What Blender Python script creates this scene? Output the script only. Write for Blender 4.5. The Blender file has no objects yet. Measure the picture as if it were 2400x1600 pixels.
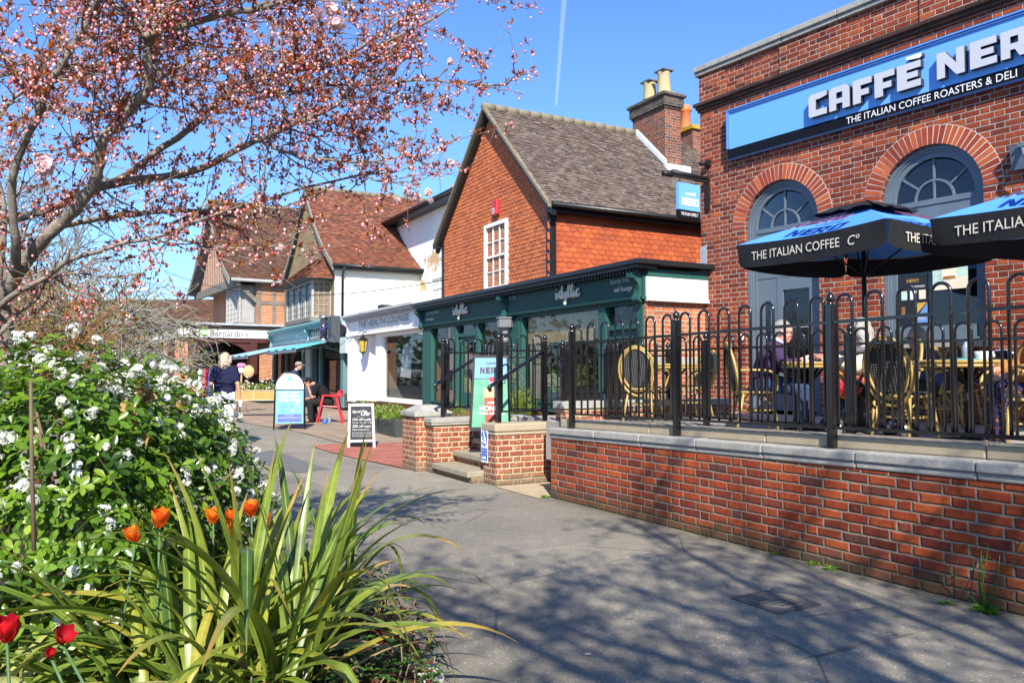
import bpy, bmesh, math, random
from math import radians as R_, sin, cos, pi, sqrt, floor
from mathutils import Vector, Matrix
rng = random.Random(11)
U = rng.uniform
scn = bpy.context.scene
COL = scn.collection

# ---------------------------------------------------------------- camera
F_PX, CAM_H = 1867.0, 1.5
PITCH = math.atan(70 / F_PX)
cam_d = bpy.data.cameras.new("camera")
cam_d.sensor_width = 36.0
cam_d.lens = 36.0 * F_PX / 2400
cam_d.clip_start, cam_d.clip_end = 0.05, 6000
cam = bpy.data.objects.new("camera", cam_d)
COL.objects.link(cam)
cam.location = (0, 0, CAM_H)
cam.rotation_euler = (pi / 2 + PITCH, 0, 0)
scn.camera = cam

# ---------------------------------------------------------------- sky and sun
SUN_EL = R_(37.5)
SUN_AZ = Vector((0.07, -0.998))          # horizontal direction towards the sun (behind the camera, a little right)
SUN_AZ.normalize()
world = bpy.data.worlds.new("World")
scn.world = world
world.use_nodes = True
wn, wl = world.node_tree.nodes, world.node_tree.links
sky = wn.new("ShaderNodeTexSky")
sky.sky_type = 'NISHITA'
sky.sun_disc = False
sky.sun_elevation = SUN_EL
sky.sun_rotation = math.atan2(SUN_AZ.x, SUN_AZ.y)
sky.altitude = 0
sky.air_density = 1.0
sky.dust_density = 0.35
sky.ozone_density = 3.0
bg = wn["Background"]
bg.inputs["Strength"].default_value = 0.115
tint = wn.new("ShaderNodeMix"); tint.data_type = 'RGBA'; tint.blend_type = 'MULTIPLY'; tint.inputs[0].default_value = 1
tint.inputs[7].default_value = (.62, .86, 1.20, 1)       # deep clear spring sky
wl.new(sky.outputs[0], tint.inputs[6]); wl.new(tint.outputs[2], bg.inputs["Color"])
sun_d = bpy.data.lights.new("sun", 'SUN')
sun_d.energy = 5.0
sun_d.angle = R_(0.55)
sun_d.color = (1.0, 0.93, 0.81)
sun = bpy.data.objects.new("sun", sun_d)
COL.objects.link(sun)
SUN_DIR = Vector((SUN_AZ.x * cos(SUN_EL), SUN_AZ.y * cos(SUN_EL), sin(SUN_EL)))
sun.rotation_euler = SUN_DIR.to_track_quat('Z', 'Y').to_euler()
vs = scn.view_settings
vs.view_transform, vs.look, vs.exposure, vs.gamma = 'Standard', 'None', 0.92, 1.0
vs.use_curve_mapping = False
scn.cycles.max_bounces = 8
scn.cycles.transparent_max_bounces = 24
scn.cycles.use_denoising = True

# ---------------------------------------------------------------- measuring helpers: rays, and the frames the facades lie in
_cp, _sp = cos(PITCH), sin(PITCH)
def ray(px, py):
    a, b = (px - 1200) / F_PX, (800 - py) / F_PX
    return Vector((a, _cp - b * _sp, _sp + b * _cp))
def at(px, py, y):                        # the point seen at a picture position, y metres ahead
    r = ray(px, py)
    return Vector((0, 0, CAM_H)) + r * (y / r.y)
def on_z(px, py, z):
    r = ray(px, py)
    return Vector((0, 0, CAM_H)) + r * ((z - CAM_H) / r.z)
class Fr:
    def __init__(s, o, u, flip=1):
        s.o = Vector((o[0], o[1], 0)); s.u = Vector((u[0], u[1], 0)).normalized()
        s.v = Vector((s.u.y * flip, -s.u.x * flip, 0))
    def P(s, a, d, z): return s.o + s.u * a + s.v * d + Vector((0, 0, z))
    def rot(s): return math.atan2(s.u.y, s.u.x)
S = Fr((2.12, 12.8), (-.541, 1))          # the street of shops: a runs away from us, d into the buildings
N = Fr((3.2, 13.4), (.686, -1), -1)       # the cafe: a runs towards us along its front, d into the building
W = Fr((.466, 9.56), (.578, -1), -1)      # the retaining wall and its railings
_b0 = S.P(29.2, -.57, 0)
B = Fr((_b0.x, _b0.y), (-.537, .843))     # the half-timbered corner building

# ---------------------------------------------------------------- node helper
def lin(c):
    if isinstance(c, str):
        c = [int(c[i:i + 2], 16) / 255 for i in (1, 3, 5)]
        c = [v / 12.92 if v <= .04045 else ((v + .055) / 1.055) ** 2.4 for v in c]
    return (c[0], c[1], c[2], 1)
class G:
    def __init__(s, name):
        s.m = bpy.data.materials.new(name); s.m.use_nodes = True
        s.nt = s.m.node_tree; s.n = s.nt.nodes; s.l = s.nt.links
        s.bsdf = s.n["Principled BSDF"]; s.out = s.n["Material Output"]
    def set(s, sock, v):
        if isinstance(v, (int, float)): sock.default_value = v
        elif isinstance(v, (tuple, list)): sock.default_value = v
        else: s.l.new(v, sock)
    def math(s, op, a, b=0, c=0):
        n = s.n.new("ShaderNodeMath"); n.operation = op
        s.set(n.inputs[0], a); s.set(n.inputs[1], b); s.set(n.inputs[2], c)
        return n.outputs[0]
    def uv(s): return s.n.new("ShaderNodeUVMap").outputs[0]
    def obj(s): return s.n.new("ShaderNodeTexCoord").outputs["Object"]
    def pos(s): return s.n.new("ShaderNodeNewGeometry").outputs["Position"]
    def attr(s, a="rnd"):
        n = s.n.new("ShaderNodeAttribute"); n.attribute_name = a; return n.outputs["Fac"]
    def noise(s, vec, scale, detail=4, rough=.6, out="Fac"):
        n = s.n.new("ShaderNodeTexNoise"); s.l.new(vec, n.inputs["Vector"])
        n.inputs["Scale"].default_value = scale; n.inputs["Detail"].default_value = detail
        n.inputs["Roughness"].default_value = rough
        return n.outputs[out]
    def vor(s, vec, scale, out="Distance", feature='F1'):
        n = s.n.new("ShaderNodeTexVoronoi"); n.feature = feature; s.l.new(vec, n.inputs["Vector"])
        n.inputs["Scale"].default_value = scale; return n.outputs[out]
    def white(s, vec, out="Value"):
        n = s.n.new("ShaderNodeTexWhiteNoise"); n.noise_dimensions = '3D'; s.l.new(vec, n.inputs["Vector"]); return n.outputs[out]
    def sep(s, v):
        n = s.n.new("ShaderNodeSeparateXYZ"); s.l.new(v, n.inputs[0]); return n.outputs
    def comb(s, x, y, z=0):
        n = s.n.new("ShaderNodeCombineXYZ")
        for i, q in enumerate((x, y, z)): s.set(n.inputs[i], q)
        return n.outputs[0]
    def vmul(s, v, k):
        n = s.n.new("ShaderNodeVectorMath"); n.operation = 'MULTIPLY'; s.l.new(v, n.inputs[0]); n.inputs[1].default_value = k
        return n.outputs[0]
    def ramp(s, f, stops, interp='LINEAR'):
        n = s.n.new("ShaderNodeValToRGB"); n.color_ramp.interpolation = interp
        e = n.color_ramp.elements
        while len(e) < len(stops): e.new(.5)
        for q, (p, c) in zip(e, stops): q.position = p; q.color = lin(c) if len(c) != 4 else c
        s.set(n.inputs[0], f); return n.outputs[0]
    def mapr(s, f, a, b, c=0, d=1):
        n = s.n.new("ShaderNodeMapRange"); n.clamp = True
        s.set(n.inputs[0], f)
        for i, q in enumerate((a, b, c, d)): n.inputs[i + 1].default_value = q
        return n.outputs[0]
    def mix(s, f, a, b, blend='MIX'):
        n = s.n.new("ShaderNodeMix"); n.data_type = 'RGBA'; n.blend_type = blend
        s.set(n.inputs[0], f); s.set(n.inputs[6], a); s.set(n.inputs[7], b)
        return n.outputs[2]
    def bump(s, h, strength=.5, dist=.01, base=None):
        n = s.n.new("ShaderNodeBump"); s.l.new(h, n.inputs["Height"])
        n.inputs["Strength"].default_value = strength; n.inputs["Distance"].default_value = dist
        if base is not None: s.l.new(base, n.inputs["Normal"])
        s.l.new(n.outputs[0], s.bsdf.inputs["Normal"]); return n.outputs[0]
    def fin(s, col=None, rough=None, spec=None, metal=None, **kw):
        I = s.bsdf.inputs
        if col is not None: s.set(I["Base Color"], lin(col) if isinstance(col, str) else col)
        if rough is not None: s.set(I["Roughness"], rough)
        if spec is not None: s.set(I["Specular IOR Level"], spec)
        if metal is not None: s.set(I["Metallic"], metal)
        for k, v in kw.items(): s.set(I[k.replace("_", " ")], v)
        return s.m
MC = {}
def plain(name, col, rough=.6, var=.25, scale=6, spec=.5, metal=0, bump=.0, bscale=60, dirt=None, coat=0):
    """painted, plastic, cloth or stone surface: a base colour broken up by noise, optional dirt colour and bump"""
    if name in MC: return MC[name]
    g = G(name); o = g.obj(); c = lin(col)
    n1 = g.noise(o, scale, 6, .65); n2 = g.noise(o, scale * 7.3, 3, .6)
    f = g.math('ADD', g.math('MULTIPLY', n1, .7), g.math('MULTIPLY', n2, .3))
    lo = tuple(v * (1 - var) for v in c[:3]) + (1,); hi = tuple(min(1, v * (1 + var)) for v in c[:3]) + (1,)
    k = g.ramp(f, [(.3, lo), (.7, hi)])
    if dirt: k = g.mix(g.mapr(n1, .52, .72, 0, .75), k, lin(dirt))
    if bump: g.bump(g.noise(o, bscale, 5, .6), bump, .004)
    g.fin(k, g.mapr(n2, .3, .7, max(.02, rough - .08), min(1, rough + .08)), spec, metal)
    if coat: g.bsdf.inputs["Coat Weight"].default_value = coat; g.bsdf.inputs["Coat Roughness"].default_value = .05
    MC[name] = g.m
    return g.m
def brick(name, cols, mortar, k=1, bl=.225, bh=.075, joint=.0055, relief=.7, dirt=None, wob=.006, scale_dark=.35, foot=None):
    """bond of k stretchers and one header per row (k=0: stretchers only); colours per brick, worn arrises, mortar"""
    if name in MC: return MC[name]
    g = G(name); uv = g.uv()
    nz = g.noise(uv, 9, 3, .6, "Color")
    sx = g.sep(nz); s0 = g.sep(uv)
    u = g.math('ADD', s0[0], g.math('MULTIPLY', g.math('SUBTRACT', sx[0], .5), wob * 2))
    v = g.math('ADD', s0[1], g.math('MULTIPLY', g.math('SUBTRACT', sx[1], .5), wob * 1.6))
    row = g.math('FLOOR', g.math('DIVIDE', v, bh))
    fv = g.math('SUBTRACT', v, g.math('MULTIPLY', row, bh))
    hl = bl / 2 if k else 0
    P = hl + bl * max(k, 1)
    x = g.math('ADD', u, g.math('ADD', g.math('MULTIPLY', g.math('MODULO', row, 2), P / 2), 100 * P))
    cell = g.math('FLOOR', g.math('DIVIDE', x, P))
    xm = g.math('SUBTRACT', x, g.math('MULTIPLY', cell, P))
    if k:
        h = g.math('LESS_THAN', xm, hl)
        xs = g.math('SUBTRACT', xm, hl)
        kk = g.math('FLOOR', g.math('DIVIDE', xs, bl))
        xr = g.math('SUBTRACT', xs, g.math('MULTIPLY', kk, bl))
        ih = g.math('SUBTRACT', 1, h)
        fx = g.math('ADD', g.math('MULTIPLY', h, xm), g.math('MULTIPLY', ih, xr))
        ln = g.math('ADD', g.math('MULTIPLY', h, hl), g.math('MULTIPLY', ih, bl))
        idx = g.math('ADD', g.math('MULTIPLY', cell, 7), g.math('MULTIPLY', ih, g.math('ADD', kk, 1)))
    else:
        fx, ln, idx = xm, bl, cell
    dx = g.math('MINIMUM', fx, g.math('SUBTRACT', ln, fx))
    dv = g.math('MINIMUM', fv, g.math('SUBTRACT', bh, fv))
    edge = g.math('ADD', g.math('MINIMUM', dx, dv), g.math('MULTIPLY', g.math('SUBTRACT', g.noise(uv, 60, 3, .6), .5), .005))
    edge = g.math('SUBTRACT', edge, g.math('MULTIPLY', g.mapr(g.noise(uv, 3.5, 4, .7), .45, .75), .004))
    mask = g.mapr(edge, joint * .55, joint * 1.45)
    idv = g.comb(idx, row, 3.1)
    rv = g.white(idv)
    col = g.ramp(rv, [(i / max(1, len(cols) - 1), c) for i, c in enumerate(cols)])
    mot = g.noise(uv, 22, 5, .7)
    col = g.mix(1, col, g.ramp(mot, [(.25, (.62, .58, .56)), (.55, (1, 1, 1)), (.8, (1.25, 1.18, 1.1))]), 'MULTIPLY')
    fine = g.noise(uv, 170, 3, .7)
    col = g.mix(1, col, g.ramp(fine, [(.3, (.8, .8, .8)), (.7, (1.15, 1.15, 1.15))]), 'MULTIPLY')
    big = g.noise(uv, .9, 4, .6)
    col = g.mix(1, col, g.ramp(big, [(.3, (1 - scale_dark,) * 3), (.65, (1.05, 1.05, 1.05))]), 'MULTIPLY')
    mcol = g.mix(1, lin(mortar), g.ramp(g.noise(uv, 30, 4, .7), [(.25, (.6, .58, .55)), (.75, (1.15, 1.15, 1.15))]), 'MULTIPLY')
    if dirt:                                        # pale salts / lime over the faces
        dm = g.mapr(g.math('MULTIPLY', g.noise(uv, 6, 6, .75), g.noise(uv, 45, 4, .75)), .30, .40, 0, .8)
        col = g.mix(dm, col, lin(dirt))
    ends = g.mapr(g.noise(g.vmul(uv, (5, 1.2, 1)), 3, 3, .7), .52, .75, 0, .55)      # burnt and sooted ends
    col = g.mix(ends, col, g.mix(1, col, lin((.42, .36, .36)), 'MULTIPLY'))
    k2 = g.mix(mask, mcol, col)
    smear = g.math('MULTIPLY', g.mapr(g.noise(uv, 13, 5, .75), .60, .70), g.mapr(g.noise(uv, 2.1, 3, .6), .5, .62, 0, .75))
    k2 = g.mix(smear, k2, mcol)
    if foot:                                        # damp and algae low down, soot streaks from the coping
        zz = g.sep(g.pos())[2]; nn = g.noise(g.pos(), 5, 5, .7)
        k2 = g.mix(g.mapr(g.math('SUBTRACT', g.math('MULTIPLY', nn, .42), zz), .0, .16, 0, .75), k2, lin(foot))
        stv = g.noise(g.vmul(uv, (7, .5, 1)), 2.2, 4, .65)
        k2 = g.mix(g.math('MULTIPLY', g.mapr(stv, .55, .70, 0, .6), g.mapr(zz, .35, .75)), k2, g.mix(1, k2, lin((.36, .34, .33)), 'MULTIPLY'))
    hgt = g.math('ADD', g.math('MULTIPLY', g.mapr(edge, joint * .5, joint * 2.2), 1.0), g.math('MULTIPLY', mot, .35))
    hgt = g.math('ADD', hgt, g.math('ADD', g.math('MULTIPLY', fine, .18), g.math('MULTIPLY', rv, .25)))
    g.bump(hgt, relief, .011)
    g.fin(k2, g.mapr(fine, .2, .8, .78, .95), .25)
    MC[name] = g.m
    return g.m
def tiles(name, cols, moss=None, moss_amt=.5, rough=.85, white=None):
    """clay tiles: every tile is a modelled face set with its own random number; lichen in patches"""
    if name in MC: return MC[name]
    g = G(name); r = g.attr(); o = g.obj()
    col = g.ramp(r, [(i / (len(cols) - 1), c) for i, c in enumerate(cols)])
    n = g.noise(o, 25, 5, .7)
    col = g.mix(1, col, g.ramp(n, [(.25, (.65, .65, .65)), (.75, (1.2, 1.2, 1.2))]), 'MULTIPLY')
    if moss: col = g.mix(g.mapr(g.noise(o, 3.2, 6, .75), .5, .66, 0, moss_amt), col, lin(moss))
    if white: col = g.mix(g.mapr(g.noise(o, 17, 4, .7), .62, .68, 0, .75), col, lin(white))
    g.bump(n, .35, .006); g.fin(col, rough, .2)
    MC[name] = g.m
    return g.m
def leafm(name, cols, rough=.4, trans=.3, tcol=None, coat=0.0, vein=False, spec=.4):
    """leaf: colour per leaf, part of the light passes through"""
    if name in MC: return MC[name]
    g = G(name); r = g.attr()
    col = g.ramp(r, [(i / (len(cols) - 1), c) for i, c in enumerate(cols)])
    col = g.mix(1, col, g.ramp(g.noise(g.obj(), 30, 3, .6), [(.3, (.8, .8, .8)), (.7, (1.15, 1.15, 1.15))]), 'MULTIPLY')
    if vein:
        uvx = g.sep(g.uv())
        md = g.math('ABSOLUTE', g.math('SUBTRACT', uvx[0], .5))
        col = g.mix(g.mapr(md, .02, .09, .55, 0), col, lin((.42, .46, .14)))
        st = g.noise(g.comb(g.math('MULTIPLY', uvx[0], 30), uvx[1], r), 2, 2, .5)
        col = g.mix(1, col, g.ramp(st, [(.3, (.78, .8, .8)), (.7, (1.2, 1.15, 1.05))]), 'MULTIPLY')
        col = g.mix(g.mapr(g.math('ADD', uvx[1], g.math('MULTIPLY', r, .25)), .93, 1.12, 0, .9), col, lin((.34, .20, .05)))
        g.bump(g.math('MULTIPLY', st, 1.0), .3, .002)
    g.fin(col, rough, spec)
    if coat: g.bsdf.inputs["Coat Weight"].default_value = coat; g.bsdf.inputs["Coat Roughness"].default_value = .25
    t = g.n.new("ShaderNodeBsdfTranslucent"); mx = g.n.new("ShaderNodeMixShader"); mx.inputs[0].default_value = trans
    tc = g.mix(1, col, lin(tcol or (1.5, 1.5, .8)), 'MULTIPLY')
    g.l.new(tc, t.inputs[0]); g.l.new(g.bsdf.outputs[0], mx.inputs[1]); g.l.new(t.outputs[0], mx.inputs[2])
    g.l.new(mx.outputs[0], g.out.inputs[0])
    MC[name] = g.m
    return g.m
def glassm(name, tint=(.75, .8, .8), refl=.1, see=.75, dark=(.02, .022, .024)):
    """window glass: part see-through, part mirror, the mirror stronger at a glancing angle, slightly wavy"""
    if name in MC: return MC[name]
    g = G(name)
    fr = g.n.new("ShaderNodeLayerWeight"); fr.inputs[0].default_value = .35
    gl = g.n.new("ShaderNodeBsdfGlossy"); gl.inputs["Roughness"].default_value = .015
    bp = g.n.new("ShaderNodeBump"); bp.inputs["Strength"].default_value = .04; bp.inputs["Distance"].default_value = .02
    g.l.new(g.noise(g.obj(), 1.6, 2, .5), bp.inputs["Height"]); g.l.new(bp.outputs[0], gl.inputs["Normal"])
    tr = g.n.new("ShaderNodeBsdfTransparent"); tr.inputs[0].default_value = lin(tint)
    df = g.n.new("ShaderNodeBsdfDiffuse"); df.inputs[0].default_value = lin(dark)
    m1 = g.n.new("ShaderNodeMixShader"); m1.inputs[0].default_value = see
    g.l.new(df.outputs[0], m1.inputs[1]); g.l.new(tr.outputs[0], m1.inputs[2])
    m2 = g.n.new("ShaderNodeMixShader")
    g.l.new(g.math('ADD', g.math('MULTIPLY', fr.outputs["Fresnel"], .5), refl), m2.inputs[0])
    g.l.new(m1.outputs[0], m2.inputs[1]); g.l.new(gl.outputs[0], m2.inputs[2])
    g.l.new(m2.outputs[0], g.out.inputs[0])
    MC[name] = g.m
    return g.m

# ---------------------------------------------------------------- mesh builder
class MB:
    def __init__(s): s.v, s.f, s.mi, s.sm, s.r, s.uvs, s.cur, s.rn = [], [], [], [], [], {}, 0, 0.0
    def add(s, vs, fs, smooth=False, rnd=None, uv=None):
        b = len(s.v); s.v.extend([tuple(p) for p in vs])
        for i, f in enumerate(fs):
            if uv is not None: s.uvs[len(s.f)] = [uv[q] for q in f]
            s.f.append(tuple(b + q for q in f)); s.mi.append(s.cur); s.sm.append(smooth); s.r.append(s.rn if rnd is None else rnd)
    def hexa(s, p, rnd=None):             # eight corners: bottom ring then top ring
        s.add(p, [(3, 2, 1, 0), (4, 5, 6, 7), (0, 1, 5, 4), (1, 2, 6, 5), (2, 3, 7, 6), (3, 0, 4, 7)], rnd=rnd)
    def box(s, c, d, rz=0, rnd=None):     # centre of the base, size
        ca, sa = cos(rz), sin(rz); x, y, z = d[0] / 2, d[1] / 2, d[2]
        q = [(-x, -y), (x, -y), (x, y), (-x, y)]
        s.hexa([(c[0] + a * ca - b * sa, c[1] + a * sa + b * ca, c[2] + h) for h in (0, z) for a, b in q], rnd)
    def fb(s, fr, a0, a1, d0, d1, z0, z1, rnd=None):   # box in a frame
        q = [(a0, d0), (a1, d0), (a1, d1), (a0, d1)]
        p = [fr.P(a, d, z) for z in (z0, z1) for a, d in q]
        s.hexa(p, rnd)
    def quad(s, a, b, c, d, rnd=None): s.add([a, b, c, d], [(0, 1, 2, 3)], rnd=rnd)
    def prism(s, pts, vec, rnd=None):     # polygon extruded along vec
        n = len(pts); vec = Vector(vec); a = [Vector(p) for p in pts]
        s.add(a + [p + vec for p in a], [tuple(range(n))[::-1], tuple(range(n, 2 * n))] + [(i, (i + 1) % n, n + (i + 1) % n, n + i) for i in range(n)], rnd=rnd)
    def tube(s, pts, r, n=8, cap=True, rnd=None, smooth=True, flat=1.0):
        pts = [Vector(p) for p in pts]; m = len(pts)
        rr = r if isinstance(r, (list, tuple)) else [r] * m
        t0 = (pts[1] - pts[0]).normalized()
        nrm = t0.orthogonal().normalized()
        if abs(t0.z) < .99: nrm = (Vector((0, 0, 1)) - t0 * t0.z).normalized()
        vs = []
        for i in range(m):
            t = (pts[min(i + 1, m - 1)] - pts[max(i - 1, 0)])
            t = t.normalized() if t.length > 1e-9 else t0
            nrm = (nrm - t * nrm.dot(t));  nrm = nrm.normalized() if nrm.length > 1e-6 else t.orthogonal().normalized()
            bi = t.cross(nrm)
            for k in range(n):
                a = 2 * pi * k / n
                vs.append(pts[i] + (nrm * cos(a) * flat + bi * sin(a)) * rr[i])
        fs = [(i * n + k, i * n + (k + 1) % n, (i + 1) * n + (k + 1) % n, (i + 1) * n + k) for i in range(m - 1) for k in range(n)]
        if cap: fs += [tuple(range(n))[::-1], tuple(range((m - 1) * n, m * n))]
        s.add(vs, fs, smooth, rnd)
    def lathe(s, prof, c=(0, 0, 0), n=16, axis=None, smooth=True, rnd=None):   # profile of (radius, height)
        c = Vector(c); vs = []
        ax = Vector(axis).normalized() if axis else Vector((0, 0, 1)); e1 = ax.orthogonal().normalized(); e2 = ax.cross(e1)
        for r, h in prof:
            for k in range(n):
                a = 2 * pi * k / n; vs.append(c + ax * h + (e1 * cos(a) + e2 * sin(a)) * r)
        m = len(prof)
        fs = [(i * n + k, i * n + (k + 1) % n, (i + 1) * n + (k + 1) % n, (i + 1) * n + k) for i in range(m - 1) for k in range(n)]
        fs += [tuple(range(n))[::-1], tuple(range((m - 1) * n, m * n))]
        s.add(vs, fs, smooth, rnd)
    def ball(s, c, r, nu=10, nv=6, rnd=None, sc=(1, 1, 1)):
        vs = [(c[0], c[1], c[2] - r * sc[2])]
        for i in range(1, nv):
            t = -pi / 2 + pi * i / nv
            for k in range(nu):
                a = 2 * pi * k / nu
                vs.append((c[0] + r * sc[0] * cos(t) * cos(a), c[1] + r * sc[1] * cos(t) * sin(a), c[2] + r * sc[2] * sin(t)))
        vs.append((c[0], c[1], c[2] + r * sc[2])); L = len(vs) - 1
        fs = [(0, 1 + (k + 1) % nu, 1 + k) for k in range(nu)]
        for i in range(nv - 2):
            fs += [(1 + i * nu + k, 1 + i * nu + (k + 1) % nu, 1 + (i + 1) * nu + (k + 1) % nu, 1 + (i + 1) * nu + k) for k in range(nu)]
        b = 1 + (nv - 2) * nu
        fs += [(b + k, b + (k + 1) % nu, L) for k in range(nu)]
        s.add(vs, fs, True, rnd)
    def build(s, name, mat, parent=None, loc=None):
        me = bpy.data.meshes.new(name)
        me.from_pydata(s.v, [], s.f)
        for m in (mat if isinstance(mat, (list, tuple)) else [mat]): me.materials.append(m)
        nf = len(s.f)
        me.polygons.foreach_set("material_index", s.mi); me.polygons.foreach_set("use_smooth", s.sm)
        at_ = me.attributes.new("rnd", 'FLOAT', 'FACE'); at_.data.foreach_set("value", s.r)
        uvl = me.uv_layers.new(name="UVMap"); flat = []
        me.update()
        for i, p in enumerate(me.polygons):
            if i in s.uvs:
                for q in s.uvs[i]: flat.extend(q)
                continue
            n = p.normal
            if abs(n.z) > .93: t, b = (1, 0, 0), (0, 1, 0)
            else:
                h = sqrt(n.x * n.x + n.y * n.y) or 1
                t = (-n.y / h, n.x / h, 0)
                b = (-n.z * t[1], n.z * t[0], n.x * t[1] - n.y * t[0])
            for vi in p.vertices:
                v = s.v[vi]
                flat.append(v[0] * t[0] + v[1] * t[1]); flat.append(v[0] * b[0] + v[1] * b[1] + v[2] * b[2])
        uvl.data.foreach_set("uv", flat)
        o = bpy.data.objects.new(name, me); COL.objects.link(o)
        if loc is not None: o.location = loc
        if parent is not None:
            o.parent = parent
            if loc is None: o.matrix_parent_inverse = MATI.get(parent.name, Matrix())
        return o
MATI = {}
def thing(name, label, cat, loc=(0, 0, 0), rz=0, group=None):
    """an Empty at the base of a thing; parts built in world space keep their place"""
    o = bpy.data.objects.new(name, None); COL.objects.link(o)
    o.location = loc; o.rotation_euler = (0, 0, rz); o.empty_display_size = .2
    o['label'] = label; o['category'] = cat
    if group: o['group'] = group
    MATI[o.name] = (Matrix.Translation(loc) @ Matrix.Rotation(rz, 4, 'Z')).inverted()
    return o
def tag(o, label, cat, group=None, kind=None):
    if label: o['label'] = label
    if cat: o['category'] = cat
    if group: o['group'] = group
    if kind: o['kind'] = kind
    return o
def struct(o): o['kind'] = 'structure'; return o
def copy_tree(o, parent=None):
    c = o.copy(); COL.objects.link(c)
    if parent is not None: c.parent = parent
    for ch in list(o.children): copy_tree(ch, c)
    return c
def local(fr_o, rz):                      # frame for building straight in world space at a spot, turned by rz
    return Fr((fr_o[0], fr_o[1]), (cos(rz), sin(rz)), -1)

# ---------------------------------------------------------------- lettering (the built-in typeface, fitted to a measured box)
def text(s, o, right, up, w, h, mat, parent, name="lettering", ext=.003, shear=0, spacing=1.0, bold=0.0, out=None):
    cu = bpy.data.curves.new(name, 'FONT'); cu.body = s; cu.extrude = 0; cu.shear = shear
    cu.space_character = spacing; cu.offset = bold; cu.resolution_u = 3; cu.space_line = .95
    ob = bpy.data.objects.new("t", cu); COL.objects.link(ob)
    dg = bpy.context.evaluated_depsgraph_get()
    me = bpy.data.meshes.new_from_object(ob.evaluated_get(dg))
    bpy.data.objects.remove(ob); bpy.data.curves.remove(cu)
    vs = [v.co.copy() for v in me.vertices]; fs = [tuple(p.vertices) for p in me.polygons]
    bpy.data.meshes.remove(me)
    x0, x1 = min(v.x for v in vs), max(v.x for v in vs); y0, y1 = min(v.y for v in vs), max(v.y for v in vs)
    right, up = Vector(right).normalized(), Vector(up).normalized(); nrm = right.cross(up)
    o = Vector(o); m = MB()
    if w is None: w = (x1 - x0) / (y1 - y0) * h
    P = [o + right * ((v.x - x0) / (x1 - x0) * w) + up * ((v.y - y0) / (y1 - y0) * h) + nrm * ext for v in vs]
    m.add(P, fs)
    return m.build(name, mat, parent)
def strokes(m, lines, o, right, up, sx, sy, r, ext=0.0):   # handwriting: poly-lines swept as thin rods
    right, up = Vector(right).normalized(), Vector(up).normalized(); nrm = right.cross(up); o = Vector(o)
    for L in lines:
        m.tube([o + right * (x * sx) + up * (y * sy) + nrm * ext for x, y in L], r, 5, flat=1)
def smooth_path(p, n=5):                  # Catmull-Rom through points of any dimension
    out = []
    for i in range(len(p) - 1):
        a, b, c, d = p[max(i - 1, 0)], p[i], p[i + 1], p[min(i + 2, len(p) - 1)]
        for k in range(n):
            t = k / n
            out.append(tuple(.5 * (2 * b[j] + (c[j] - a[j]) * t + (2 * a[j] - 5 * b[j] + 4 * c[j] - d[j]) * t * t + (3 * b[j] - a[j] - 3 * c[j] + d[j]) * t ** 3) for j in range(len(b))))
    out.append(tuple(p[-1])); return out
Z = Vector((0, 0, 1))
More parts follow.
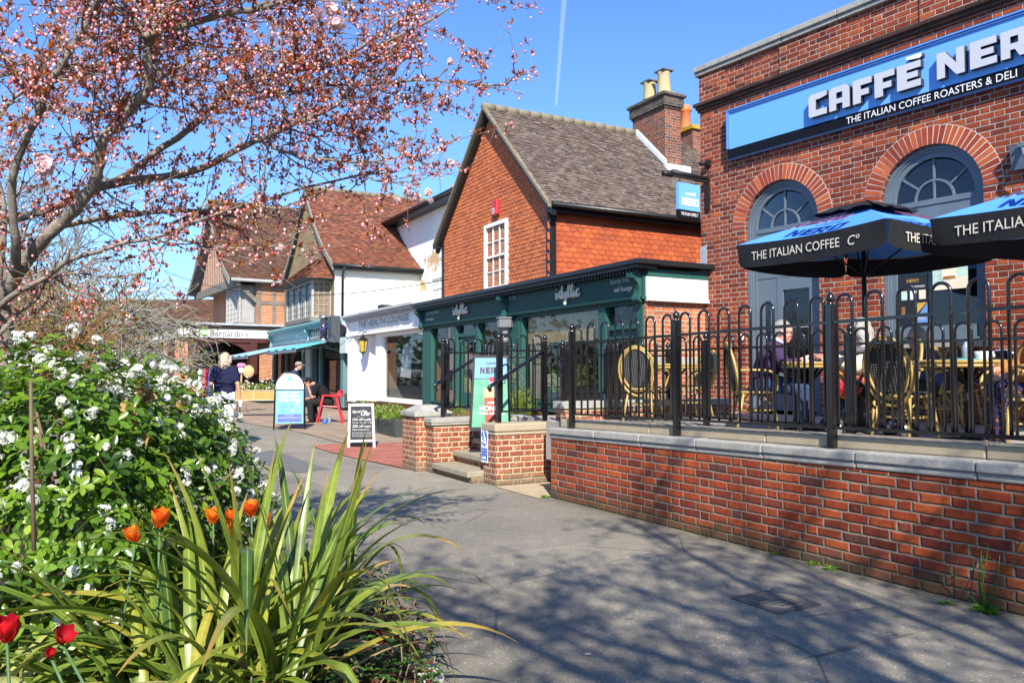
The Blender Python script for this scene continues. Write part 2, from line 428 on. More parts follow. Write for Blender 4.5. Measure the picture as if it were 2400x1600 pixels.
# ================================================================ materials of the setting
def asphalt_mat():
    g = G("asphalt"); p = g.pos()
    s1 = g.noise(p, 140, 3, .8); s2 = g.noise(p, 1.1, 5, .65); s3 = g.noise(p, 9, 4, .6)
    col = g.ramp(s1, [(.3, (.14, .130, .108)), (.5, (.245, .227, .188)), (.72, (.36, .332, .275))])
    chip = g.mapr(g.vor(p, 48), .20, .30, 1, 0)
    rc = g.white(g.vmul(g.vor(p, 48, "Color"), (9, 9, 9)))
    chipm = g.math('MULTIPLY', chip, g.math('GREATER_THAN', rc, .55))
    col = g.mix(g.math('MULTIPLY', chipm, .85), col, g.ramp(rc, [(.55, (.08, .075, .07)), (.72, (.30, .27, .22)), (.8, (.52, .49, .42)), (1, (.66, .62, .55))]))
    col = g.mix(1, col, g.ramp(s2, [(.3, (.80, .80, .80)), (.7, (1.1, 1.08, 1.05))]), 'MULTIPLY')
    col = g.mix(1, col, g.ramp(s3, [(.3, (.9, .9, .9)), (.7, (1.07, 1.07, 1.07))]), 'MULTIPLY')
    mid = g.noise(p, 34, 4, .75); col = g.mix(1, col, g.ramp(mid, [(.3, (.80, .80, .80)), (.68, (1.16, 1.15, 1.13))]), 'MULTIPLY')
    gum = g.mapr(g.vor(p, 1.9), .045, .055, .55, 0); col = g.mix(gum, col, lin((.10, .098, .095)))
    gum2 = g.mapr(g.vor(g.vmul(p, (1.3, 1.3, 1)), 1.1), .03, .036, .5, 0); col = g.mix(gum2, col, lin((.46, .44, .40)))
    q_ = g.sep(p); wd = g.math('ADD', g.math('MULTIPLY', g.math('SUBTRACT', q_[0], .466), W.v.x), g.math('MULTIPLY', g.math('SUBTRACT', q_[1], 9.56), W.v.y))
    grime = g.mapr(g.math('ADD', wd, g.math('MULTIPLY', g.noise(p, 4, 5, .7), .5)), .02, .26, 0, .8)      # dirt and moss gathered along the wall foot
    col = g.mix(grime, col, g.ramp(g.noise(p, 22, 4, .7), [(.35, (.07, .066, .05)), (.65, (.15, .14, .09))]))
    # patched areas: straight-edged repairs of a slightly different mix, following the street
    x = g.sep(p); a = g.math('ADD', g.math('MULTIPLY', x[0], -.5), g.math('MULTIPLY', x[1], .866)); d = g.math('ADD', g.math('MULTIPLY', x[0], .866), g.math('MULTIPLY', x[1], .5))
    pa = g.comb(g.math('FLOOR', g.math('DIVIDE', a, 2.9)), g.math('FLOOR', g.math('DIVIDE', g.math('ADD', d, 1.3), 2.2)), 1.7)
    col = g.mix(1, col, g.ramp(g.white(pa), [(.0, (.78, .78, .79)), (1, (1.06, 1.05, 1.03))]), 'MULTIPLY')
    wob = g.math('MULTIPLY', g.math('SUBTRACT', g.noise(p, 3, 4, .7), .5), .10)
    for q, per, off in ((a, 2.9, 0), (d, 2.2, 1.3)):
        m = g.math('ABSOLUTE', g.math('SUBTRACT', g.math('FRACT', g.math('DIVIDE', g.math('ADD', g.math('ADD', q, off + per / 2), wob), per)), .5))
        col = g.mix(g.math('MULTIPLY', g.mapr(m, .001, .004, .6, 0), g.mapr(g.noise(p, 1.7, 3), .45, .6)), col, lin((.09, .085, .08)))
    # fine wandering cracks
    cr = g.vor(g.vmul(p, (1, 1, 0)), .55, "Distance", 'DISTANCE_TO_EDGE')
    crk = g.math('MULTIPLY', g.mapr(g.math('ADD', cr, g.math('MULTIPLY', g.math('SUBTRACT', g.noise(p, 5, 4, .7), .5), .012)), .001, .006, .8, 0), g.mapr(g.noise(p, .8, 3), .50, .56))
    col = g.mix(crk, col, lin((.07, .066, .06)))
    g.bump(g.math('ADD', s1, g.math('MULTIPLY', chipm, .4)), .55, .006)
    g.fin(col, .9, .25); return g.m
M_ASPH = asphalt_mat()
M_BRICK_N = brick("cafe brick", [(.13, .026, .017), (.20, .036, .020), (.28, .050, .022), (.34, .068, .026), (.24, .042, .021), (.46, .105, .034), (.165, .032, .021)], (.40, .37, .32), 1, relief=.8, joint=.0046)
M_BRICK_W = brick("retaining wall brick", [(.15, .031, .020), (.23, .043, .020), (.35, .060, .022), (.46, .095, .027), (.29, .050, .021), (.40, .073, .023), (.13, .05, .042)], (.26, .235, .185), 3, relief=1.0, dirt=None, wob=.010, joint=.006, foot=(.060, .062, .034))
M_BRICK_P = brick("pier brick", [(.30, .07, .045), (.40, .11, .06), (.36, .10, .065), (.44, .16, .09), (.28, .085, .06)], (.52, .44, .27), 1, relief=.9, dirt=(.62, .58, .52), joint=.008, wob=.010, foot=(.16, .14, .09))
M_BRICK_O = brick("orange brick", [(.42, .12, .055), (.50, .18, .08), (.36, .11, .06), (.46, .20, .11), (.55, .22, .10)], (.50, .44, .33), 1)
M_STONE = plain("coping stone", (.33, .32, .29), .88, .38, 4, .2, bump=.8, bscale=55, dirt=(.15, .145, .13))
M_SAND = plain("sandstone kerb", (.36, .30, .21), .88, .18, 7, .2, bump=.6, bscale=90, dirt=(.30, .25, .18))
M_STEP = plain("worn step stone", (.30, .26, .19), .9, .25, 6, .2, bump=.5, bscale=60, dirt=(.16, .15, .09))
M_CONC = plain("terrace paving", (.33, .31, .28), .9, .2, 4, .2, bump=.3)
M_IRON = plain("black gloss iron", (.006, .006, .0075), .22, .2, 12, .6, coat=.5)
M_BLACK = plain("matt black", (.010, .010, .012), .55, .2, 8, .4)
M_WHITE = plain("white paint", (.78, .77, .74), .5, .04, 3, .4)
M_GREYP = plain("slate grey paint", (.105, .14, .175), .38, .12, 5, .5, bump=.1)
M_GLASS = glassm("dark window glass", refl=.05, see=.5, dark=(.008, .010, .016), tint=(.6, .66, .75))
M_GLASSC = glassm("clear shop glass", refl=.06, see=.93, tint=(.86, .9, .88))
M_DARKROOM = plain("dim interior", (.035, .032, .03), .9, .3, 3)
M_SKYBLUE = plain("sign blue", (.13, .36, .80), .4, .04, 2, .4)
M_NAVY = plain("sign black", (.005, .006, .010), .6, .1, 3, .15)
M_LETTER = plain("sign white", (.74, .74, .76), .45, .03, 3)
M_LEAD = plain("sheet lead", (.30, .33, .37), .55, .2, 5, .4, bump=.3, bscale=12)
M_ALU = plain("brushed steel", (.55, .55, .55), .3, .1, 8, .5, metal=1)

# ================================================================ ground and pavements
def sm(t): t = max(0, min(1, t)); return t * t * (3 - 2 * t)
def gz(x, y): return .14 * sm((-x - 2.5) / 3) * sm((y - 9) / 5)
def grid(xs, ys, zf):
    m = MB(); nx = len(xs)
    m.add([(x, y, zf(x, y)) for y in ys for x in xs],
          [(j * nx + i, j * nx + i + 1, (j + 1) * nx + i + 1, (j + 1) * nx + i) for j in range(len(ys) - 1) for i in range(nx - 1)], True)
    return m
xs = [-900, -200, -60] + [-30 + i for i in range(51)] + [60, 200, 900]
ys = [-900, -200, -50, -20] + [-10 + i for i in range(71)] + [100, 300, 1500]
struct(grid(xs, ys, gz).build("ground", M_ASPH))
def flat(name, pts, mat, lift, n=14):     # a sheet laid on the ground, cut fine so that it follows it
    m = MB(); a, b, c, d = [Vector((p[0], p[1], 0)) for p in pts]; g_ = []
    for j in range(n + 1):
        for i in range(n + 1):
            p = a.lerp(b, i / n).lerp(d.lerp(c, i / n), j / n); g_.append((p.x, p.y, gz(p.x, p.y) + lift))
    k = n + 1
    m.add(g_, [(j * k + i, j * k + i + 1, (j + 1) * k + i + 1, (j + 1) * k + i) for j in range(n) for i in range(n)])
    return struct(m.build(name, mat))
def slab_mat():
    g = G("paving slabs"); uv = g.pos(); q = g.sep(uv)
    a = g.math('ADD', g.math('MULTIPLY', q[0], -.476), g.math('MULTIPLY', q[1], .8795)); d = g.math('ADD', g.math('MULTIPLY', q[0], .8795), g.math('MULTIPLY', q[1], .476))
    ra = g.math('DIVIDE', d, .45); row = g.math('FLOOR', ra)
    rb = g.math('ADD', g.math('DIVIDE', a, .62), g.math('MULTIPLY', g.math('MODULO', g.math('ABSOLUTE', row), 2), .5))
    idn = g.white(g.comb(row, g.math('FLOOR', rb), 2))
    e = g.math('MINIMUM', g.math('MULTIPLY', g.math('SUBTRACT', .5, g.math('ABSOLUTE', g.math('SUBTRACT', g.math('FRACT', ra), .5))), .45), g.math('MULTIPLY', g.math('SUBTRACT', .5, g.math('ABSOLUTE', g.math('SUBTRACT', g.math('FRACT', rb), .5))), .62))
    col = g.ramp(idn, [(0, (.27, .20, .145)), (.5, (.33, .25, .185)), (1, (.29, .235, .18))])
    col = g.mix(1, col, g.ramp(g.noise(uv, 2.3, 5, .65), [(.3, (.8, .8, .8)), (.7, (1.12, 1.1, 1.08))]), 'MULTIPLY')
    col = g.mix(1, col, g.ramp(g.noise(uv, 120, 3, .7), [(.3, (.85, .85, .85)), (.7, (1.12, 1.12, 1.12))]), 'MULTIPLY')
    g.bump(g.mapr(e, .003, .012), .5, .008); g.fin(g.mix(g.mapr(e, .004, .009), lin((.10, .085, .065)), col), .9, .2); return g.m
def paver_mat():
    g = G("red brick paving"); uv = g.pos()
    q = g.sep(uv); a = g.math('ADD', g.math('MULTIPLY', q[0], -.476), g.math('MULTIPLY', q[1], .8795)); d = g.math('ADD', g.math('MULTIPLY', q[0], .8795), g.math('MULTIPLY', q[1], .476))
    ra = g.math('DIVIDE', a, .105); row = g.math('FLOOR', ra); rb = g.math('ADD', g.math('DIVIDE', d, .21), g.math('MULTIPLY', g.math('MODULO', g.math('ABSOLUTE', row), 2), .5))
    e = g.math('MINIMUM', g.math('MULTIPLY', g.math('SUBTRACT', .5, g.math('ABSOLUTE', g.math('SUBTRACT', g.math('FRACT', ra), .5))), .105), g.math('MULTIPLY', g.math('SUBTRACT', .5, g.math('ABSOLUTE', g.math('SUBTRACT', g.math('FRACT', rb), .5))), .21))
    col = g.ramp(g.white(g.comb(row, g.math('FLOOR', rb), 5)), [(0, (.33, .10, .07)), (.5, (.42, .14, .095)), (1, (.36, .15, .11))])
    col = g.mix(1, col, g.ramp(g.noise(uv, 3, 4, .6), [(.3, (.82, .82, .82)), (.7, (1.12, 1.1, 1.08))]), 'MULTIPLY')
    g.bump(g.mapr(e, .002, .008), .4, .005); g.fin(g.mix(g.mapr(e, .002, .006), lin((.12, .10, .085)), col), .85, .25); return g.m
M_SLAB, M_PAVER = slab_mat(), paver_mat()
flat("pavement", [S.P(-2.0, -2.05, 0)[:2], S.P(40, -8.5, 0)[:2], S.P(40, .6, 0)[:2], S.P(-2.0, .6, 0)[:2]], M_SLAB, .012, 40)
p1, p2, p3, p4 = on_z(728, 1054, 0), on_z(955, 1100, 0), on_z(960, 1036, 0), on_z(770, 1047, 0)
flat("red_pavement", [p1, p2, p3, p4], M_PAVER, .018)
flat("path_patch", [on_z(560, 1075, .05), on_z(690, 1102, .05), on_z(775, 1100, .0), on_z(640, 1060, .05)], plain("dark asphalt patch", (.13, .13, .132), .9, .2, 40, .25, bump=.5, bscale=160), .006)
flat("ramp_apron", [on_z(1161, 1141, 0), on_z(1262, 1168, 0), on_z(1310, 1160, 0), on_z(1310, 1128, 0)], plain("sandy concrete", (.40, .32, .21), .92, .15, 5, .2, bump=.4), .007, 6)
# the far road and the planted bed the shrubs grow in
flat("road", [(-60, 34), (-22, 34), (-22, 60), (-60, 60)], plain("road asphalt", (.09, .09, .09), .9), .010)
BED = [(-.36, 3.75), (-.50, 4.4), (-.8, 5.1), (-1.35, 6.0), (-2.2, 7.1), (-3.2, 7.8), (-5, 8.2), (-9, 8.4), (-9, -2), (.1, -2), (-.15, 2.4)]
def soil():
    m = MB(); g = G("soil"); n = g.noise(g.obj(), 14, 6, .7)
    g.bump(g.noise(g.obj(), 40, 5, .7), .9, .02); g.fin(g.ramp(n, [(.3, (.035, .022, .014)), (.7, (.10, .068, .042))]), .95, .1)
    c = (-4, 4)
    for r0 in range(1): pass
    rings = [(1, .0), (.985, .11), (.9, .15), (.6, .2), (.2, .22)]
    vs = [];
    dense = []
    for i in range(len(BED)):
        a, b = BED[i], BED[(i + 1) % len(BED)]
        for k in range(6): dense.append((a[0] + (b[0] - a[0]) * k / 6, a[1] + (b[1] - a[1]) * k / 6))
    n = len(dense)
    for k, h in rings: vs += [(c[0] + (x - c[0]) * k, c[1] + (y - c[1]) * k, gz(x, y) + h + U(-.015, .015) * (h > 0)) for x, y in dense]
    fs = [(j * n + i, j * n + (i + 1) % n, (j + 1) * n + (i + 1) % n, (j + 1) * n + i) for j in range(len(rings) - 1) for i in range(n)]
    fs.append(tuple(range((len(rings) - 1) * n, len(rings) * n)))
    m.add(vs, fs, True); return struct(m.build("soil", g.m))
soil()

# ================================================================ retaining wall, coping and kerb
def slope(a): return .0186 * a
def wall_run():
    t = thing("retaining_wall", "low red brick retaining wall along the path with grey stone coping", "wall", W.P(2.7, 0, 0))
    L = 7.6
    m = MB()
    def seg(mb, a0, a1, d0, d1, z0, z1, zslope=True):
        q = [(a0, d0), (a1, d0), (a1, d1), (a0, d1)]
        p = [W.P(a, d, z0 if z0 < 0 else z0 + slope(a)) for a, d in q] + [W.P(a, d, z1 + slope(a)) for a, d in q]
        mb.hexa(p)
    seg(m, 0, L, 0, .33, -.3, .705); m.build("wall", M_BRICK_W, t)
    m = MB(); a = -.025
    while a < L:
        b = a + U(.58, .95)
        seg(m, a + .003, b - .003, -.03 + U(-.004, .004), .30, .755, .828 + U(-.003, .003)); seg(m, a + .002, b - .002, -.012, .20, .7055, .7545)
        a = b
    c = m.build("coping", M_STONE, t); bev(c, .012)
    m = MB(); a = .0
    while a < L:
        b = a + U(1.1, 1.9); seg(m, a + .003, b - .003, .135, .42, .8285, .925 + U(-.003, .003)); a = b
    c = m.build("kerb", M_SAND, t); bev(c, .012)
def bev(o, w, seg=2):
    b = o.modifiers.new("bevel", 'BEVEL'); b.width = w; b.segments = seg; b.limit_method = 'ANGLE'; b.angle_limit = R_(40)
    return o
wall_run()
TZ = .85
# terrace floor
tp = [W.P(.35, .42, 0), W.P(9.5, .42, 0), N.P(9.5, 0, 0), N.P(0, 0, 0), N.P(0, -1.2, 0), Vector((.45, 10.55, 0))]
m = MB(); m.prism([(p.x, p.y, TZ) for p in tp], (0, 0, -.5))
struct(m.build("terrace_floor", M_CONC))
# steps with their two brick piers
Q = Fr((-1.1747, 11.79), (.476, -.8795), -1)        # step front: a runs towards us along the bottom step, d into the steps
Q.v = Vector((.8795, .476, 0))
lp = thing("stair_pier", "weathered brick pier with domed stone cap left of the steps", "pier", Q.P(-.5, .3, 0))
m = MB(); m.fb(Q, -.86, -.30, -.14, .42, -.1, .815); m.fb(Q, -.2995, 0, .02, 1.6, -.1, .70); m.build("pier", M_BRICK_P, lp)
m = MB(); m.fb(Q, -.89, -.27, -.17, .45, .8155, .89)
q = [(-.87, -.15), (-.29, -.15), (-.29, .43), (-.87, .43)]; qi = [(-.70, .02), (-.46, .02), (-.46, .26), (-.70, .26)]
m.hexa([Q.P(a, d, .8905) for a, d in q] + [Q.P(a, d, .985) for a, d in qi])
m.fb(Q, -.268, .03, -.02, 1.6, .701, .735); m.fb(Q, -.268, .04, -.03, 1.6, .7355, .812); bev(m.build("cap", M_STONE, lp), .012)
rp = thing("stair_pier", "flaking brick pier with rounded sandstone cap right of the steps", "pier", Q.P(1.3, .3, 0))
m = MB(); m.fb(Q, 1.24, 1.60, .23, 2.4, -.1, .65); m.build("pier", M_BRICK_P, rp)
m = MB(); m.fb(Q, 1.225, 1.615, .215, 2.4, .651, .70); m.fb(Q, 1.215, 1.625, .205, 2.4, .7005, .812); bev(m.build("cap", M_SAND, rp), .05, 4)
st = thing("steps", "worn stone steps between brick piers up to the terrace", "steps", Q.P(.5, .3, 0))
m = MB(); mr = MB()
for i in range(4):
    z = .16 + i * .17; d0 = .02 + i * .33
    m.fb(Q, .002, 1.238, d0 - .03, d0 + .40, z - .085, z + U(-.004, .004)); mr.fb(Q, .003, 1.237, d0 + .03, d0 + .4, z - .2, z - .0855)
bev(m.build("tread", M_STEP, st), .015); mr.build("riser", M_BRICK_P, st)
m = MB(); m.fb(Q, 0, 1.239, 1.42, 2.6, -.1, .80); struct(m.build("terrace_landing", M_CONC))
# low boundary wall behind the tables, with a pale stone top
lb = thing("boundary_wall", "low brick wall with pale stone top between terrace and shop forecourt", "wall", (1.5, 11, .5))
E_ = Fr((.416, 10.56), (.8795, .476))
m = MB(); m.fb(E_, .25, 3.2, -.1, .1, .0, 1.0); m.build("wall", M_BRICK_P, lb)
m = MB(); m.fb(E_, .22, 1.7, -.13, .13, 1.001, 1.10); m.fb(E_, 1.706, 3.2, -.13, .13, 1.001, 1.10); bev(m.build("coping", M_STONE, lb), .012)

# ================================================================ the cafe
def arch_pts(ac, z, r, n=22): return [(ac - r * cos(pi * i / n), z + r * sin(pi * i / n)) for i in range(n + 1)]
cafe = thing("cafe_building", "red brick cafe with stone parapet and two arched openings", "building", N.P(4, 0, 0))
AR, SPR = .667, 3.76
OPEN = [(1.575, .30, AR), (3.865, 1.90, AR), (6.2, 1.90, AR)]   # centre, bottom, radius
def cafe_wall():
    m = MB(); z0, z1 = -.2, 6.50; a = 0
    for ac, zb, r in OPEN:
        m.quad(N.P(a, 0, z0), N.P(ac - r, 0, z0), N.P(ac - r, 0, z1), N.P(a, 0, z1))
        if zb > z0: m.quad(N.P(ac - r, 0, z0), N.P(ac + r, 0, z0), N.P(ac + r, 0, zb), N.P(ac - r, 0, zb))
        pp = arch_pts(ac, SPR, r)
        for (x0, y0), (x1, y1) in zip(pp, pp[1:]): m.quad(N.P(x0, 0, y0), N.P(x1, 0, y1), N.P(x1, 0, z1), N.P(x0, 0, z1))
        ring = [(ac - r, zb)] + pp + [(ac + r, zb)]
        for (x0, y0), (x1, y1) in zip(ring, ring[1:]): m.quad(N.P(x0, 0, y0), N.P(x0, .24, y0), N.P(x1, .24, y1), N.P(x1, 0, y1))
        a = ac + r
    m.quad(N.P(a, 0, z0), N.P(10, 0, z0), N.P(10, 0, z1), N.P(a, 0, z1))
    m.quad(N.P(0, 9, z0), N.P(0, 0, z0), N.P(0, 0, z1), N.P(0, 9, z1))
    m.quad(N.P(0, 0, z1), N.P(10, 0, z1), N.P(10, 9, z1), N.P(0, 9, z1)); m.quad(N.P(10, 0, z0), N.P(10, 9, z0), N.P(10, 9, z1), N.P(10, 0, z1))
    m.quad(N.P(10, 9, z0), N.P(0, 9, z0), N.P(0, 9, z1), N.P(10, 9, z1))
    # shallow raised panels between the parapet bands
    for a0, a1 in ((-.004, .55), (1.62, 2.75), (3.8, 4.9), (5.9, 10)): m.fb(N, a0, a1, -.02, -.001, 6.05, 6.50)
    m.build("wall", M_BRICK_N, cafe)
    m = MB(); a = -.07
    while a < 10:
        b = a + U(.75, 1.0); m.fb(N, a + .002, b - .002, -.09, .3, 6.57, 6.66); m.fb(N, a + .002, b - .002, -.06, .3, 6.505, 6.569); a = b
    bev(m.build("parapet_coping", M_STONE, cafe), .012)
    # moulded brick string course
    m = MB()
    for i, (dz, dd) in enumerate(((0, .03), (.052, .055), (.104, .085))): m.fb(N, -dd, 10, -dd, -.0005 + 0 * i, 5.88 + dz, 5.88 + dz + .0515)
    m.build("string_course", brick("sooty moulded brick", [(.035, .018, .015), (.07, .028, .02), (.05, .024, .02), (.13, .04, .025)], (.06, .055, .05), 0, bl=.22, bh=.0515, joint=.004), cafe)
    for ac, zb, r in OPEN:                          # gauged arch of bricks on edge: each brick its own colour
        m = MB(); n = 34
        for i in range(n):
            t0, t1 = pi * i / n + .010, pi * (i + 1) / n - .010
            p = [N.P(ac - q * cos(t), -.006 - U(0, .004), SPR + q * sin(t)) for t, q in ((t0, r + .002), (t1, r + .002), (t1, r + .235), (t0, r + .235))]
            m.prism(p, N.v * .10, rnd=rng.random())
        m.build("brick_arch", tiles("arch brick", [(.20, .036, .02), (.33, .06, .026), (.27, .047, .023), (.42, .09, .032), (.50, .12, .04)]), cafe)
        m = MB(); pp = arch_pts(ac, SPR, r + .243, 30); pi_ = arch_pts(ac, SPR, r + .001, 30)
        for i in range(30): m.quad(*[N.P(x, -.003, y) for x, y in (pi_[i], pi_[i + 1], pp[i + 1], pp[i])])
        m.build("arch_mortar", plain("lime mortar", (.52, .49, .43), .9, .15, 20), cafe)
cafe_wall()
def arch_frame(ac, zb, r, door):
    t = MB(); d0, d1 = .10, .20                     # joinery set back in the opening
    def ring(r0, r1, da, db, z):
        a_, b_ = arch_pts(ac, z, r0, 26), arch_pts(ac, z, r1, 26)
        for i in range(26):
            q = (a_[i], a_[i + 1], b_[i + 1], b_[i])
            t.hexa([N.P(x, db, y) for x, y in q] + [N.P(x, da, y) for x, y in q])
    for r0, r1, da in ((r - .055, r - .001, .07), (r - .085, r - .056, .09), (r - .15, r - .0855, .11)):
        ring(r0, r1, da, .20, SPR)
        for sgn in (-1, 1):
            aa, bb = sorted((ac + sgn * r0, ac + sgn * r1)); t.fb(N, aa, bb, da, .20, zb + (.001 if not door else 0), SPR - .0005)
    ri = r - .15
    t.fb(N, ac - ri, ac + ri, .105, .20, SPR - .09, SPR - .02)       # transom
    # fanlight bars: half ring, mullion, two spokes
    a_, b_ = arch_pts(ac, SPR - .02, .235, 20), arch_pts(ac, SPR - .02, .262, 20)
    for i in range(20):
        q = (a_[i], a_[i + 1], b_[i + 1], b_[i]); t.hexa([N.P(x, .165, y) for x, y in q] + [N.P(x, .125, y) for x, y in q])
    for ang, l0 in ((90, 0.0), (38, .25), (142, .25)):
        e = Vector((cos(R_(ang)), sin(R_(ang)))); p = Vector((-e.y, e.x)) * .0125
        q = [e * l0 - p, e * (ri + .01) - p, e * (ri + .01) + p, e * l0 + p]
        t.hexa([N.P(ac + v.x, .16, SPR - .02 + v.y) for v in q] + [N.P(ac + v.x, .128, SPR - .02 + v.y) for v in q])
    if not door:
        t.fb(N, ac - ri, ac + ri, .09, .20, zb + .001, zb + .19); t.fb(N, ac - ri - .04, ac + ri + .04, .06, .0895, zb + .001, zb + .03)
        t.fb(N, ac - ri, ac + ri, .12, .20, SPR - .42, SPR - .091)   # painted panel under the fanlight
    fr = t.build("door_frame" if door else "window_frame", M_GREYP, cafe)
    gm = MB(); pp = arch_pts(ac, SPR - .02, ri, 24); gm.add([N.P(x, .15, y) for x, y in pp], [tuple(range(25))])
    if not door: gm.quad(N.P(ac - ri, .15, zb + .19), N.P(ac + ri, .15, zb + .19), N.P(ac + ri, .15, SPR - .42), N.P(ac - ri, .15, SPR - .42))
    gm.build("pane", M_GLASS, fr)
    return fr, ri
f1, ri = arch_frame(*OPEN[0], True)
ac = OPEN[0][0]
dm = MB()                                            # the door: panelled leaf with glass, narrow side panel with a slot window
dm.fb(N, ac - ri, ac - ri + .36, .13, .19, .9, 2.95); dm.fb(N, ac - ri, ac + ri, .12, .2, 2.951, SPR - .092)
dm.fb(N, ac - ri + .365, ac - ri + .47, .12, .18, .9, 2.945); dm.fb(N, ac + ri - .1, ac + ri, .12, .18, .9, 2.945)
dm.fb(N, ac - ri + .471, ac + ri - .101, .12, .18, 2.75, 2.945); dm.fb(N, ac - ri + .471, ac + ri - .101, .12, .18, .9, 1.25)
dr = dm.build("door", M_GREYP, cafe)
gm = MB(); gm.quad(N.P(ac - ri + .47, .15, 1.25), N.P(ac + ri - .1, .15, 1.25), N.P(ac + ri - .1, .15, 2.75), N.P(ac - ri + .47, .15, 2.75))
gm.quad(N.P(ac - ri + .14, .128, 1.7), N.P(ac - ri + .24, .128, 1.7), N.P(ac - ri + .24, .128, 2.6), N.P(ac - ri + .14, .128, 2.6)); gm.build("pane", M_GLASS, dr)
hm = MB()
for k in (.33, .42):
    hm.tube([N.P(ac - ri + k, .06, 1.45), N.P(ac - ri + k, .06, 2.05)], .013, 8)
    for z in (1.5, 2.0): hm.tube([N.P(ac - ri + k, .06, z), N.P(ac - ri + k, .125, z)], .008, 6)
hm.build("handle", M_ALU, dr)
f2, _ = arch_frame(*OPEN[1], False); arch_frame(*OPEN[2], False)
sm_ = MB()
for ac2 in (3.865, 6.2): sm_.fb(N, ac2 - AR - .06, ac2 + AR + .06, -.07, .2, 1.80, 1.897)
bev(sm_.build("window_sill", M_STONE, cafe), .008)
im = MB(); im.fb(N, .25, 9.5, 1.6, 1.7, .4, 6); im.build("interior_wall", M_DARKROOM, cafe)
text("CAFFÈ NERO", N.P(ac - ri + .56, .146, 2.16), N.u, Z, .34, .05, M_LETTER, dr, ext=.001)
# window posters
def poster(owner, o, right, w, h, back, items, label, cat="poster"):
    t = thing("poster", label, cat, o); up = Z; right = Vector(right).normalized(); n = right.cross(up)
    m = MB(); m.prism([o, o + right * w, o + right * w + up * h, o + up * h], -n * .004); m.build("sheet", back, t)
    for k, it in enumerate(items):
        if it[0] == 't': text(it[1], o + right * it[2] + up * it[3], right, up, it[4], it[5], it[6], t, ext=.003 + .0005 * k)
        else:
            m = MB(); m.add([o + right * x + up * y + n * (.0015 + .0004 * k) for x, y in it[1]], [tuple(range(len(it[1])))]); m.build(it[3] if len(it) > 3 else "printed_panel", it[2], t)
    return t
M_PBLACK = plain("poster black", (.012, .015, .02), .5); M_GOLD = plain("gold print", (.6, .36, .06), .5); M_MINT = plain("mint print", (.45, .62, .52), .5, .3, 3)
M_CREAM = plain("cream print", (.72, .65, .5), .5, .1, 4); M_COFFEE = plain("coffee print", (.30, .14, .04), .5, .5, 5); M_PBLUE = plain("blue print", (.13, .27, .62), .5)
wl_ = 3.865 - ri
poster(cafe, N.P(wl_ + .02, .135, 2.12), N.u, .38, .66, M_PBLACK, [('t', "NERO", .11, .56, .16, .045, M_GOLD), ('t', "CATEGORY WINNERS", .03, .485, .32, .03, M_LETTER),
    ('p', [(.03, .33), (.11, .33), (.11, .45), (.03, .45)], M_MINT), ('p', [(.15, .33), (.24, .33), (.24, .45), (.15, .45)], M_LETTER), ('p', [(.27, .33), (.36, .33), (.36, .45), (.27, .45)], M_CREAM),
    ('p', [(.03, .12), (.08, .12), (.08, .24), (.03, .24)], M_COFFEE), ('p', [(.18, .02), (.38, .02), (.38, .28)], M_PBLUE), ('p', [(.20, .28), (.375, .285), (.2, .1)], M_GOLD), ('t', "2025", .25, .06, .1, .035, M_LETTER)],
    "black award poster low in the cafe window beside the frame")
poster(cafe, N.P(wl_ + .47, .14, 2.55), N.u, .44, .62, M_MINT, [('p', [(0, 0), (.44, 0), (.44, .16), (0, .08)], M_CREAM), ('p', [(.12, .14), (.30, .14), (.32, .38), (.11, .38)], M_CREAM), ('p', [(.13, .13), (.29, .13), (.285, .17), (.14, .17)], M_COFFEE),
    ('t', "BROWN SUGAR", .04, .47, .36, .04, M_LETTER), ('t', "OAT LATTE", .08, .41, .28, .04, M_LETTER)], "pale green coffee poster hanging in the cafe window")
text("HON", N.P(wl_ + 1.02 - .13, .2, 2.66), N.u, Z, .16, .05, plain("orange print", (.6, .22, .03), .5), f2, ext=.001)

# ---------------------------------------------------------------- the long fascia sign
fs_ = thing("shop_sign", "long blue fascia sign with raised white letters across the cafe front", "sign", N.P(3, -.1, 5.3))
m = MB(); m.fb(N, .672, 7.2, -.10, -.022, 4.92, 5.72); m.build("board", M_SKYBLUE, fs_)
m = MB(); m.fb(N, .674, 7.2, -.104, -.1005, 4.925, 5.083); m.build("black_band", M_NAVY, fs_)
m = MB()
for k, (o, wd, pr) in enumerate(((0, .022, .135), (.03, .018, .122))): 
    m.fb(N, .672 + o, 7.2, -pr, -.1005 - .0 * k, 5.72 - o - wd, 5.72 - o); m.fb(N, .672 + o, .672 + o + wd, -pr, -.1005, 5.084, 5.72 - o - wd - .0005)
m.build("border", plain("sign rim blue", (.09, .24, .62), .4, .04, 2), fs_)
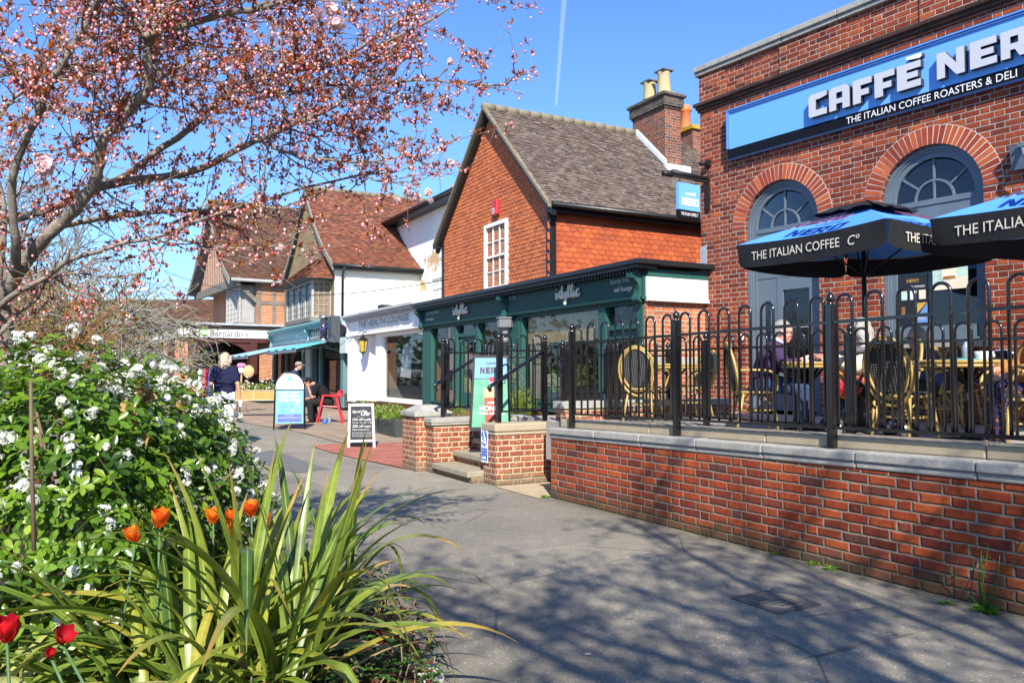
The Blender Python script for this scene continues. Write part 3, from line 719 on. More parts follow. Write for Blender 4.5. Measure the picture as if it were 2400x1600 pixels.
# block letters: outlines on a unit grid (x right, y up)
def cc(pts, cut): return pts
GL = {
 'C': [[(.06, 0), (.9, 0), (.9, .27), (.36, .27), (.36, .73), (.55, .73), (.9, .80), (.9, 1), (.12, 1), (0, .88), (0, .07)]],
 'A': [[(0, 0), (.33, 0), (.33, .27), (.62, .27), (.62, 0), (.95, 0), (.95, .85), (.80, 1), (.12, 1), (0, .90)], [(.34, .48), (.34, .74), (.62, .74), (.62, .48)]],
 'F': [[(0, 0), (.36, 0), (.36, .30), (.72, .30), (.72, .55), (.36, .55), (.36, .73), (.86, .73), (.86, 1), (0, 1)]],
 'E': [[(0, 0), (.86, 0), (.86, .27), (.36, .27), (.36, .38), (.76, .38), (.76, .62), (.36, .62), (.36, .73), (.86, .73), (.86, 1), (0, 1)]],
 'N': [[(0, 0), (.30, 0), (.30, .55), (.72, 0), (1.02, 0), (1.02, 1), (.72, 1), (.72, .45), (.30, 1), (0, 1)]],
 'R': [[(0, 0), (.33, 0), (.33, .28), (.50, .28), (.66, 0), (1.02, 0), (.80, .32), (.95, .40), (.95, .88), (.83, 1), (0, 1)], [(.34, .50), (.34, .75), (.62, .75), (.62, .50)]],
 'O': [[(.1, 0), (.9, 0), (1, .1), (1, .9), (.9, 1), (.1, 1), (0, .9), (0, .1)], [(.34, .27), (.34, .73), (.66, .73), (.66, .27)]]}
def glyph_mesh(ch):                                  # filled polygon with its hole, triangulated
    bm = bmesh.new(); eds = []
    for loop in GL[ch]:
        vs = [bm.verts.new((x, y, 0)) for x, y in loop]
        eds += [bm.edges.new((vs[i], vs[(i + 1) % len(vs)])) for i in range(len(vs))]
    bmesh.ops.triangle_fill(bm, use_beauty=True, edges=eds)
    bm.verts.index_update(); v = [(q.co.x, q.co.y) for q in bm.verts]; f = [tuple(q.index for q in p.verts) for p in bm.faces]; bm.free()
    return v, f
GM = {k: glyph_mesh(k) for k in GL}
def block_letter(ch, o, right, up, w, h, depth, parent, mats, back=0, name="letter"):
    right, up = Vector(right).normalized(), Vector(up).normalized(); nrm = right.cross(up); o = Vector(o); m = MB()
    v, f = GM[ch]; mx = max(x for x, y in v)
    T = lambda x, y, z: o + right * (x / mx * w) + up * (y * h) + nrm * z
    def fixed(F):
        a, b, c = [v[q] for q in F[:3]]
        return F if (b[0] - a[0]) * (c[1] - a[1]) - (b[1] - a[1]) * (c[0] - a[0]) > 0 else F[::-1]
    m.cur = 0; m.add([T(x, y, depth) for x, y in v], [fixed(q) for q in f])
    m.cur = 1
    for L in GL[ch]:
        n = len(L); m.add([T(x, y, back) for x, y in L] + [T(x, y, depth) for x, y in L], [(i, (i + 1) % n, n + (i + 1) % n, n + i) for i in range(n)])
    return m.build(name, mats, parent)
M_LETF = plain("raised letter white", (.46, .47, .52), .5, .03, 3)
M_LSIDE = plain("letter side", (.03, .03, .035), .5)
def nero_x(px, py=250): return (lambda r: r)(None)
def n_at(px, py, d=-.2):                             # where a picture point meets the plane of the letters
    r = ray(px, py); v = N.v; k = (d + N.o.dot(v)) / (r.x * v.x + r.y * v.y); p = Vector((0, 0, CAM_H)) + r * k
    q = p - N.o; return q.dot(N.u), p.z
LET = [('C', 1893, 1938), ('A', 1941, 1992), ('F', 1997, 2044), ('F', 2048, 2098), ('E', 2101, 2160), ('N', 2195, 2264), ('E', 2273, 2340), ('R', 2346, 2419), ('O', 2430, 2510)]
lb_, lt_ = 5.17, 5.50
for ch, xa, xb in LET:
    a0, a1 = n_at(xa, 200)[0], n_at(xb, 200)[0]
    block_letter(ch, N.P(a0, -.101, lb_), N.u, Z, (a1 - a0) * .95, lt_ - lb_, .085, fs_, [M_LETF, M_LSIDE])
aE = n_at(2122, 200)[0], n_at(2160, 200)[0]
m = MB(); q = [(aE[0], 5.585), (aE[0] + .02, 5.545), (aE[1] - .03, 5.525), (aE[1], 5.545), (aE[1], 5.585)]
m.cur = 1; m.prism([N.P(a, -.185, z) for a, z in q], N.v * .084); m.cur = 0; m.add([N.P(a, -.1855, z) for a, z in q], [(0, 1, 2, 3, 4)]); m.build("accent", [M_LETTER, M_LSIDE], fs_)
a0, a1 = n_at(1984, 280, -.1)[0], n_at(2384, 170, -.1)[0]
text("THE ITALIAN COFFEE ROASTERS & DELI", N.P(a0, -.1045, 4.955), N.u, Z, a1 - a0, .095, M_LETTER, fs_, ext=.002)

# hanging sign on its bracket
hs = thing("hanging_sign", "small blue cafe sign hanging from a black wall bracket", "sign", N.P(.1, -.5, 3.6))
HA = .17                                             # the sign board stands out from the wall at this point of the front
V = Fr((N.P(HA, 0, 0).x, N.P(HA, 0, 0).y), (-N.v.x, -N.v.y), 1)   # a runs out from the wall
m = MB(); m.fb(V, 0.001, .04, -.035, .035, 4.2, 4.74); m.fb(V, .04, .98, -.02, .02, 4.65, 4.69); m.tube([V.P(.05, 0, 4.72), V.P(.86, 0, 4.72)], .04, 10); m.tube([V.P(.90, -.04, 4.66), V.P(1.10, -.04, 4.66)], .045, 10)
m.build("bracket", M_BLACK, hs)
b0, b1, bz0, bz1 = .24, .74, 4.0, 4.57
m = MB(); m.fb(V, b0, b1, -.03, .03, bz0 + .13, bz1); pnl = m.build("panel", M_SKYBLUE, hs)
m = MB(); m.fb(V, b0, b1, -.031, .031, bz0, bz0 + .1295); m.build("black_foot", M_NAVY, hs)
for a in (b0 + .06, b1 - .06): m = MB(); m.tube([V.P(a, 0, bz1), V.P(a, 0, 4.66)], .008, 6); m.build("hanger", M_BLACK, hs)
sd = -V.u; nrm = sd.cross(Z); on = .032 if nrm.dot(V.v) > 0 else -.032
text("CAFFÈ", V.P(b1 - .15, on, 4.37), sd, Z, .24, .065, M_LETTER, hs, ext=.002, bold=.02)
for ch, x in zip("NERO", (0, .107, .205, .30)):
    block_letter(ch, V.P(b1 - .06 - x, on * 1.0, 4.20), sd, Z, .088, .13, .006, hs, [M_LETTER, M_LSIDE])
text("THE ITALIAN COFFEE Cº", V.P(b1 - .05, on, 4.04), sd, Z, .40, .05, M_LETTER, hs, ext=.002, bold=.01)
# small wall fittings
cm = thing("security_camera", "small black camera on the cafe corner above the hanging sign", "camera", N.P(.19, -.05, 5.0))
m = MB(); m.fb(N, .16, .24, -.07, -.001, 4.93, 5.03); m.build("mount", M_BLACK, cm)
m = MB(); m.tube([N.P(.2, -.07, 4.99), N.P(.13, -.17, 4.96)], [.035, .03], 8); m.tube([N.P(.17, -.004, 4.93), N.P(.165, -.004, 4.8), N.P(.15, -.004, 4.74)], .006, 5); m.build("lens_housing", M_BLACK, cm)
fl = thing("floodlight", "grey floodlight with metal bracket on the cafe wall at the picture edge", "lamp", N.P(5.1, -.2, 4.0))
m = MB(); m.prism([N.P(4.90, d, z) for d, z in ((-.002, 3.86), (-.10, 3.86), (-.16, 4.14), (-.002, 4.18))], N.u * .42); m.build("housing", plain("floodlight grey", (.10, .13, .17), .4), fl)
m = MB(); m.tube([N.P(5.02, -.12, 4.16), N.P(5.08, -.22, 4.0), N.P(5.14, -.2, 3.88)], .022, 8); m.fb(N, 5.0, 5.36, -.19, -.17, 4.10, 4.13); m.build("bracket", M_GREYP, fl)
m = MB(); m.lathe([(.0, 0), (.02, 0), (.03, .03), (.03, .07), (.02, .1), (0, .1)], N.P(.86, -.03, 1.99), 10); wl2 = m.build("wall_sensor", M_WHITE); tag(wl2, "small white sensor beside the cafe door frame", "sensor")
lf = MB(); lf.prism([N.P(-.01, -.012, 3.02), N.P(.12, -.012, 3.1), N.P(.12, -.012, 3.62), N.P(-.01, -.012, 3.6)], N.v * .01); lf.quad(N.P(-.3, -.25, 3.18), N.P(.1, -.012, 3.08), N.P(.1, -.012, 3.3), N.P(-.05, -.05, 3.34))
lf.build("lead_flashing", M_LEAD, cafe)
# ================================================================ the row of shops and houses
def on(fr, px, py, d=0):                             # where a picture point meets a front plane of a frame: (along, height)
    r = ray(px, py); k = (d + fr.o.dot(fr.v)) / (r.x * fr.v.x + r.y * fr.v.y); p = Vector((0, 0, CAM_H)) + r * k
    return (p - fr.o).dot(fr.u), p.z
def slope_tiles(m, o, along, up, L, H, gauge=.1, tw=.165, inside=None, lift=.018, jit=.004, eps=0):
    """plain tiles on a roof slope: o is the lower corner, along the eaves, up the slope"""
    along, up = Vector(along).normalized(), Vector(up).normalized(); n = along.cross(up)
    if n.z < 0: n = -n
    o = Vector(o); rows = int(H / gauge) + 1
    for j in range(rows):
        y = j * gauge; off = (j % 2) * tw / 2; i0 = -1
        for i in range(i0, int(L / tw) + 2):
            x0 = max(0, i * tw + off + .0015); x1 = min(L, (i + 1) * tw + off - .0015)
            if x1 - x0 < .02: continue
            if inside and not inside((x0 + x1) / 2, y): continue
            l0, l1 = lift + U(-jit, jit * 1.5), lift + U(-jit, jit * 1.5); y0 = y + U(-.004, .004); y1 = min(y + gauge * 1.25, H + .02)
            a = o + along * x0 + up * y0; b = o + along * x1 + up * y0; c = o + along * x1 + up * y1; d = o + along * x0 + up * y1
            r = rng.random(); e = n * .0015
            m.add([a + n * l0, b + n * l1, c + e, d + e, a, b], [(0, 1, 2, 3), (4, 5, 1, 0)], rnd=r)
def club_tiles(m, o, along, L, H, nrm, inside=None, tw=.165, gauge=.095):
    """tile hanging: round-ended tiles, each leaning out at its foot"""
    along = Vector(along).normalized(); nrm = Vector(nrm); o = Vector(o)
    arc = [(-.5, .36), (-.46, .16), (-.33, .03), (0, -.02), (.33, .03), (.46, .16), (.5, .36)]
    for j in range(int(H / gauge) + 1):
        for i in range(-1, int(L / tw) + 2):
            x = i * tw + (j % 2) * tw / 2; y = j * gauge
            if x < -.02 or x > L + .02 or (inside and not inside(x, y)): continue
            r = rng.random(); t = .022 + U(-.003, .004); k = U(-.005, .005)
            P = lambda u, v, q: o + along * (x + u * (tw - .006)) + Z * (y + v * gauge * 1.5 + k) + nrm * q
            front = [P(u, v, t * (1 - v * .45)) for u, v in arc] + [P(.5, 1.02, .004), P(-.5, 1.02, .004)]
            back = [P(u, v, -.002) for u, v in arc]; n = len(arc)
            m.add(front + back, [tuple(range(n + 2))] + [(i2 + 1, i2, n + 2 + i2, n + 3 + i2) for i2 in range(n - 1)], rnd=r)
T_HUNG = tiles("hung clay tile", [(.44, .125, .053), (.51, .15, .06), (.57, .175, .068), (.47, .14, .058), (.37, .115, .058)], rough=.8)
T_BROWN = tiles("weathered brown tile", [(.085, .062, .053), (.13, .093, .077), (.165, .122, .103), (.11, .079, .067), (.20, .16, .138), (.145, .107, .09)], moss=(.23, .20, .11), moss_amt=.35, white=(.40, .38, .35))
T_RED = tiles("red roof tile", [(.10, .042, .030), (.18, .062, .040), (.25, .088, .050), (.15, .056, .04), (.31, .12, .07), (.075, .042, .036)], moss=(.16, .14, .07), moss_amt=.25)
T_RUST = tiles("rust brown roof tile", [(.085, .044, .032), (.12, .058, .038), (.155, .074, .048), (.105, .052, .037), (.075, .042, .034)], moss=(.20, .19, .08), moss_amt=.3)
M_RIDGE = plain("mossy mortar", (.20, .175, .125), .95, .3, 10, .1, bump=.8, bscale=30, dirt=(.20, .17, .07))
M_BARGE = plain("old grey bargeboard", (.22, .20, .16), .85, .2, 5)
M_BLKP = plain("black gloss timber", (.011, .012, .013), .4, .3, 4, .5)
M_GREEN = plain("bottle green paint", (.022, .085, .072), .5, .10, 3, .25)
M_GRSIGN = plain("dark green fascia", (.018, .066, .058), .55, .06, 2, .2)
M_RENDER = plain("white render", (.80, .78, .72), .8, .05, 1.5, .3, bump=.15, bscale=18)
M_ROOFD = plain("grey roofing felt", (.10, .10, .105), .9, .2, 3)

# ---------------------------------------------------------------- the tile-hung house with the green shopfront
spa = thing("tile_hung_house", "orange tile-hung gabled house with dark green shopfront and brown roof", "house", S.P(6, 1, 0))
GA0, GA1, GE, GR = 4.53, 10.35, 5.28, 8.06          # gable corners, eaves and ridge
GM_ = (GA0 + GA1) / 2; SLOPE = (GR - GE) / (GM_ - GA0)
def hz(a): return GR - SLOPE * abs(a - GM_)          # height of the roof at a
m = MB(); D0, D1 = 1.0, 12.5
m.add([S.P(GA0, D0, 0), S.P(GA1, D0, 0), S.P(GA1, D0, GE), S.P(GM_, D0, GR), S.P(GA0, D0, GE)], [(0, 1, 2, 3, 4)])
m.quad(S.P(GA0, D0, 0), S.P(GA0, D1, 0), S.P(GA0, D1, GE), S.P(GA0, D0, GE)); m.quad(S.P(GA1, D1, 0), S.P(GA1, D0, 0), S.P(GA1, D0, GE), S.P(GA1, D1, GE))
m.add([S.P(GA1, D1, 0), S.P(GA0, D1, 0), S.P(GA0, D1, GE), S.P(GM_, D1, GR), S.P(GA1, D1, GE)], [(0, 1, 2, 3, 4)])
m.build("wall", M_BRICK_O, spa)
wa0, wz0 = on(S, 1192, 674, 1.0); wa1, wz1 = on(S, 1139, 530, 1.0)     # sash window: corners
m = MB()
club_tiles(m, S.P(GA1, D0, 3.2), -S.u, GA1 - GA0, GR - 3.2, -S.v, inside=lambda x, y: (3.2 + y) < hz(GA1 - x) - .16 and not (wa0 - .02 < GA1 - x < wa1 + .02 and wz0 - .06 < 3.2 + y < wz1 - .02))
m.build("hung_tiles", T_HUNG, spa)
m = MB(); club_tiles(m, S.P(GA0, D0, 3.2), S.v, 8, GE - 3.28, -S.u, tw=.19, gauge=.115)
m.build("hung_tiles", tiles("fish-scale tile sun-side tone", [(.34, .075, .030), (.40, .092, .034), (.45, .11, .038), (.36, .08, .034), (.29, .07, .036)], rough=.8), spa)  # same clay tile as the gable, colour deepened because this side takes full sun
m = MB(); Lr = sqrt((GM_ - GA0 + .25) ** 2 + (GR - GE + .25 * SLOPE) ** 2); upr = Vector((S.u * (GM_ - GA0) + Z * (GR - GE))).normalized()
upl = Vector((-S.u * (GM_ - GA0) + Z * (GR - GE))).normalized()
er = S.P(GA0 - .25, .80, GE - .25 * SLOPE + .06); el = S.P(GA1 + .25, .80, GE - .25 * SLOPE + .06)
slope_tiles(m, er, S.v, upr, 11.5, Lr, .098, .165, lift=.022, jit=.009)
slope_tiles(m, el, S.v, upl, 4, Lr, .098, .165, lift=.02)
roof = m.build("roof", T_BROWN, spa)
m = MB(); m.hexa([er + Z * -.05, er + S.v * 11.5 + Z * -.05, S.P(GM_, 12.3, GR + .01), S.P(GM_, .80, GR + .01), er, er + S.v * 11.5, S.P(GM_, 12.3, GR + .06), S.P(GM_, .80, GR + .06)])
m.hexa([el + Z * -.05, el + S.v * 11.5 + Z * -.05, S.P(GM_, 12.3, GR + .01), S.P(GM_, .80, GR + .01), el, el + S.v * 11.5, S.P(GM_, 12.3, GR + .06), S.P(GM_, .80, GR + .06)])
m.build("roof_deck", M_ROOFD, roof)
m = MB(); d = .78
while d < 5.5:
    m.tube([S.P(GM_, d, GR + .06), S.P(GM_, d + .33, GR + .06 + U(-.006, .006))], .105, 10); d += .335
m.build("ridge_tiles", M_RIDGE, roof)
def barge(m, a0, z0, a1, z1, da, db, w):            # sloping board, w deep (vertical)
    m.hexa([S.P(a0, da, z0 - w), S.P(a1, da, z1 - w), S.P(a1, db, z1 - w), S.P(a0, db, z0 - w), S.P(a0, da, z0), S.P(a1, da, z1), S.P(a1, db, z1), S.P(a0, db, z0)])
m = MB()
for a in (GA0 - .27, GA1 + .27): barge(m, a, GE - .27 * SLOPE + .05, GM_, GR + .05, .86, .98, .22)
m.build("bargeboard", M_BLKP, spa)
m = MB()
for a in (GA0 - .27, GA1 + .27): barge(m, a, GE - .27 * SLOPE + .085, GM_, GR + .085, .77, .858, .085)
m.build("verge", M_RIDGE, spa)
m = MB()
m.fb(S, GA0 - .05, GA0 + .14, .965, .999, 3.25, GE - .05); m.fb(S, GA0 - .035, GA0 - .001, .998, 1.12, 3.25, GE - .05)
m.build("corner_board", M_BLKP, spa); m = MB(); m.fb(S, GA1 - .07, GA1 + .04, .95, .999, 3.25, GE - .08)
m.build("corner_board", M_BLKP, spa)
m = MB(); m.fb(S, GA0 - .22, GA0 - .03, .9, 10, GE - .34, GE - .24); m.tube([S.P(GA0 - .32, .85, GE - .20), S.P(GA0 - .32, 9, GE - .20)], .058, 8)
m.fb(S, GA1 + .1, GA1 + .42, .84, 1.0, GE - .30, GE - .22); m.build("gutter", M_BLKP, spa)
def sash(fr, a0, a1, z0, z1, d, owner, cols=3, rows=4, mat=None, recess=.06, name="window", gmat=None, frame=.07):
    mt = mat or M_WHITE; m = MB()
    m.fb(fr, a0, a0 + frame, d - .02, d + .1, z0, z1); m.fb(fr, a1 - frame, a1, d - .02, d + .1, z0, z1); m.fb(fr, a0 + frame, a1 - frame, d - .02, d + .1, z1 - frame, z1); m.fb(fr, a0 - .05, a1 + .05, d - .06, d + .1, z0 - .06, z0 - .0005); m.fb(fr, a0 + frame, a1 - frame, d - .02, d + .1, z0, z0 + frame)
    zm = (z0 + z1) / 2; m.fb(fr, a0 + frame, a1 - frame, d + .0, d + .08, zm - .025, zm + .025)
    aa, bb = a0 + frame, a1 - frame
    for k in range(1, cols): x = aa + (bb - aa) * k / cols; m.fb(fr, x - .011, x + .011, d + .02, d + .055, z0 + frame, zm - .026); m.fb(fr, x - .011, x + .011, d + .012, d + .045, zm + .026, z1 - frame)
    for k in range(1, rows):
        if k * 2 == rows: continue
        zz = z0 + frame + (z1 - z0 - 2 * frame) * k / rows; m.fb(fr, aa, bb, d + .022, d + .053, zz - .011, zz + .011)
    w = m.build(name, mt, owner)
    g = MB(); g.quad(fr.P(aa, d + .058, z0 + frame), fr.P(bb, d + .058, z0 + frame), fr.P(bb, d + .058, z1 - frame), fr.P(aa, d + .058, z1 - frame)); g.build("pane", gmat or M_GLASSW, w)
    return w
M_GLASSW = glassm("upper window glass", refl=.16, see=.25, dark=(.03, .04, .05))
M_CURT = plain("pale curtain", (.55, .56, .56), .9, .15, 3)
sw = sash(S, wa0, wa1, wz0, wz1, .955, spa, frame=.09)
# alarm box
ba, bz = on(S, 1161, 488, .9)
al = thing("alarm_box", "red and white alarm box high on the orange tile-hung gable", "alarm box", S.P(ba, .93, bz - .15))
m = MB(); m.fb(S, ba - .12, ba + .12, .87, .97, bz - .16, bz + .20); bev(m.build("box", plain("alarm red", (.50, .02, .035), .4, .08), al), .02)
m = MB(); m.fb(S, ba - .10, ba + .122, .866, .8695, bz - .155, bz + .03); m.build("white_panel", plain("alarm panel red", (.50, .02, .035), .4), al)
text("CIA", S.P(ba + .115, .864, bz - .13), -S.u, Z, .17, .14, M_LETTER, al, ext=.002, bold=.02)
# chimney
ch = MB(); CA0, CA1, CD0, CD1 = 6.16, 7.55, 5.52, 6.05
ch.fb(S, CA0, CA1, CD0, CD1, 6.4, 8.48)
chm = ch.build("chimney", brick("chimney brick", [(.14, .055, .04), (.28, .08, .05), (.36, .11, .06), (.20, .08, .06), (.10, .075, .065)], (.30, .27, .22), 1), roof)
m = MB(); m.fb(S, CA0 - .03, CA1 + .03, CD0 - .03, CD1 + .03, 8.481, 8.54); m.fb(S, CA0 - .07, CA1 + .07, CD0 - .07, CD1 + .07, 8.541, 8.80); m.fb(S, CA0 - .12, CA1 + .12, CD0 - .12, CD1 + .12, 8.801, 8.88)
m.build("chimney_cap", brick("sooty brick", [(.05, .045, .04), (.09, .07, .06), (.13, .10, .09)], (.2, .18, .15), 1), chm)
m = MB(); q0 = [(CA0 - .06, CD0 - .06), (CA1 + .06, CD0 - .06), (CA1 + .06, CD1 + .06), (CA0 - .06, CD1 + .06)]; q1 = [(CA0 + .12, CD0 + .1), (CA1 - .12, CD0 + .1), (CA1 - .12, CD1 - .1), (CA0 + .12, CD1 - .1)]
m.hexa([S.P(a, d, 8.8805) for a, d in q0] + [S.P(a, d, 9.0) for a, d in q1])
m.build("flaunching", plain("lichen mortar", (.42, .26, .03), .95, .35, 8, .1, bump=.8, bscale=30, dirt=(.22, .20, .15)), chm)
M_POT = plain("cream chimney pot", (.40, .33, .20), .8, .15, 5, .2, dirt=(.46, .27, .03))
for a, h in ((CA0 + .34, .60), (CA0 + .95, .50)):
    m = MB(); m.lathe([(.20, 0), (.185, .05), (.165, h - .1), (.175, h - .06), (.175, h)], S.P(a, 5.78, 8.98), 14); pt = m.build("chimney_pot", M_POT, chm)
    m = MB(); m.fb(S, a - .2, a + .2, 5.6, 5.97, 8.98 + h + .001, 8.98 + h + .035); m.build("slate_cover", M_ROOFD, pt)
m = MB(); zc = hz(CA0) + .09
m.hexa([S.P(CA0 - .06, CD0 - .06, zc - .02), S.P(GM_ - .1, CD0 - .06, GR - .03), S.P(GM_ - .1, CD0 - .001, GR + .02), S.P(CA0 - .06, CD0 - .001, zc + .03), S.P(CA0 - .06, CD0 - .055, zc + .10), S.P(GM_ - .1, CD0 - .055, GR + .11), S.P(GM_ - .1, CD0 - .0005, GR + .15), S.P(CA0 - .06, CD0 - .0005, zc + .15)])
m.fb(S, CA0 - .12, CA0 - .002, CD0 - .06, CD1 + .25, zc - .16, zc + .03); m.build("flashing", plain("bright lead", (.50, .56, .64), .5, .15, 4), chm)
# second stack behind, with an orange pot
c2 = MB(); c2.fb(S, 7.1, 8.1, 7.3, 7.9, 6.4, 8.42); ch2 = c2.build("chimney", MC["chimney brick"], roof)
m = MB(); m.fb(S, 7.03, 8.17, 7.22, 7.98, 8.4205, 8.53); m.build("chimney_cap", MC["lichen mortar"], ch2)
oa = S.P(7.75, 7.6, 8.5); m = MB(); m.lathe([(.16, 0), (.15, .1), (.145, .62), (.19, .65), (.19, .73), (.15, .76), (.14, .82)], oa, 14); m.build("chimney_pot", plain("orange chimney pot", (.62, .17, .05), .6, .1), ch2)

# shopfront of the tile-hung house
SF = 9.36
m = MB()
m.fb(S, -.02, SF, .045, 1.0, 0, .60); m.fb(S, 0, .02, .05, 1.25, .6, 2.66); m.fb(S, SF - .03, SF, .05, .99, .6, 2.66); m.fb(S, -.02, .02, .02, .2, 0, 2.66)
m.build("shop_wall", M_BRICK_O, spa)
m = MB(); m.fb(S, -.28, SF + .1, -.34, .1, 3.20, 3.27); m.fb(S, -.22, SF + .08, -.27, .1, 3.14, 3.1995); m.fb(S, -.28, 4.4, .1005, 3, 3.19, 3.27); m.fb(S, 4.4, SF + .1, .1005, .95, 3.19, 3.27)
m.build("shop_cornice", M_BLKP, spa)
m = MB(); a = -.1
while a < SF: m.fb(S, a, a + .045, -.20, -.07, 3.085, 3.139); a += .09
m.build("dentils", M_BLKP, spa)
m = MB(); m.fb(S, -.08, SF, -.075, .15, 2.70, 3.139); m.build("fascia", M_GRSIGN, spa)
m = MB(); m.fb(S, -.1, SF, -.10, .15, 2.66, 2.6995); m.fb(S, -.1, SF, -.12, -.1005, 2.685, 2.70); m.fb(S, -.05, SF, .0, .15, 2.60, 2.6595)
cols_ = [(9.36, 8.80), (7.30, 7.20), (6.14, 6.03), (4.82, 3.98), (1.24, 1.02), (.14, .0)]
for a1, a0 in cols_: m.fb(S, a0, a1, -.03, .12, .60 if a0 > .5 else .3, 2.5995)
m.fb(S, 9.15, 9.22, -.045, -.031, .7, 2.59); m.fb(S, 8.9, 8.96, -.045, -.031, .7, 2.59); m.fb(S, 4.08, 4.14, -.045, -.031, .7, 2.59); m.fb(S, 4.66, 4.72, -.045, -.031, .7, 2.59)
m.fb(S, 7.31, 8.79, -.0, .1, .60, .75); m.fb(S, 4.83, 6.02, 0, .1, .60, .75); m.fb(S, 1.25, 3.97, -.0, .1, .72, .93); m.fb(S, 1.25, 3.97, -.04, -.0005, .9, .935); m.fb(S, 7.31, 8.79, -.04, -.0005, .72, .755)
m.fb(S, 6.15, 7.19, .0, .1, 2.32, 2.40); m.fb(S, .15, 1.01, 0, .1, 2.2, 2.28)
# doors
for a0, a1, zt in ((6.15, 7.19, 2.319), (.15, 1.01, 2.199)):
    m.fb(S, a0, a0 + .13, .06, .11, .1, zt); m.fb(S, a1 - .13, a1, .06, .11, .1, zt); m.fb(S, a0 + .1305, a1 - .1305, .06, .11, .1, 1.0); m.fb(S, a0 + .1305, a1 - .1305, .06, .11, zt - .14, zt)
spf = m.build("shopfront", M_GREEN, spa)
m = MB()
def pane(a0, a1, z0, z1, d=.07): m.quad(S.P(a1, d, z0), S.P(a0, d, z0), S.P(a0, d, z1), S.P(a1, d, z1))
for q in ((7.31, 8.79, .75, 2.6), (4.83, 6.02, .75, 2.6), (1.25, 3.97, .935, 2.6), (6.15, 7.19, 2.4, 2.6), (.15, 1.01, 2.28, 2.6)): pane(*q)
pane(6.28, 7.06, 1.0, 2.18, .085); pane(.28, .88, 1.0, 2.06, .085)
m.build("pane", M_GLASSC, spf)
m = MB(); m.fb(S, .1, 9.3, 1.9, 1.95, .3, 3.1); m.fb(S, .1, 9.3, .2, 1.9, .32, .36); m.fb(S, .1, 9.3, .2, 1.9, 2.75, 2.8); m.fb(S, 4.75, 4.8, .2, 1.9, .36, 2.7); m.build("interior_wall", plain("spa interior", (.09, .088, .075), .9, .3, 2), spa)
m = MB(); m.fb(S, 7.6, 8.6, .5, .55, .8, 2.4); m.fb(S, 6.5, 7.0, .7, .75, .5, 1.6); m.build("interior_screen", plain("pale green screen", (.50, .55, .32), .8, .05), spa)
m = MB()
for k in range(9): m.fb(S, 3.86 - k * .07, 3.90 - k * .07, .12, .13, .95, 2.55)
m.build("slat_blind", plain("cream slats", (.50, .46, .36), .7), spa)
bl = MB(); z = 2.58; k = 0
while z > 2.07:
    for a0, a1 in ((1.28, 2.22), (2.24, 3.94)): bl.fb(S, a0, a1, .10 + .004 * (k % 2), .108 + .004 * (k % 2), z - .021, z, rnd=rng.random())
    z -= .0225; k += 1
bl.build("bamboo_blind", tiles("bamboo", [(.62, .44, .24), (.76, .57, .34), (.68, .50, .28)]), spf)
def scroll(a, w=.16, mat=None, owner=None, z1=3.10, h=.5, d=-.07):   # console bracket: S-shaped profile
    prof = [(0, 0), (-.05, .01), (-.085, .05), (-.08, .10), (-.05, .14), (-.045, .22), (-.07, .30), (-.13, .36), (-.19, .40), (-.20, .46), (-.16, .50), (0, .50)]
    m = MB(); m.prism([S.P(a - w / 2, d + x, z1 - .5 * h / .5 + y * h / .5) for x, y in prof], S.u * w)
    for q in (-.3, 0, .3): m.prism([S.P(a + q * w - .012, d + x - .008 * (0 < y < .5), z1 - h + y * h / .5) for x, y in prof], S.u * .024)
    m.tube([S.P(a - w / 2 - .012, d - .13, z1 - .06), S.P(a + w / 2 + .012, d - .13, z1 - .06)], .055, 12, smooth=False); m.tube([S.P(a - w / 2 - .01, d - .045, z1 - h + .06), S.P(a + w / 2 + .01, d - .045, z1 - h + .06)], .035, 10, smooth=False)
    return m.build("console_bracket", mat or M_GREEN, owner or spa)
for a in (SF - .06, 4.61, .03): scroll(a)
m = MB(); m.fb(S, -.14, -.06, -.02, 1.24, 2.68, 3.02); m.fb(S, -.17, -.06, -.02, 1.24, 2.63, 2.6795); m.build("side_panel", M_WHITE, spa)
m = MB(); m.fb(S, -.15, -.05, -.02, 1.24, 3.0205, 3.139); m.build("side_frieze", M_GREEN, spa)
m = MB(); m.fb(S, -.06, 0, .0, 1.24, .0, 2.63); m.build("side_wall", M_BRICK_O, spa)
m = MB(); m.fb(S, -.075, -.0605, .02, 1.24, 1.56, 1.72); m.build("stone_band", M_STONE, spa)
# lettering on the green fascia
sg = thing("shop_sign", "cream painted lettering and script name on the dark green fascia", "sign", S.P(4.6, -.08, 2.9))
RS = -S.u
def lab(s_, pxl, pyb, pxr, pyt, mat, d=-.077, shear=.0, owner=None, bold=0):
    a0, z0 = on(S, pxl, pyb, d); a1, z1 = on(S, pxr, pyt, d); am, z0b = on(S, pxr, pyb, d)
    return text(s_, S.P(a0, d, z0), RS, Z, abs(a0 - a1), max(.04, z1 - z0 - .0), mat, owner or sg, ext=.003, shear=shear, bold=bold)
M_CRL = plain("cream lettering", (.62, .58, .48), .5, .04); M_GRL = plain("grey lettering", (.42, .43, .42), .5, .04)
def labz(s_, a0, a1, z0, z1, mat, d=-.0765, shear=0, owner=None, bold=0): return text(s_, S.P(a0, d, z0), RS, Z, a0 - a1, z1 - z0, mat, owner or sg, ext=.003, shear=shear, bold=bold)
labz("spa treatments", 9.02, 8.17, 2.93, 3.03, M_GRL, shear=.15); labz("medispa", 9.02, 8.50, 2.79, 2.88, M_CRL, shear=.1, bold=.015)
labz("Nº73", 4.98, 4.70, 2.98, 3.06, M_GRL, shear=.15); labz("Nº73", 4.44, 4.17, 2.98, 3.06, M_GRL, shear=.15)
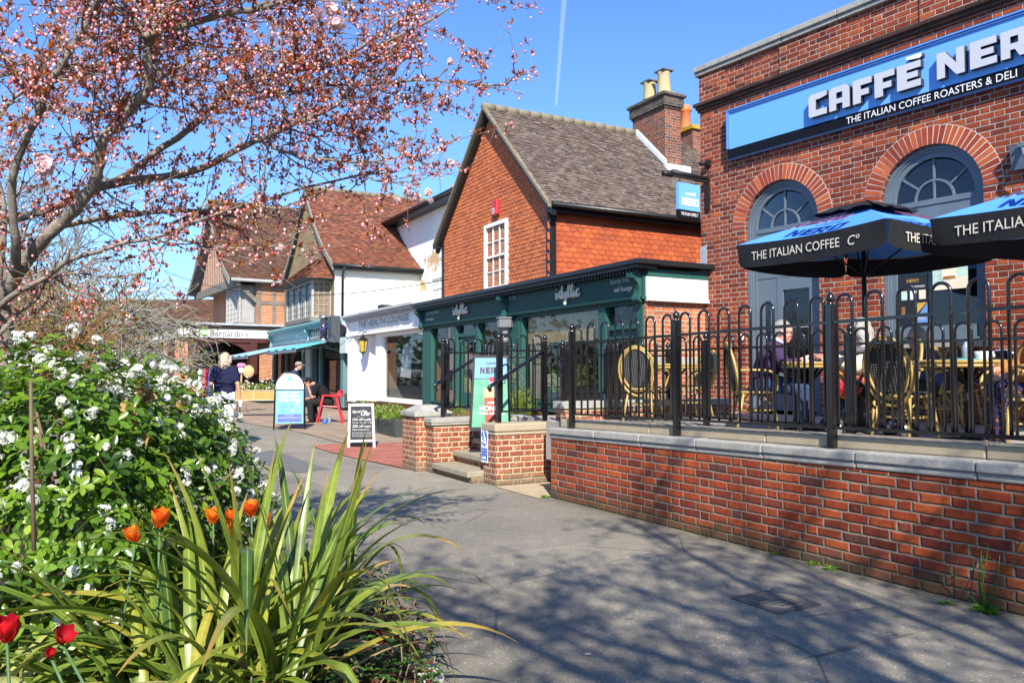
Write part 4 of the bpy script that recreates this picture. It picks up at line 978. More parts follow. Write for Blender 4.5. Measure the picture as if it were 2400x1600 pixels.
labz("beauty treats", .80, .20, 2.94, 3.06, M_GRL, shear=.15); labz("nail lounge", .70, .20, 2.80, 2.91, M_CRL, shear=.1, bold=.015)
IDY = [[(.0, .52), (.04, .05), (.2, .03), (.42, .45)], [(.06, .74), (.08, .76)], [(.92, .5), (.66, .58), (.50, .2), (.64, .0), (.84, .2), (1.02, 1.1), (.98, 1.2), (.88, .1), (1.02, .02), (1.2, .45)],
       [(1.2, .5), (1.2, .08), (1.36, .03), (1.62, .5), (1.5, -.4), (1.36, -.55), (1.28, -.38), (1.75, .12)], [(1.75, .12), (2.1, .95), (2.04, 1.18), (1.9, .7), (1.92, .08), (2.06, .02), (2.2, .18)],
       [(2.2, .18), (2.55, .95), (2.49, 1.18), (2.35, .7), (2.37, .08), (2.5, .02), (2.66, .25), (2.74, .5), (2.74, .05), (2.88, .02), (3.06, .25)], [(2.8, .74), (2.82, .76)], [(3.44, .42), (3.28, .56), (3.08, .25), (3.18, .0), (3.42, .05), (3.58, .2)]]
for a0, zb in ((7.24, 2.86), (2.52, 2.86)):
    m = MB(); strokes(m, [smooth_path(L, 3) for L in IDY], S.P(a0, -.10, zb), RS, Z, .228, .225, .025); m.build("script_letters", M_CRL, sg)
# rainwater pipe with hopper
rp_ = MB(); hp = S.P(4.46, -.16, 0)
rp_.lathe([(.05, 2.30), (.10, 2.38), (.17, 2.42), (.17, 2.58), (.19, 2.60), (.19, 2.63)], hp, 8, smooth=False); rp_.lathe([(.055, .3), (.055, 2.28), (.07, 2.281), (.07, 2.33)], hp, 12); rp_.lathe([(.068, 2.1), (.068, 2.2)], hp, 12)
rp_.build("downpipe", plain("grey lead pipe", (.16, .165, .175), .45, .15, 5, .5), spa)

# ---------------------------------------------------------------- white clinic shop with the tall house behind
hl = thing("white_shop", "white single storey shopfront with large window and grey cornice", "shop", S.P(12.5, .3, 0))
H0, H1 = 9.47, 15.98
m = MB(); m.fb(S, H0, H1, .42, .5, .0, .60); m.fb(S, H0, 13.3, .15, .41, .0, .62); m.build("plinth", M_BRICK_P, hl)
m = MB()
m.fb(S, 15.36, H1, -.06, .5, .50, 2.67); m.prism([S.P(15.36, .02, .55), S.P(13.62, .36, .55), S.P(13.62, .5, .55), S.P(15.36, .5, .55)], Z * 2.1)
m.fb(S, H0, H1, -.05, .5, 2.67, 3.14); m.fb(S, H0, H1, -.09, -.0505, 2.66, 2.70)
m.fb(S, 13.02, 13.62, .12, .3, .62, 2.66); m.fb(S, H0, 13.0195, .12, .3, 2.55, 2.66); m.fb(S, H0, 13.65, .04, .3, .60, .72); m.fb(S, 12.94, 13.0, .15, .25, .721, 2.549)
m.build("shopfront", M_WHITE, hl)
m = MB(); m.fb(S, H0, H1 + .1, -.30, .3, 3.28, 3.35); m.fb(S, H0, H1 + .05, -.22, .3, 3.21, 3.2795); m.fb(S, H0, H1, -.1, .3, 3.1405, 3.209); m.fb(S, H0 + .02, H1, .3005, 3.9, 3.24, 3.34); m.build("cornice", plain("weathered grey white", (.42, .43, .45), .7, .15, 3), hl)
m = MB(); a = H0
while a < H1: m.fb(S, a, a + .05, -.16, -.1005, 3.15, 3.205); a += .1
m.build("dentils", MC["weathered grey white"], hl)
scroll(15.9, .14, M_WHITE, hl, 3.18, .55, -.05)
m = MB(); m.quad(S.P(12.94, .2, .72), S.P(H0 + .02, .2, .72), S.P(H0 + .02, .2, 2.55), S.P(12.94, .2, 2.55)); m.build("pane", glassm("clinic glass", refl=.10, see=.95, tint=(.9, .93, .92)), hl)
m = MB(); m.fb(S, H0, 13.6, 2.3, 2.35, .3, 3.1); m.fb(S, H0, 13.6, .5, 2.3, .40, .45); m.fb(S, 13.5, 13.55, .35, 2.3, .45, 2.7); m.build("interior_wall", plain("clinic interior", (.20, .23, .22), .9, .2, 1.2), hl)
m = MB(); m.fb(S, 12.0, 12.8, 1.6, 1.65, .5, 1.9); m.fb(S, 10.0, 11.2, 1.8, 2.0, .46, 1.35); m.build("counter", plain("reception desk", (.30, .33, .33), .6), hl)
# standing posters in the window
def easel(a, label):
    t = thing("display_board", label, "display board", S.P(a, .7, .45)); m = MB(); m.prism([S.P(a + .36, .45, 1.35), S.P(a - .30, .5, 1.30), S.P(a - .36, .56, 2.25), S.P(a + .26, .51, 2.30)], S.v * .02); m.build("sheet", M_LETTER, t)
    m = MB()
    for da, dd in ((.30, 0), (-.34, .05), (0, .7)): m.tube([S.P(a, .56, 1.6), S.P(a + da, .56 + dd, .46)], .012, 5); 
    m.tube([S.P(a, .52, 1.3), S.P(a - .05, .53, 1.95)], .02, 5) if a > 11.3 else m.lathe([(.05, 0), (.08, .06), (.05, .14), (.02, .2)], S.P(a + .02, .50, 1.45), 8)
    m.build("easel", M_BLACK, t); return t
easel(11.95, "white poster on tripod easel left in the clinic window"); easel(10.25, "white poster on tripod easel right in the clinic window with round emblem")
cs = thing("shop_sign", "dark raised lettering on the white clinic fascia", "sign", S.P(12.5, -.06, 2.9)); M_DGL = plain("dark grey letters", (.05, .055, .065), .4)
labz("THE HEALTH LOUNGE", 14.75, 10.25, 2.90, 3.10, M_DGL, d=-.085, owner=cs); labz("CHIROPRACTIC & PSYCHOLOGY", 14.1, 10.95, 2.77, 2.85, M_DGL, d=-.085, owner=cs)
m = MB(); m.fb(S, 14.25, 14.75, -.056, -.0505, 2.80, 2.815); m.fb(S, 10.25, 10.8, -.056, -.0505, 2.80, 2.815); m.build("rule_line", M_DGL, cs)
# lantern
ln_ = thing("wall_lantern", "black wall lantern with amber glass on the white shop", "lantern", S.P(14.1, .0, 2.4)); lp_ = S.P(14.15, -.12, 0)
m = MB(); m.lathe([(.02, 2.66), (.03, 2.62), (.06, 2.58), (.19, 2.50), (.19, 2.48), (.05, 2.479)], lp_, 6, smooth=False); m.lathe([(.10, 2.12), (.11, 2.10), (.03, 2.06), (.02, 2.0), (0, 1.97)], lp_, 6, smooth=False)
for k in range(6):
    t = pi / 3 * k; m.tube([lp_ + Vector((.10 * cos(t), .10 * sin(t), 2.11)), lp_ + Vector((.165 * cos(t), .165 * sin(t), 2.49))], .01, 4)
m.tube([lp_ + Z * 2.64, lp_ + Z * 2.74, S.P(13.9, .05, 2.76), S.P(13.75, .26, 2.70), S.P(13.72, .3, 2.45)], .016, 6); m.fb(S, 13.64, 13.72, .22, .36, 2.35, 2.80); m.build("lantern_frame", M_BLACK, ln_)
m = MB(); m.lathe([(.09, 2.115), (.155, 2.485)], lp_, 6, smooth=False); m.build("glass", plain("amber glass", (.50, .33, .05), .25, .25, 8, .5), ln_)

wh = thing("white_house", "tall white rendered house with peeling paint and dark eaves", "house", S.P(15, 4.2, 0))
WD = 3.95; wz = lambda px, py: on(S, px, py, WD)
ez = 7.75
m = MB(); m.fb(S, 9.5, 23.4, WD, WD + 6, 0, ez)
def render_peel():
    g = G("peeling render"); p = g.pos(); q = g.sep(p)
    a_ = g.math('ADD', g.math('MULTIPLY', g.math('SUBTRACT', q[0], 2.12), S.u.x), g.math('MULTIPLY', g.math('SUBTRACT', q[1], 12.8), S.u.y))
    c0 = wz(1022, 610); c1 = wz(990, 670)
    def blob(c, ra, rz_):
        e = g.math('ADD', g.math('POWER', g.math('DIVIDE', g.math('SUBTRACT', a_, c[0]), ra), 2), g.math('POWER', g.math('DIVIDE', g.math('SUBTRACT', q[2], c[1]), rz_), 2))
        return g.math('SUBTRACT', 1, e)
    w = g.math('MAXIMUM', blob(c0, 1.5, .62), blob(c1, .75, .55))
    n = g.math('ADD', g.math('MULTIPLY', g.noise(p, 4, 6, .75), 1.6), g.math('MULTIPLY', w, .45))
    mask = g.mapr(n, 1.10, 1.14)
    col = g.mix(mask, g.ramp(g.noise(p, 2, 4, .6), [(.3, (.74, .73, .69)), (.7, (.82, .80, .76))]), lin((.50, .34, .19)))
    g.bump(g.math('SUBTRACT', 1, mask), .4, .01); g.fin(col, .85, .2); return g.m
m.build("wall", render_peel(), wh)
m = MB(); m.fb(S, 9.5, 23.6, WD - .55, WD - .0005, ez - .04, ez + .10); m.tube([S.P(9.5, WD - .6, ez + .1), S.P(23.6, WD - .6, ez + .1)], .07, 8); m.build("eaves", M_BLKP, wh)
m = MB(); m.hexa([S.P(9.5, WD - .55, ez + .1005), S.P(23.6, WD - .55, ez + .1005), S.P(23.6, WD + 6, ez + .1005), S.P(9.5, WD + 6, ez + .1005), S.P(9.5, WD - .5, ez + .16), S.P(23.6, WD - .5, ez + .16), S.P(23.6, WD + 5, ez + .6), S.P(9.5, WD + 5, ez + .6)]); m.build("roof", M_ROOFD, wh)
xa, za = wz(1015, 648); xb, zb_ = wz(1062, 700)
m = MB(); m.fb(S, xb - .6, xa + .25, WD - .06, WD - .001, 3.9, za + .12); m.build("window_surround", M_RENDER, wh)
sash(S, xb - .5, xa, 4.15, za - .02, WD - .10, wh, cols=3, rows=4, gmat=plain("frosted pane", (.40, .40, .36), .3, .05), frame=.12)
tv = MB(); tv.fb(S, 15.35, 15.75, .9, 1.3, 3.34, 3.75); tag(tv.build("roof_vent", M_BLACK), "square black vent on the flat roof behind the white cornice", "vent")

# ---------------------------------------------------------------- pebbledashed gable house with the teal shops below
pb = thing("pebbledash_house", "pebbledashed gable house with red tiled roof and white side wall", "house", S.P(23, .6, 0))
PA0, PA1, PE, PR = 19.5, 28.1, 5.62, 9.3; PM = (PA0 + PA1) / 2
def hz2(a):                                          # the slopes flare a little at the eaves
    t = abs(a - PM) / (PM - PA0); return PR - (PR - PE) * (t + .10 * sin(pi * t))
M_PEB = None
def pebble():
    g = G("pebbledash"); p = g.pos(); v = g.vor(p, 55); n = g.noise(p, 1.5, 4, .6)
    c = g.ramp(g.white(g.vmul(g.vor(p, 55, "Color"), (7, 7, 7))), [(0, (.16, .10, .045)), (.4, (.28, .19, .09)), (.8, (.38, .29, .16)), (1, (.55, .48, .36))])
    c = g.mix(1, c, g.ramp(n, [(.3, (.8, .8, .8)), (.7, (1.1, 1.1, 1.1))]), 'MULTIPLY'); g.bump(v, .8, .02); g.fin(c, .95, .15); return g.m
M_PEB = pebble()
d0 = .5
aa = [PA0 + (PA1 - PA0) * i / 20 for i in range(21)]
m = MB(); m.add([S.P(PA0, d0, 2.9), S.P(PA1, d0, 2.9)] + [S.P(a, d0, hz2(a)) for a in aa[::-1]], [tuple(range(23))]); m.build("gable_wall", M_PEB, pb)
m = MB(); m.quad(S.P(PA0, d0, 0), S.P(PA0, 9, 0), S.P(PA0, 9, PE), S.P(PA0, d0, PE)); m.fb(S, PA0 - .004, PA0 + .12, d0 - .004, d0 + .0, 3.3, PE); m.quad(S.P(PA1, 9, 0), S.P(PA1, d0, 0), S.P(PA1, d0, PE), S.P(PA1, 9, PE))
m.build("side_wall", plain("cream white render", (.82, .79, .70), .8, .03, 1.2, .3, bump=.12, bscale=14), pb)
rm = MB(); prev = None
def roof_curve(a_from, a_to, n): return [a_from + (a_to - a_from) * i / n for i in range(n + 1)]
def curved_roof(m, aL, hf, dA, dB, gauge=.105):
    pts = [S.P(a, dA, hf(a) + .06) for a in aL]
    for p, q in zip(pts, pts[1:]):
        slope_tiles(m, p, S.v, q - p, dB - dA, (q - p).length - .001, gauge, .17, lift=.02, jit=.011)
curved_roof(rm, roof_curve(PA0 - .30, PM, 4), hz2, d0 - .15, 9); curved_roof(rm, roof_curve(PA1 + .2, PM, 4), hz2, d0 - .15, 5)
prf = rm.build("roof", T_RED, pb)
m = MB()
for rng_ in (roof_curve(PA0 - .30, PM, 8), roof_curve(PA1 + .2, PM, 8)):
    for a, b in zip(rng_, rng_[1:]): m.hexa([S.P(a, d0 - .12, hz2(a)), S.P(b, d0 - .12, hz2(b)), S.P(b, 9, hz2(b)), S.P(a, 9, hz2(a)), S.P(a, d0 - .12, hz2(a) + .055), S.P(b, d0 - .12, hz2(b) + .055), S.P(b, 9, hz2(b) + .055), S.P(a, 9, hz2(a) + .055)])
m.build("roof_deck", M_ROOFD, prf)
m = MB(); d = d0 - .15
while d < 9: m.tube([S.P(PM, d, PR + .07), S.P(PM, d + .32, PR + .07)], .11, 8); d += .325
m.build("ridge_tiles", M_RIDGE, prf)
m = MB()
for rng_ in (roof_curve(PA0 - .30, PM, 8), roof_curve(PA1 + .2, PM, 8)):
    for a, b in zip(rng_, rng_[1:]): m.hexa([S.P(a, d0 - .2, hz2(a) - .13), S.P(b, d0 - .2, hz2(b) - .13), S.P(b, d0 - .151, hz2(b) - .13), S.P(a, d0 - .151, hz2(a) - .13), S.P(a, d0 - .2, hz2(a) + .09), S.P(b, d0 - .2, hz2(b) + .09), S.P(b, d0 - .151, hz2(b) + .09), S.P(a, d0 - .151, hz2(a) + .09)])
m.build("bargeboard", M_BARGE, pb)
m = MB(); m.fb(S, PA0 - .32, PA0 - .001, d0 - .1, 4.2, PE - .26, PE - .12); m.tube([S.P(PA0 - .36, d0 - .2, PE - .12), S.P(PA0 - .36, 4.0, PE - .12)], .065, 8); m.tube([S.P(PA0 - .36, .75, PE - .15), S.P(PA0 - .1, .75, PE - .5), S.P(PA0 - .1, .75, 3.3)], .05, 8); m.build("gutter", M_BLKP, pb)
# chimney stacks on the ridge behind
for a, d, z1, mat, r, w in ((21.2, 8.0, 9.75, "pot", .2, 0), (23.2, 7.2, 9.1, "brick", .16, .5)):
    m = MB()
    if mat == "pot": m.fb(S, a - .45, a + .45, d - .3, d + .3, 6.5, 8.2)
    else: m.fb(S, a - .5, a + .5, d - .3, d + .3, 8.0, 9.35)
    c = m.build("chimney", MC["chimney brick"], prf)
    m = MB()
    if mat == "pot": m.lathe([(.26, 8.2), (.24, 8.3), (.21, 9.9), (.24, 9.95), (.24, 10.1)], S.P(a, d, 0), 12)
    else:
        for q in (-.25, .25): m.lathe([(.15, 9.35), (.12, 9.5), (.12, 10.0), (.16, 10.05), (.16, 10.12)], S.P(a + q, d, 0), 10)
    m.build("chimney_pot", M_POT if mat == "pot" else MC["orange chimney pot"], c)
# oriel window under its own little tiled roof
def leaded(fr, a0, a1, z0, z1, d, owner, cols, rows, lights, mat, back=None, gm=None, diamond=False, name="window"):
    m = MB(); fw = .05
    for k in range(lights + 1): x = a0 + (a1 - a0) * k / lights; m.fb(fr, x - fw / 2, x + fw / 2, d, d + .09, z0, z1)
    for k in range(lights):
        x0 = a0 + (a1 - a0) * k / lights + fw / 2; x1 = a0 + (a1 - a0) * (k + 1) / lights - fw / 2
        m.fb(fr, x0, x1, d, d + .09, z0, z0 + fw); m.fb(fr, x0, x1, d, d + .09, z1 - fw, z1)
        if not diamond:
            for c in range(1, cols): x = x0 + (x1 - x0) * c / cols; m.fb(fr, x - .009, x + .009, d + .03, d + .05, z0 + fw, z1 - fw)
            for r in range(1, rows): zz = z0 + (z1 - z0) * r / rows; m.fb(fr, x0, x1, d + .031, d + .049, zz - .009, zz + .009)
        else:
            n = 9
            for s_ in (1, -1):
                for c in range(-n, n * 2):
                    P0 = fr.P(x0, d + .04, z0); wv, hv = x1 - x0, z1 - z0
                    q = []
                    for t in range(0, 21):
                        u = t / 20; v = (u * wv * 1.5 * s_ + c * .17) 
                        if 0 <= v <= hv: q.append(fr.P(x0 + u * wv, d + .04, z0 + v))
                    if len(q) > 1: m.tube([q[0], q[-1]], .008, 4)
    w = m.build(name, mat, owner); g = MB(); g.quad(fr.P(a1, d + .06, z0), fr.P(a0, d + .06, z0), fr.P(a0, d + .06, z1), fr.P(a1, d + .06, z1)); g.build("pane", gm or M_GLASSW, w); return w
M_OAK = plain("silvered oak", (.17, .155, .135), .85, .3, 4, .2, bump=.5, bscale=30); M_LEADW = plain("lead cames", (.34, .33, .31), .6, .1)
oa0, oa1 = 20.1, 24.3
oz0, oz1 = 3.58, 4.98
oo = Fr((S.P(oa0, -.25, 0).x, S.P(oa0, -.25, 0).y), (S.u.x, S.u.y)); ow = oa1 - oa0
leaded(oo, 0, ow, oz0, oz1, 0, pb, 3, 6, 4, M_LEADW)
osd = Fr((S.P(oa0, -.25, 0).x, S.P(oa0, -.25, 0).y), (S.v.x, S.v.y), -1)
leaded(osd, .03, .74, oz0, oz1, 0, pb, 3, 6, 1, M_LEADW, gm=plain("blind behind glass", (.22, .15, .10), .25, .6, 9))
m = MB(); m.fb(oo, -.06, ow + .05, -.06, .75, oz0 - .16, oz0 - .001); m.fb(oo, -.03, ow + .05, .0, .75, oz1 + .001, oz1 + .10); m.fb(oo, ow + .001, ow + .1, .0, .75, oz0, oz1)
m.build("oriel_frame", M_OAK, pb)
m = MB(); bz_, tz_ = oz1 + .05, 6.05; A0, A1 = -.5, ow + .4
b_ = [oo.P(A0, -.38, bz_), oo.P(A1, -.38, bz_)]; tt = [oo.P(A0 + 1.5, .74, tz_), oo.P(A1 - 1.5, .74, tz_)]
up_ = (tt[0] - oo.P(A0 + 1.5, -.38, bz_)); Hs = up_.length
slope_tiles(m, b_[0], oo.u, up_, A1 - A0, Hs, .11, .17, inside=lambda x, y: 1.5 * y / Hs < x < (A1 - A0) - 1.5 * y / Hs, lift=.03, jit=.014)
e_ = (oo.P(A0, .74, bz_), b_[0]); vv = tt[0] - b_[0]; ux = -oo.v; upv = Vector((oo.u * 1.5 + Z * (tz_ - bz_))); 
slope_tiles(m, oo.P(A0, .74, bz_), -oo.v, upv, 1.12, upv.length, .11, .17, inside=lambda x, y: x < 1.12 - 1.12 * y / upv.length + .05, lift=.03, jit=.014)
orf = m.build("oriel_roof", T_RED, pb)
m = MB(); m.add([b_[0], b_[1], tt[1], tt[0], oo.P(A0, .74, bz_), oo.P(A1, .74, bz_)], [(0, 1, 2, 3), (4, 0, 3), (1, 5, 2), (5, 1, 0, 4)]); m.build("roof_deck", M_ROOFD, orf)
# teal shop below, two units under one cornice
ts = thing("teal_shop", "pale teal shopfront with dentilled cornice and awnings", "shop", S.P(22, 0, 0))
M_TEAL = plain("pale teal paint", (.19, .36, .37), .45, .1, 2, .4); M_TEALD = plain("teal joinery", (.10, .20, .21), .45, .1, 2)
T0, T1 = 16.35, 28.3
m = MB(); m.fb(S, 21.1, T1, -.06, .4, 2.66, 3.12); m.fb(S, 21.1, T1, -.10, -.0605, 2.62, 2.70); m.build("fascia", M_TEAL, ts)
m = MB(); m.fb(S, 17.0, T1, -.34, .5, 3.30, 3.37); m.fb(S, 17.0, T1, -.26, .5, 3.23, 3.2995); m.fb(S, 17.0, T1, -.13, .5, 3.1205, 3.2295); a = 17.05
while a < T1: m.fb(S, a, a + .06, -.20, -.1305, 3.16, 3.225); a += .12
m.build("cornice", M_TEAL, ts)
for a in (T1 - .1, 21.15): scroll(a, .16, M_TEAL, ts, 3.16, .55, -.06)
m = MB(); m.fb(S, 16.0, 16.7, -.12, .3, 2.12, 2.66); m.build("end_console", plain("pale mint paint", (.50, .60, .56), .5, .06), ts)
m = MB(); m.fb(S, 16.7, 21.05, -.08, .4, 2.58, 3.12); m.build("barber_fascia", plain("black sign board", (.012, .013, .016), .4, .2), ts)
M_LTX = plain("off white lettering", (.58, .57, .52), .5, .1)
labz("Peach", 23.3, 21.5, 2.80, 3.02, plain("pale sign lettering", (.62, .68, .68), .5), d=-.064, owner=ts); labz("CRANVAGE", 20.85, 18.3, 2.74, 3.02, M_LTX, d=-.085, owner=ts, bold=.03)
m = MB()
for a0, a1 in ((28.3, 27.9), (25.6, 25.45), (22.6, 22.35), (21.2, 20.9), (19.9, 19.75), (17.0, 16.7)): m.fb(S, a1, a0, .0, .2, .25, 2.6195)
m.fb(S, 25.61, 27.89, .05, .15, .25, .75); m.fb(S, 22.61, 25.44, .05, .15, .25, .75); shf = m.build("shopfront", M_TEALD, ts)
m = MB(); m.fb(S, 16.7, 19.74, .05, .2, .25, .75); m.build("stall_riser", plain("red brown tile", (.16, .05, .04), .5, .2), ts)
m = MB(); m.fb(S, 21.3, 22.3, .08, .14, .3, 2.6); m.build("white_door", plain("pale grey door", (.48, .52, .55), .5), ts)
m = MB()
for a0, a1 in ((25.61, 27.89), (22.61, 25.44), (17.01, 19.74)): m.quad(S.P(a1, .1, .75), S.P(a0, .1, .75), S.P(a0, .1, 2.62), S.P(a1, .1, 2.62))
m.build("pane", M_GLASS, shf)
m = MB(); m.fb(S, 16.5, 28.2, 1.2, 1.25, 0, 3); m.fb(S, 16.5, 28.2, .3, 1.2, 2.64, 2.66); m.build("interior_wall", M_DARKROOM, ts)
m = MB(); m.fb(S, T0 - .2, T1, .21, .3, -.1, .24); m.build("plinth", M_BRICK_P, ts)
for (pa, pb_, pz, od, oz, lab_) in ((17.2, 22.0, 2.62, 1.5, 2.28, "bright turquoise shop awning with rippled front over the barber door"), (22.2, 27.6, 2.62, 2.2, 2.13, "pale blue shop awning reaching furthest over the pavement")):
    t = thing("awning", lab_, "awning", S.P((pa + pb_) / 2, -.5, pz)); m = MB(); n = 18
    for k in range(n):
        a0, a1 = pa + (pb_ - pa) * k / n, pa + (pb_ - pa) * (k + 1) / n; w0, w1 = .05 * sin(k * 1.2), .05 * sin((k + 1) * 1.2)
        m.hexa([S.P(a0, -.12, pz - .02), S.P(a1, -.12, pz - .02), S.P(a1, -od, oz - .02 + w1), S.P(a0, -od, oz - .02 + w0), S.P(a0, -.12, pz), S.P(a1, -.12, pz), S.P(a1, -od, oz + w1), S.P(a0, -od, oz + w0)])
    m.build("canopy", plain("turquoise canvas", (.10, .38, .43), .7, .08) if pa < 20 else plain("blue grey canvas", (.26, .42, .52), .7, .08), t)
    m = MB(); m.fb(S, pa, pb_, -od - .03, -od - .001, oz - .13, oz - .02)
    m.tube([S.P(pa + .1, -.1, pz - .15), S.P(pa + .5, -od * .55, pz - .3), S.P(pa + .15, -od + .05, oz - .08)], .03, 6); m.fb(S, pa, pb_, -.14, .0, pz + .0005, pz + .1); m.build("awning_arm", M_GREYP, t)
bp = thing("barber_pole", "chrome barber pole with spiral lights on the dark bracket", "barber pole", S.P(17.3, -.45, 2.5)); c = S.P(17.4, -.50, 0)
m = MB(); m.lathe([(.10, 3.32), (.16, 3.34), (.17, 3.42), (.13, 3.47), (0, 3.48)], c, 14); m.lathe([(0, 2.46), (.10, 2.48), (.17, 2.55), (.17, 2.62), (.12, 2.65)], c, 14); m.build("chrome_cap", M_ALU, bp)
m = MB(); m.lathe([(.12, 2.65), (.12, 3.32)], c, 14); m.build("cylinder", plain("dark glass cylinder", (.04, .035, .05), .15, .3), bp)
m = MB(); m.tube([c + Vector((.123 * cos(t * .7), .123 * sin(t * .7), 2.68 + t * .045)) for t in range(14)], .016, 5); m.build("light_spiral", plain("violet lights", (.10, .04, .55), .4), bp)
m = MB(); m.fb(S, 16.72, 17.0, -.42, -.1, 2.5, 3.42); m.tube([c + Z * 3.38, S.P(16.9, -.35, 3.38)], .03, 6); m.tube([c + Z * 2.56, S.P(16.9, -.35, 2.56)], .03, 6); m.build("bracket", plain("dark bracket", (.05, .06, .07), .5), bp)
# clothes rail in the barber-side window
cr = thing("clothes_rail", "rail of striped and blue clothes behind the shop window", "clothes rail", S.P(17.8, .4, .8)); m = MB(); m.tube([S.P(17.1, .45, 1.75), S.P(19.2, .45, 1.75)], .015, 6); m.build("rail", M_ALU, cr)
for k, (cn, c) in enumerate((("striped cloth", (.5, .5, .5)), ("black cloth", (.02, .02, .025)), ("pale blue cloth", (.25, .35, .5)), ("cobalt cloth", (.03, .05, .35)), ("pink cloth", (.6, .12, .2)), ("denim cloth", (.12, .18, .3)))):
    m = MB(); a = 18.9 - k * .3; 
    for z in range(12): m.cur = (z % 2) if k == 0 else 0; w = .10 + .06 * min(1, z / 3); m.fb(S, a - w, a + w, .36 + .01 * (z % 2), .5, 1.66 - z * .085, 1.744 - z * .085)
    m.build("garment", [plain(cn, c, .9), MC["matt black"]], cr)
# ================================================================ half-timbered corner building far down the street
cb = thing("corner_building", "half-timbered corner building with steep tiled roof and leaded oriel", "building", B.P(3, 0, 0))
BW, BE, BR = 9.5, 6.02, 10.35; BM = BW / 2
def hzb(a):
    t = abs(a - BM) / BM; return BR - (BR - BE) * (t + .13 * sin(pi * t) * (1 if t > 0 else 0))
def onA(fr, px, py, a=0):                            # where a picture point meets a cross plane of a frame: (depth, height)
    r = ray(px, py); k = (a + fr.o.dot(fr.u)) / (r.x * fr.u.x + r.y * fr.u.y); p = Vector((0, 0, CAM_H)) + r * k
    return (p - fr.o).dot(fr.v), p.z
M_BRICK_H = brick("infill brick", [(.45, .13, .055), (.52, .20, .085), (.40, .13, .07), (.56, .24, .11)], (.55, .48, .36), 0)
m = MB(); m.quad(B.P(0, 0, 0), B.P(0, 8, 0), B.P(0, 8, BE), B.P(0, 0, BE)); m.quad(B.P(BW, 0, 0), B.P(0, 0, 0), B.P(0, 0, BE), B.P(BW, 0, BE)); m.build("wall", M_BRICK_H, cb)
al_ = [BW * i / 20 for i in range(21)]
m = MB(); m.add([B.P(a, -.85, hzb(a) - .02) for a in al_], [tuple(range(21))]); m.build("gable", M_BRICK_H, cb)
m = MB()
for a in [.9 + .42 * i for i in range(19)]:
    m.fb(B, a - .03, a + .03, -.868, -.851, BE - .1, hzb(a) - .1)
m.build("gable_stud", plain("pale weathered studs", (.36, .33, .28), .85, .2, 5), cb)
m = MB(); m.fb(B, -.3, BW + .3, -1.0, -.84, BE - .45, BE - .05); m.fb(B, -.1, BW, -.84, -.001, BE - .2, BE - .1)
for d in (.02, .75, 1.65, 2.4): m.fb(B, -.03, -.001, d, d + .16, 3.2, BE)
m.fb(B, -.028, -.0012, .18, 3, 4.72, 4.88); m.fb(B, -.029, -.0011, .0, 3, 3.3, 3.45)
m.prism([B.P(-.02, -.8, BE - .55), B.P(-.02, -.001, 4.75), B.P(-.02, -.001, 5.0), B.P(-.02, -.8, BE - .3)], B.u * .12); m.fb(B, .3, .45, -.02, -.001, 3.2, BE); m.fb(B, .3, .9, -.021, -.0005, 4.6, 4.8)
m.build("timber_frame", M_OAK, cb)
rm = MB(); 
def roof_b(m, aL, dA, dB):
    pts = [B.P(a, dA, hzb(a) + .06) for a in aL]
    for p, q in zip(pts, pts[1:]): slope_tiles(m, p, B.v, q - p, dB - dA, (q - p).length - .001, .125, .18, lift=.022, jit=.01)
roof_b(rm, [-.35 + (BM + .35) * i / 5 for i in range(6)], -1.35, 7); brf = rm.build("roof", T_RUST, cb)
m = MB(); L = [-.35 + (BW + .7) * i / 20 for i in range(21)]
for a, b in zip(L, L[1:]): m.hexa([B.P(a, -1.3, hzb(a)), B.P(b, -1.3, hzb(b)), B.P(b, 7, hzb(b)), B.P(a, 7, hzb(a)), B.P(a, -1.3, hzb(a) + .055), B.P(b, -1.3, hzb(b) + .055), B.P(b, 7, hzb(b) + .055), B.P(a, 7, hzb(a) + .055)])
m.build("roof_deck", M_ROOFD, brf)
m = MB()
for a, b in zip(L, L[1:]): m.hexa([B.P(a, -1.42, hzb(a) - .22), B.P(b, -1.42, hzb(b) - .22), B.P(b, -1.36, hzb(b) - .22), B.P(a, -1.36, hzb(a) - .22), B.P(a, -1.42, hzb(a) + .08), B.P(b, -1.42, hzb(b) + .08), B.P(b, -1.36, hzb(b) + .08), B.P(a, -1.36, hzb(a) + .08)])
m.build("bargeboard", M_BARGE, cb)
m = MB(); d = -1.35
while d < 7: m.tube([B.P(BM, d, BR + .08), B.P(BM, d + .4, BR + .08)], .12, 8); d += .405
m.build("ridge_tiles", M_RIDGE, brf)
m = MB(); m.tube([B.P(-.42, -1.3, hzb(-.35) - .02), B.P(-.42, 7, hzb(-.35) - .02)], .08, 8); m.build("gutter", plain("grey gutter", (.30, .30, .29), .6), cb)
oz0, oz1 = 3.85, 5.55
leaded(Fr((B.P(.35, -.75, 0).x, B.P(.35, -.75, 0).y), (B.u.x, B.u.y)), 0, 2.6, oz0, oz1, 0, cb, 3, 7, 4, M_LEADW, gm=plain("hazy old glass", (.30, .33, .38), .15, .5, 7, .6))
sdw = Fr((B.P(.35, -.72, 0).x, B.P(.35, -.72, 0).y), (B.v.x, B.v.y), -1)
leaded(sdw, 0, .72, oz0, oz1, 0, cb, 3, 7, 1, M_LEADW, gm=plain("pale lattice glass", (.44, .45, .45), .2, .2, 3), diamond=True)
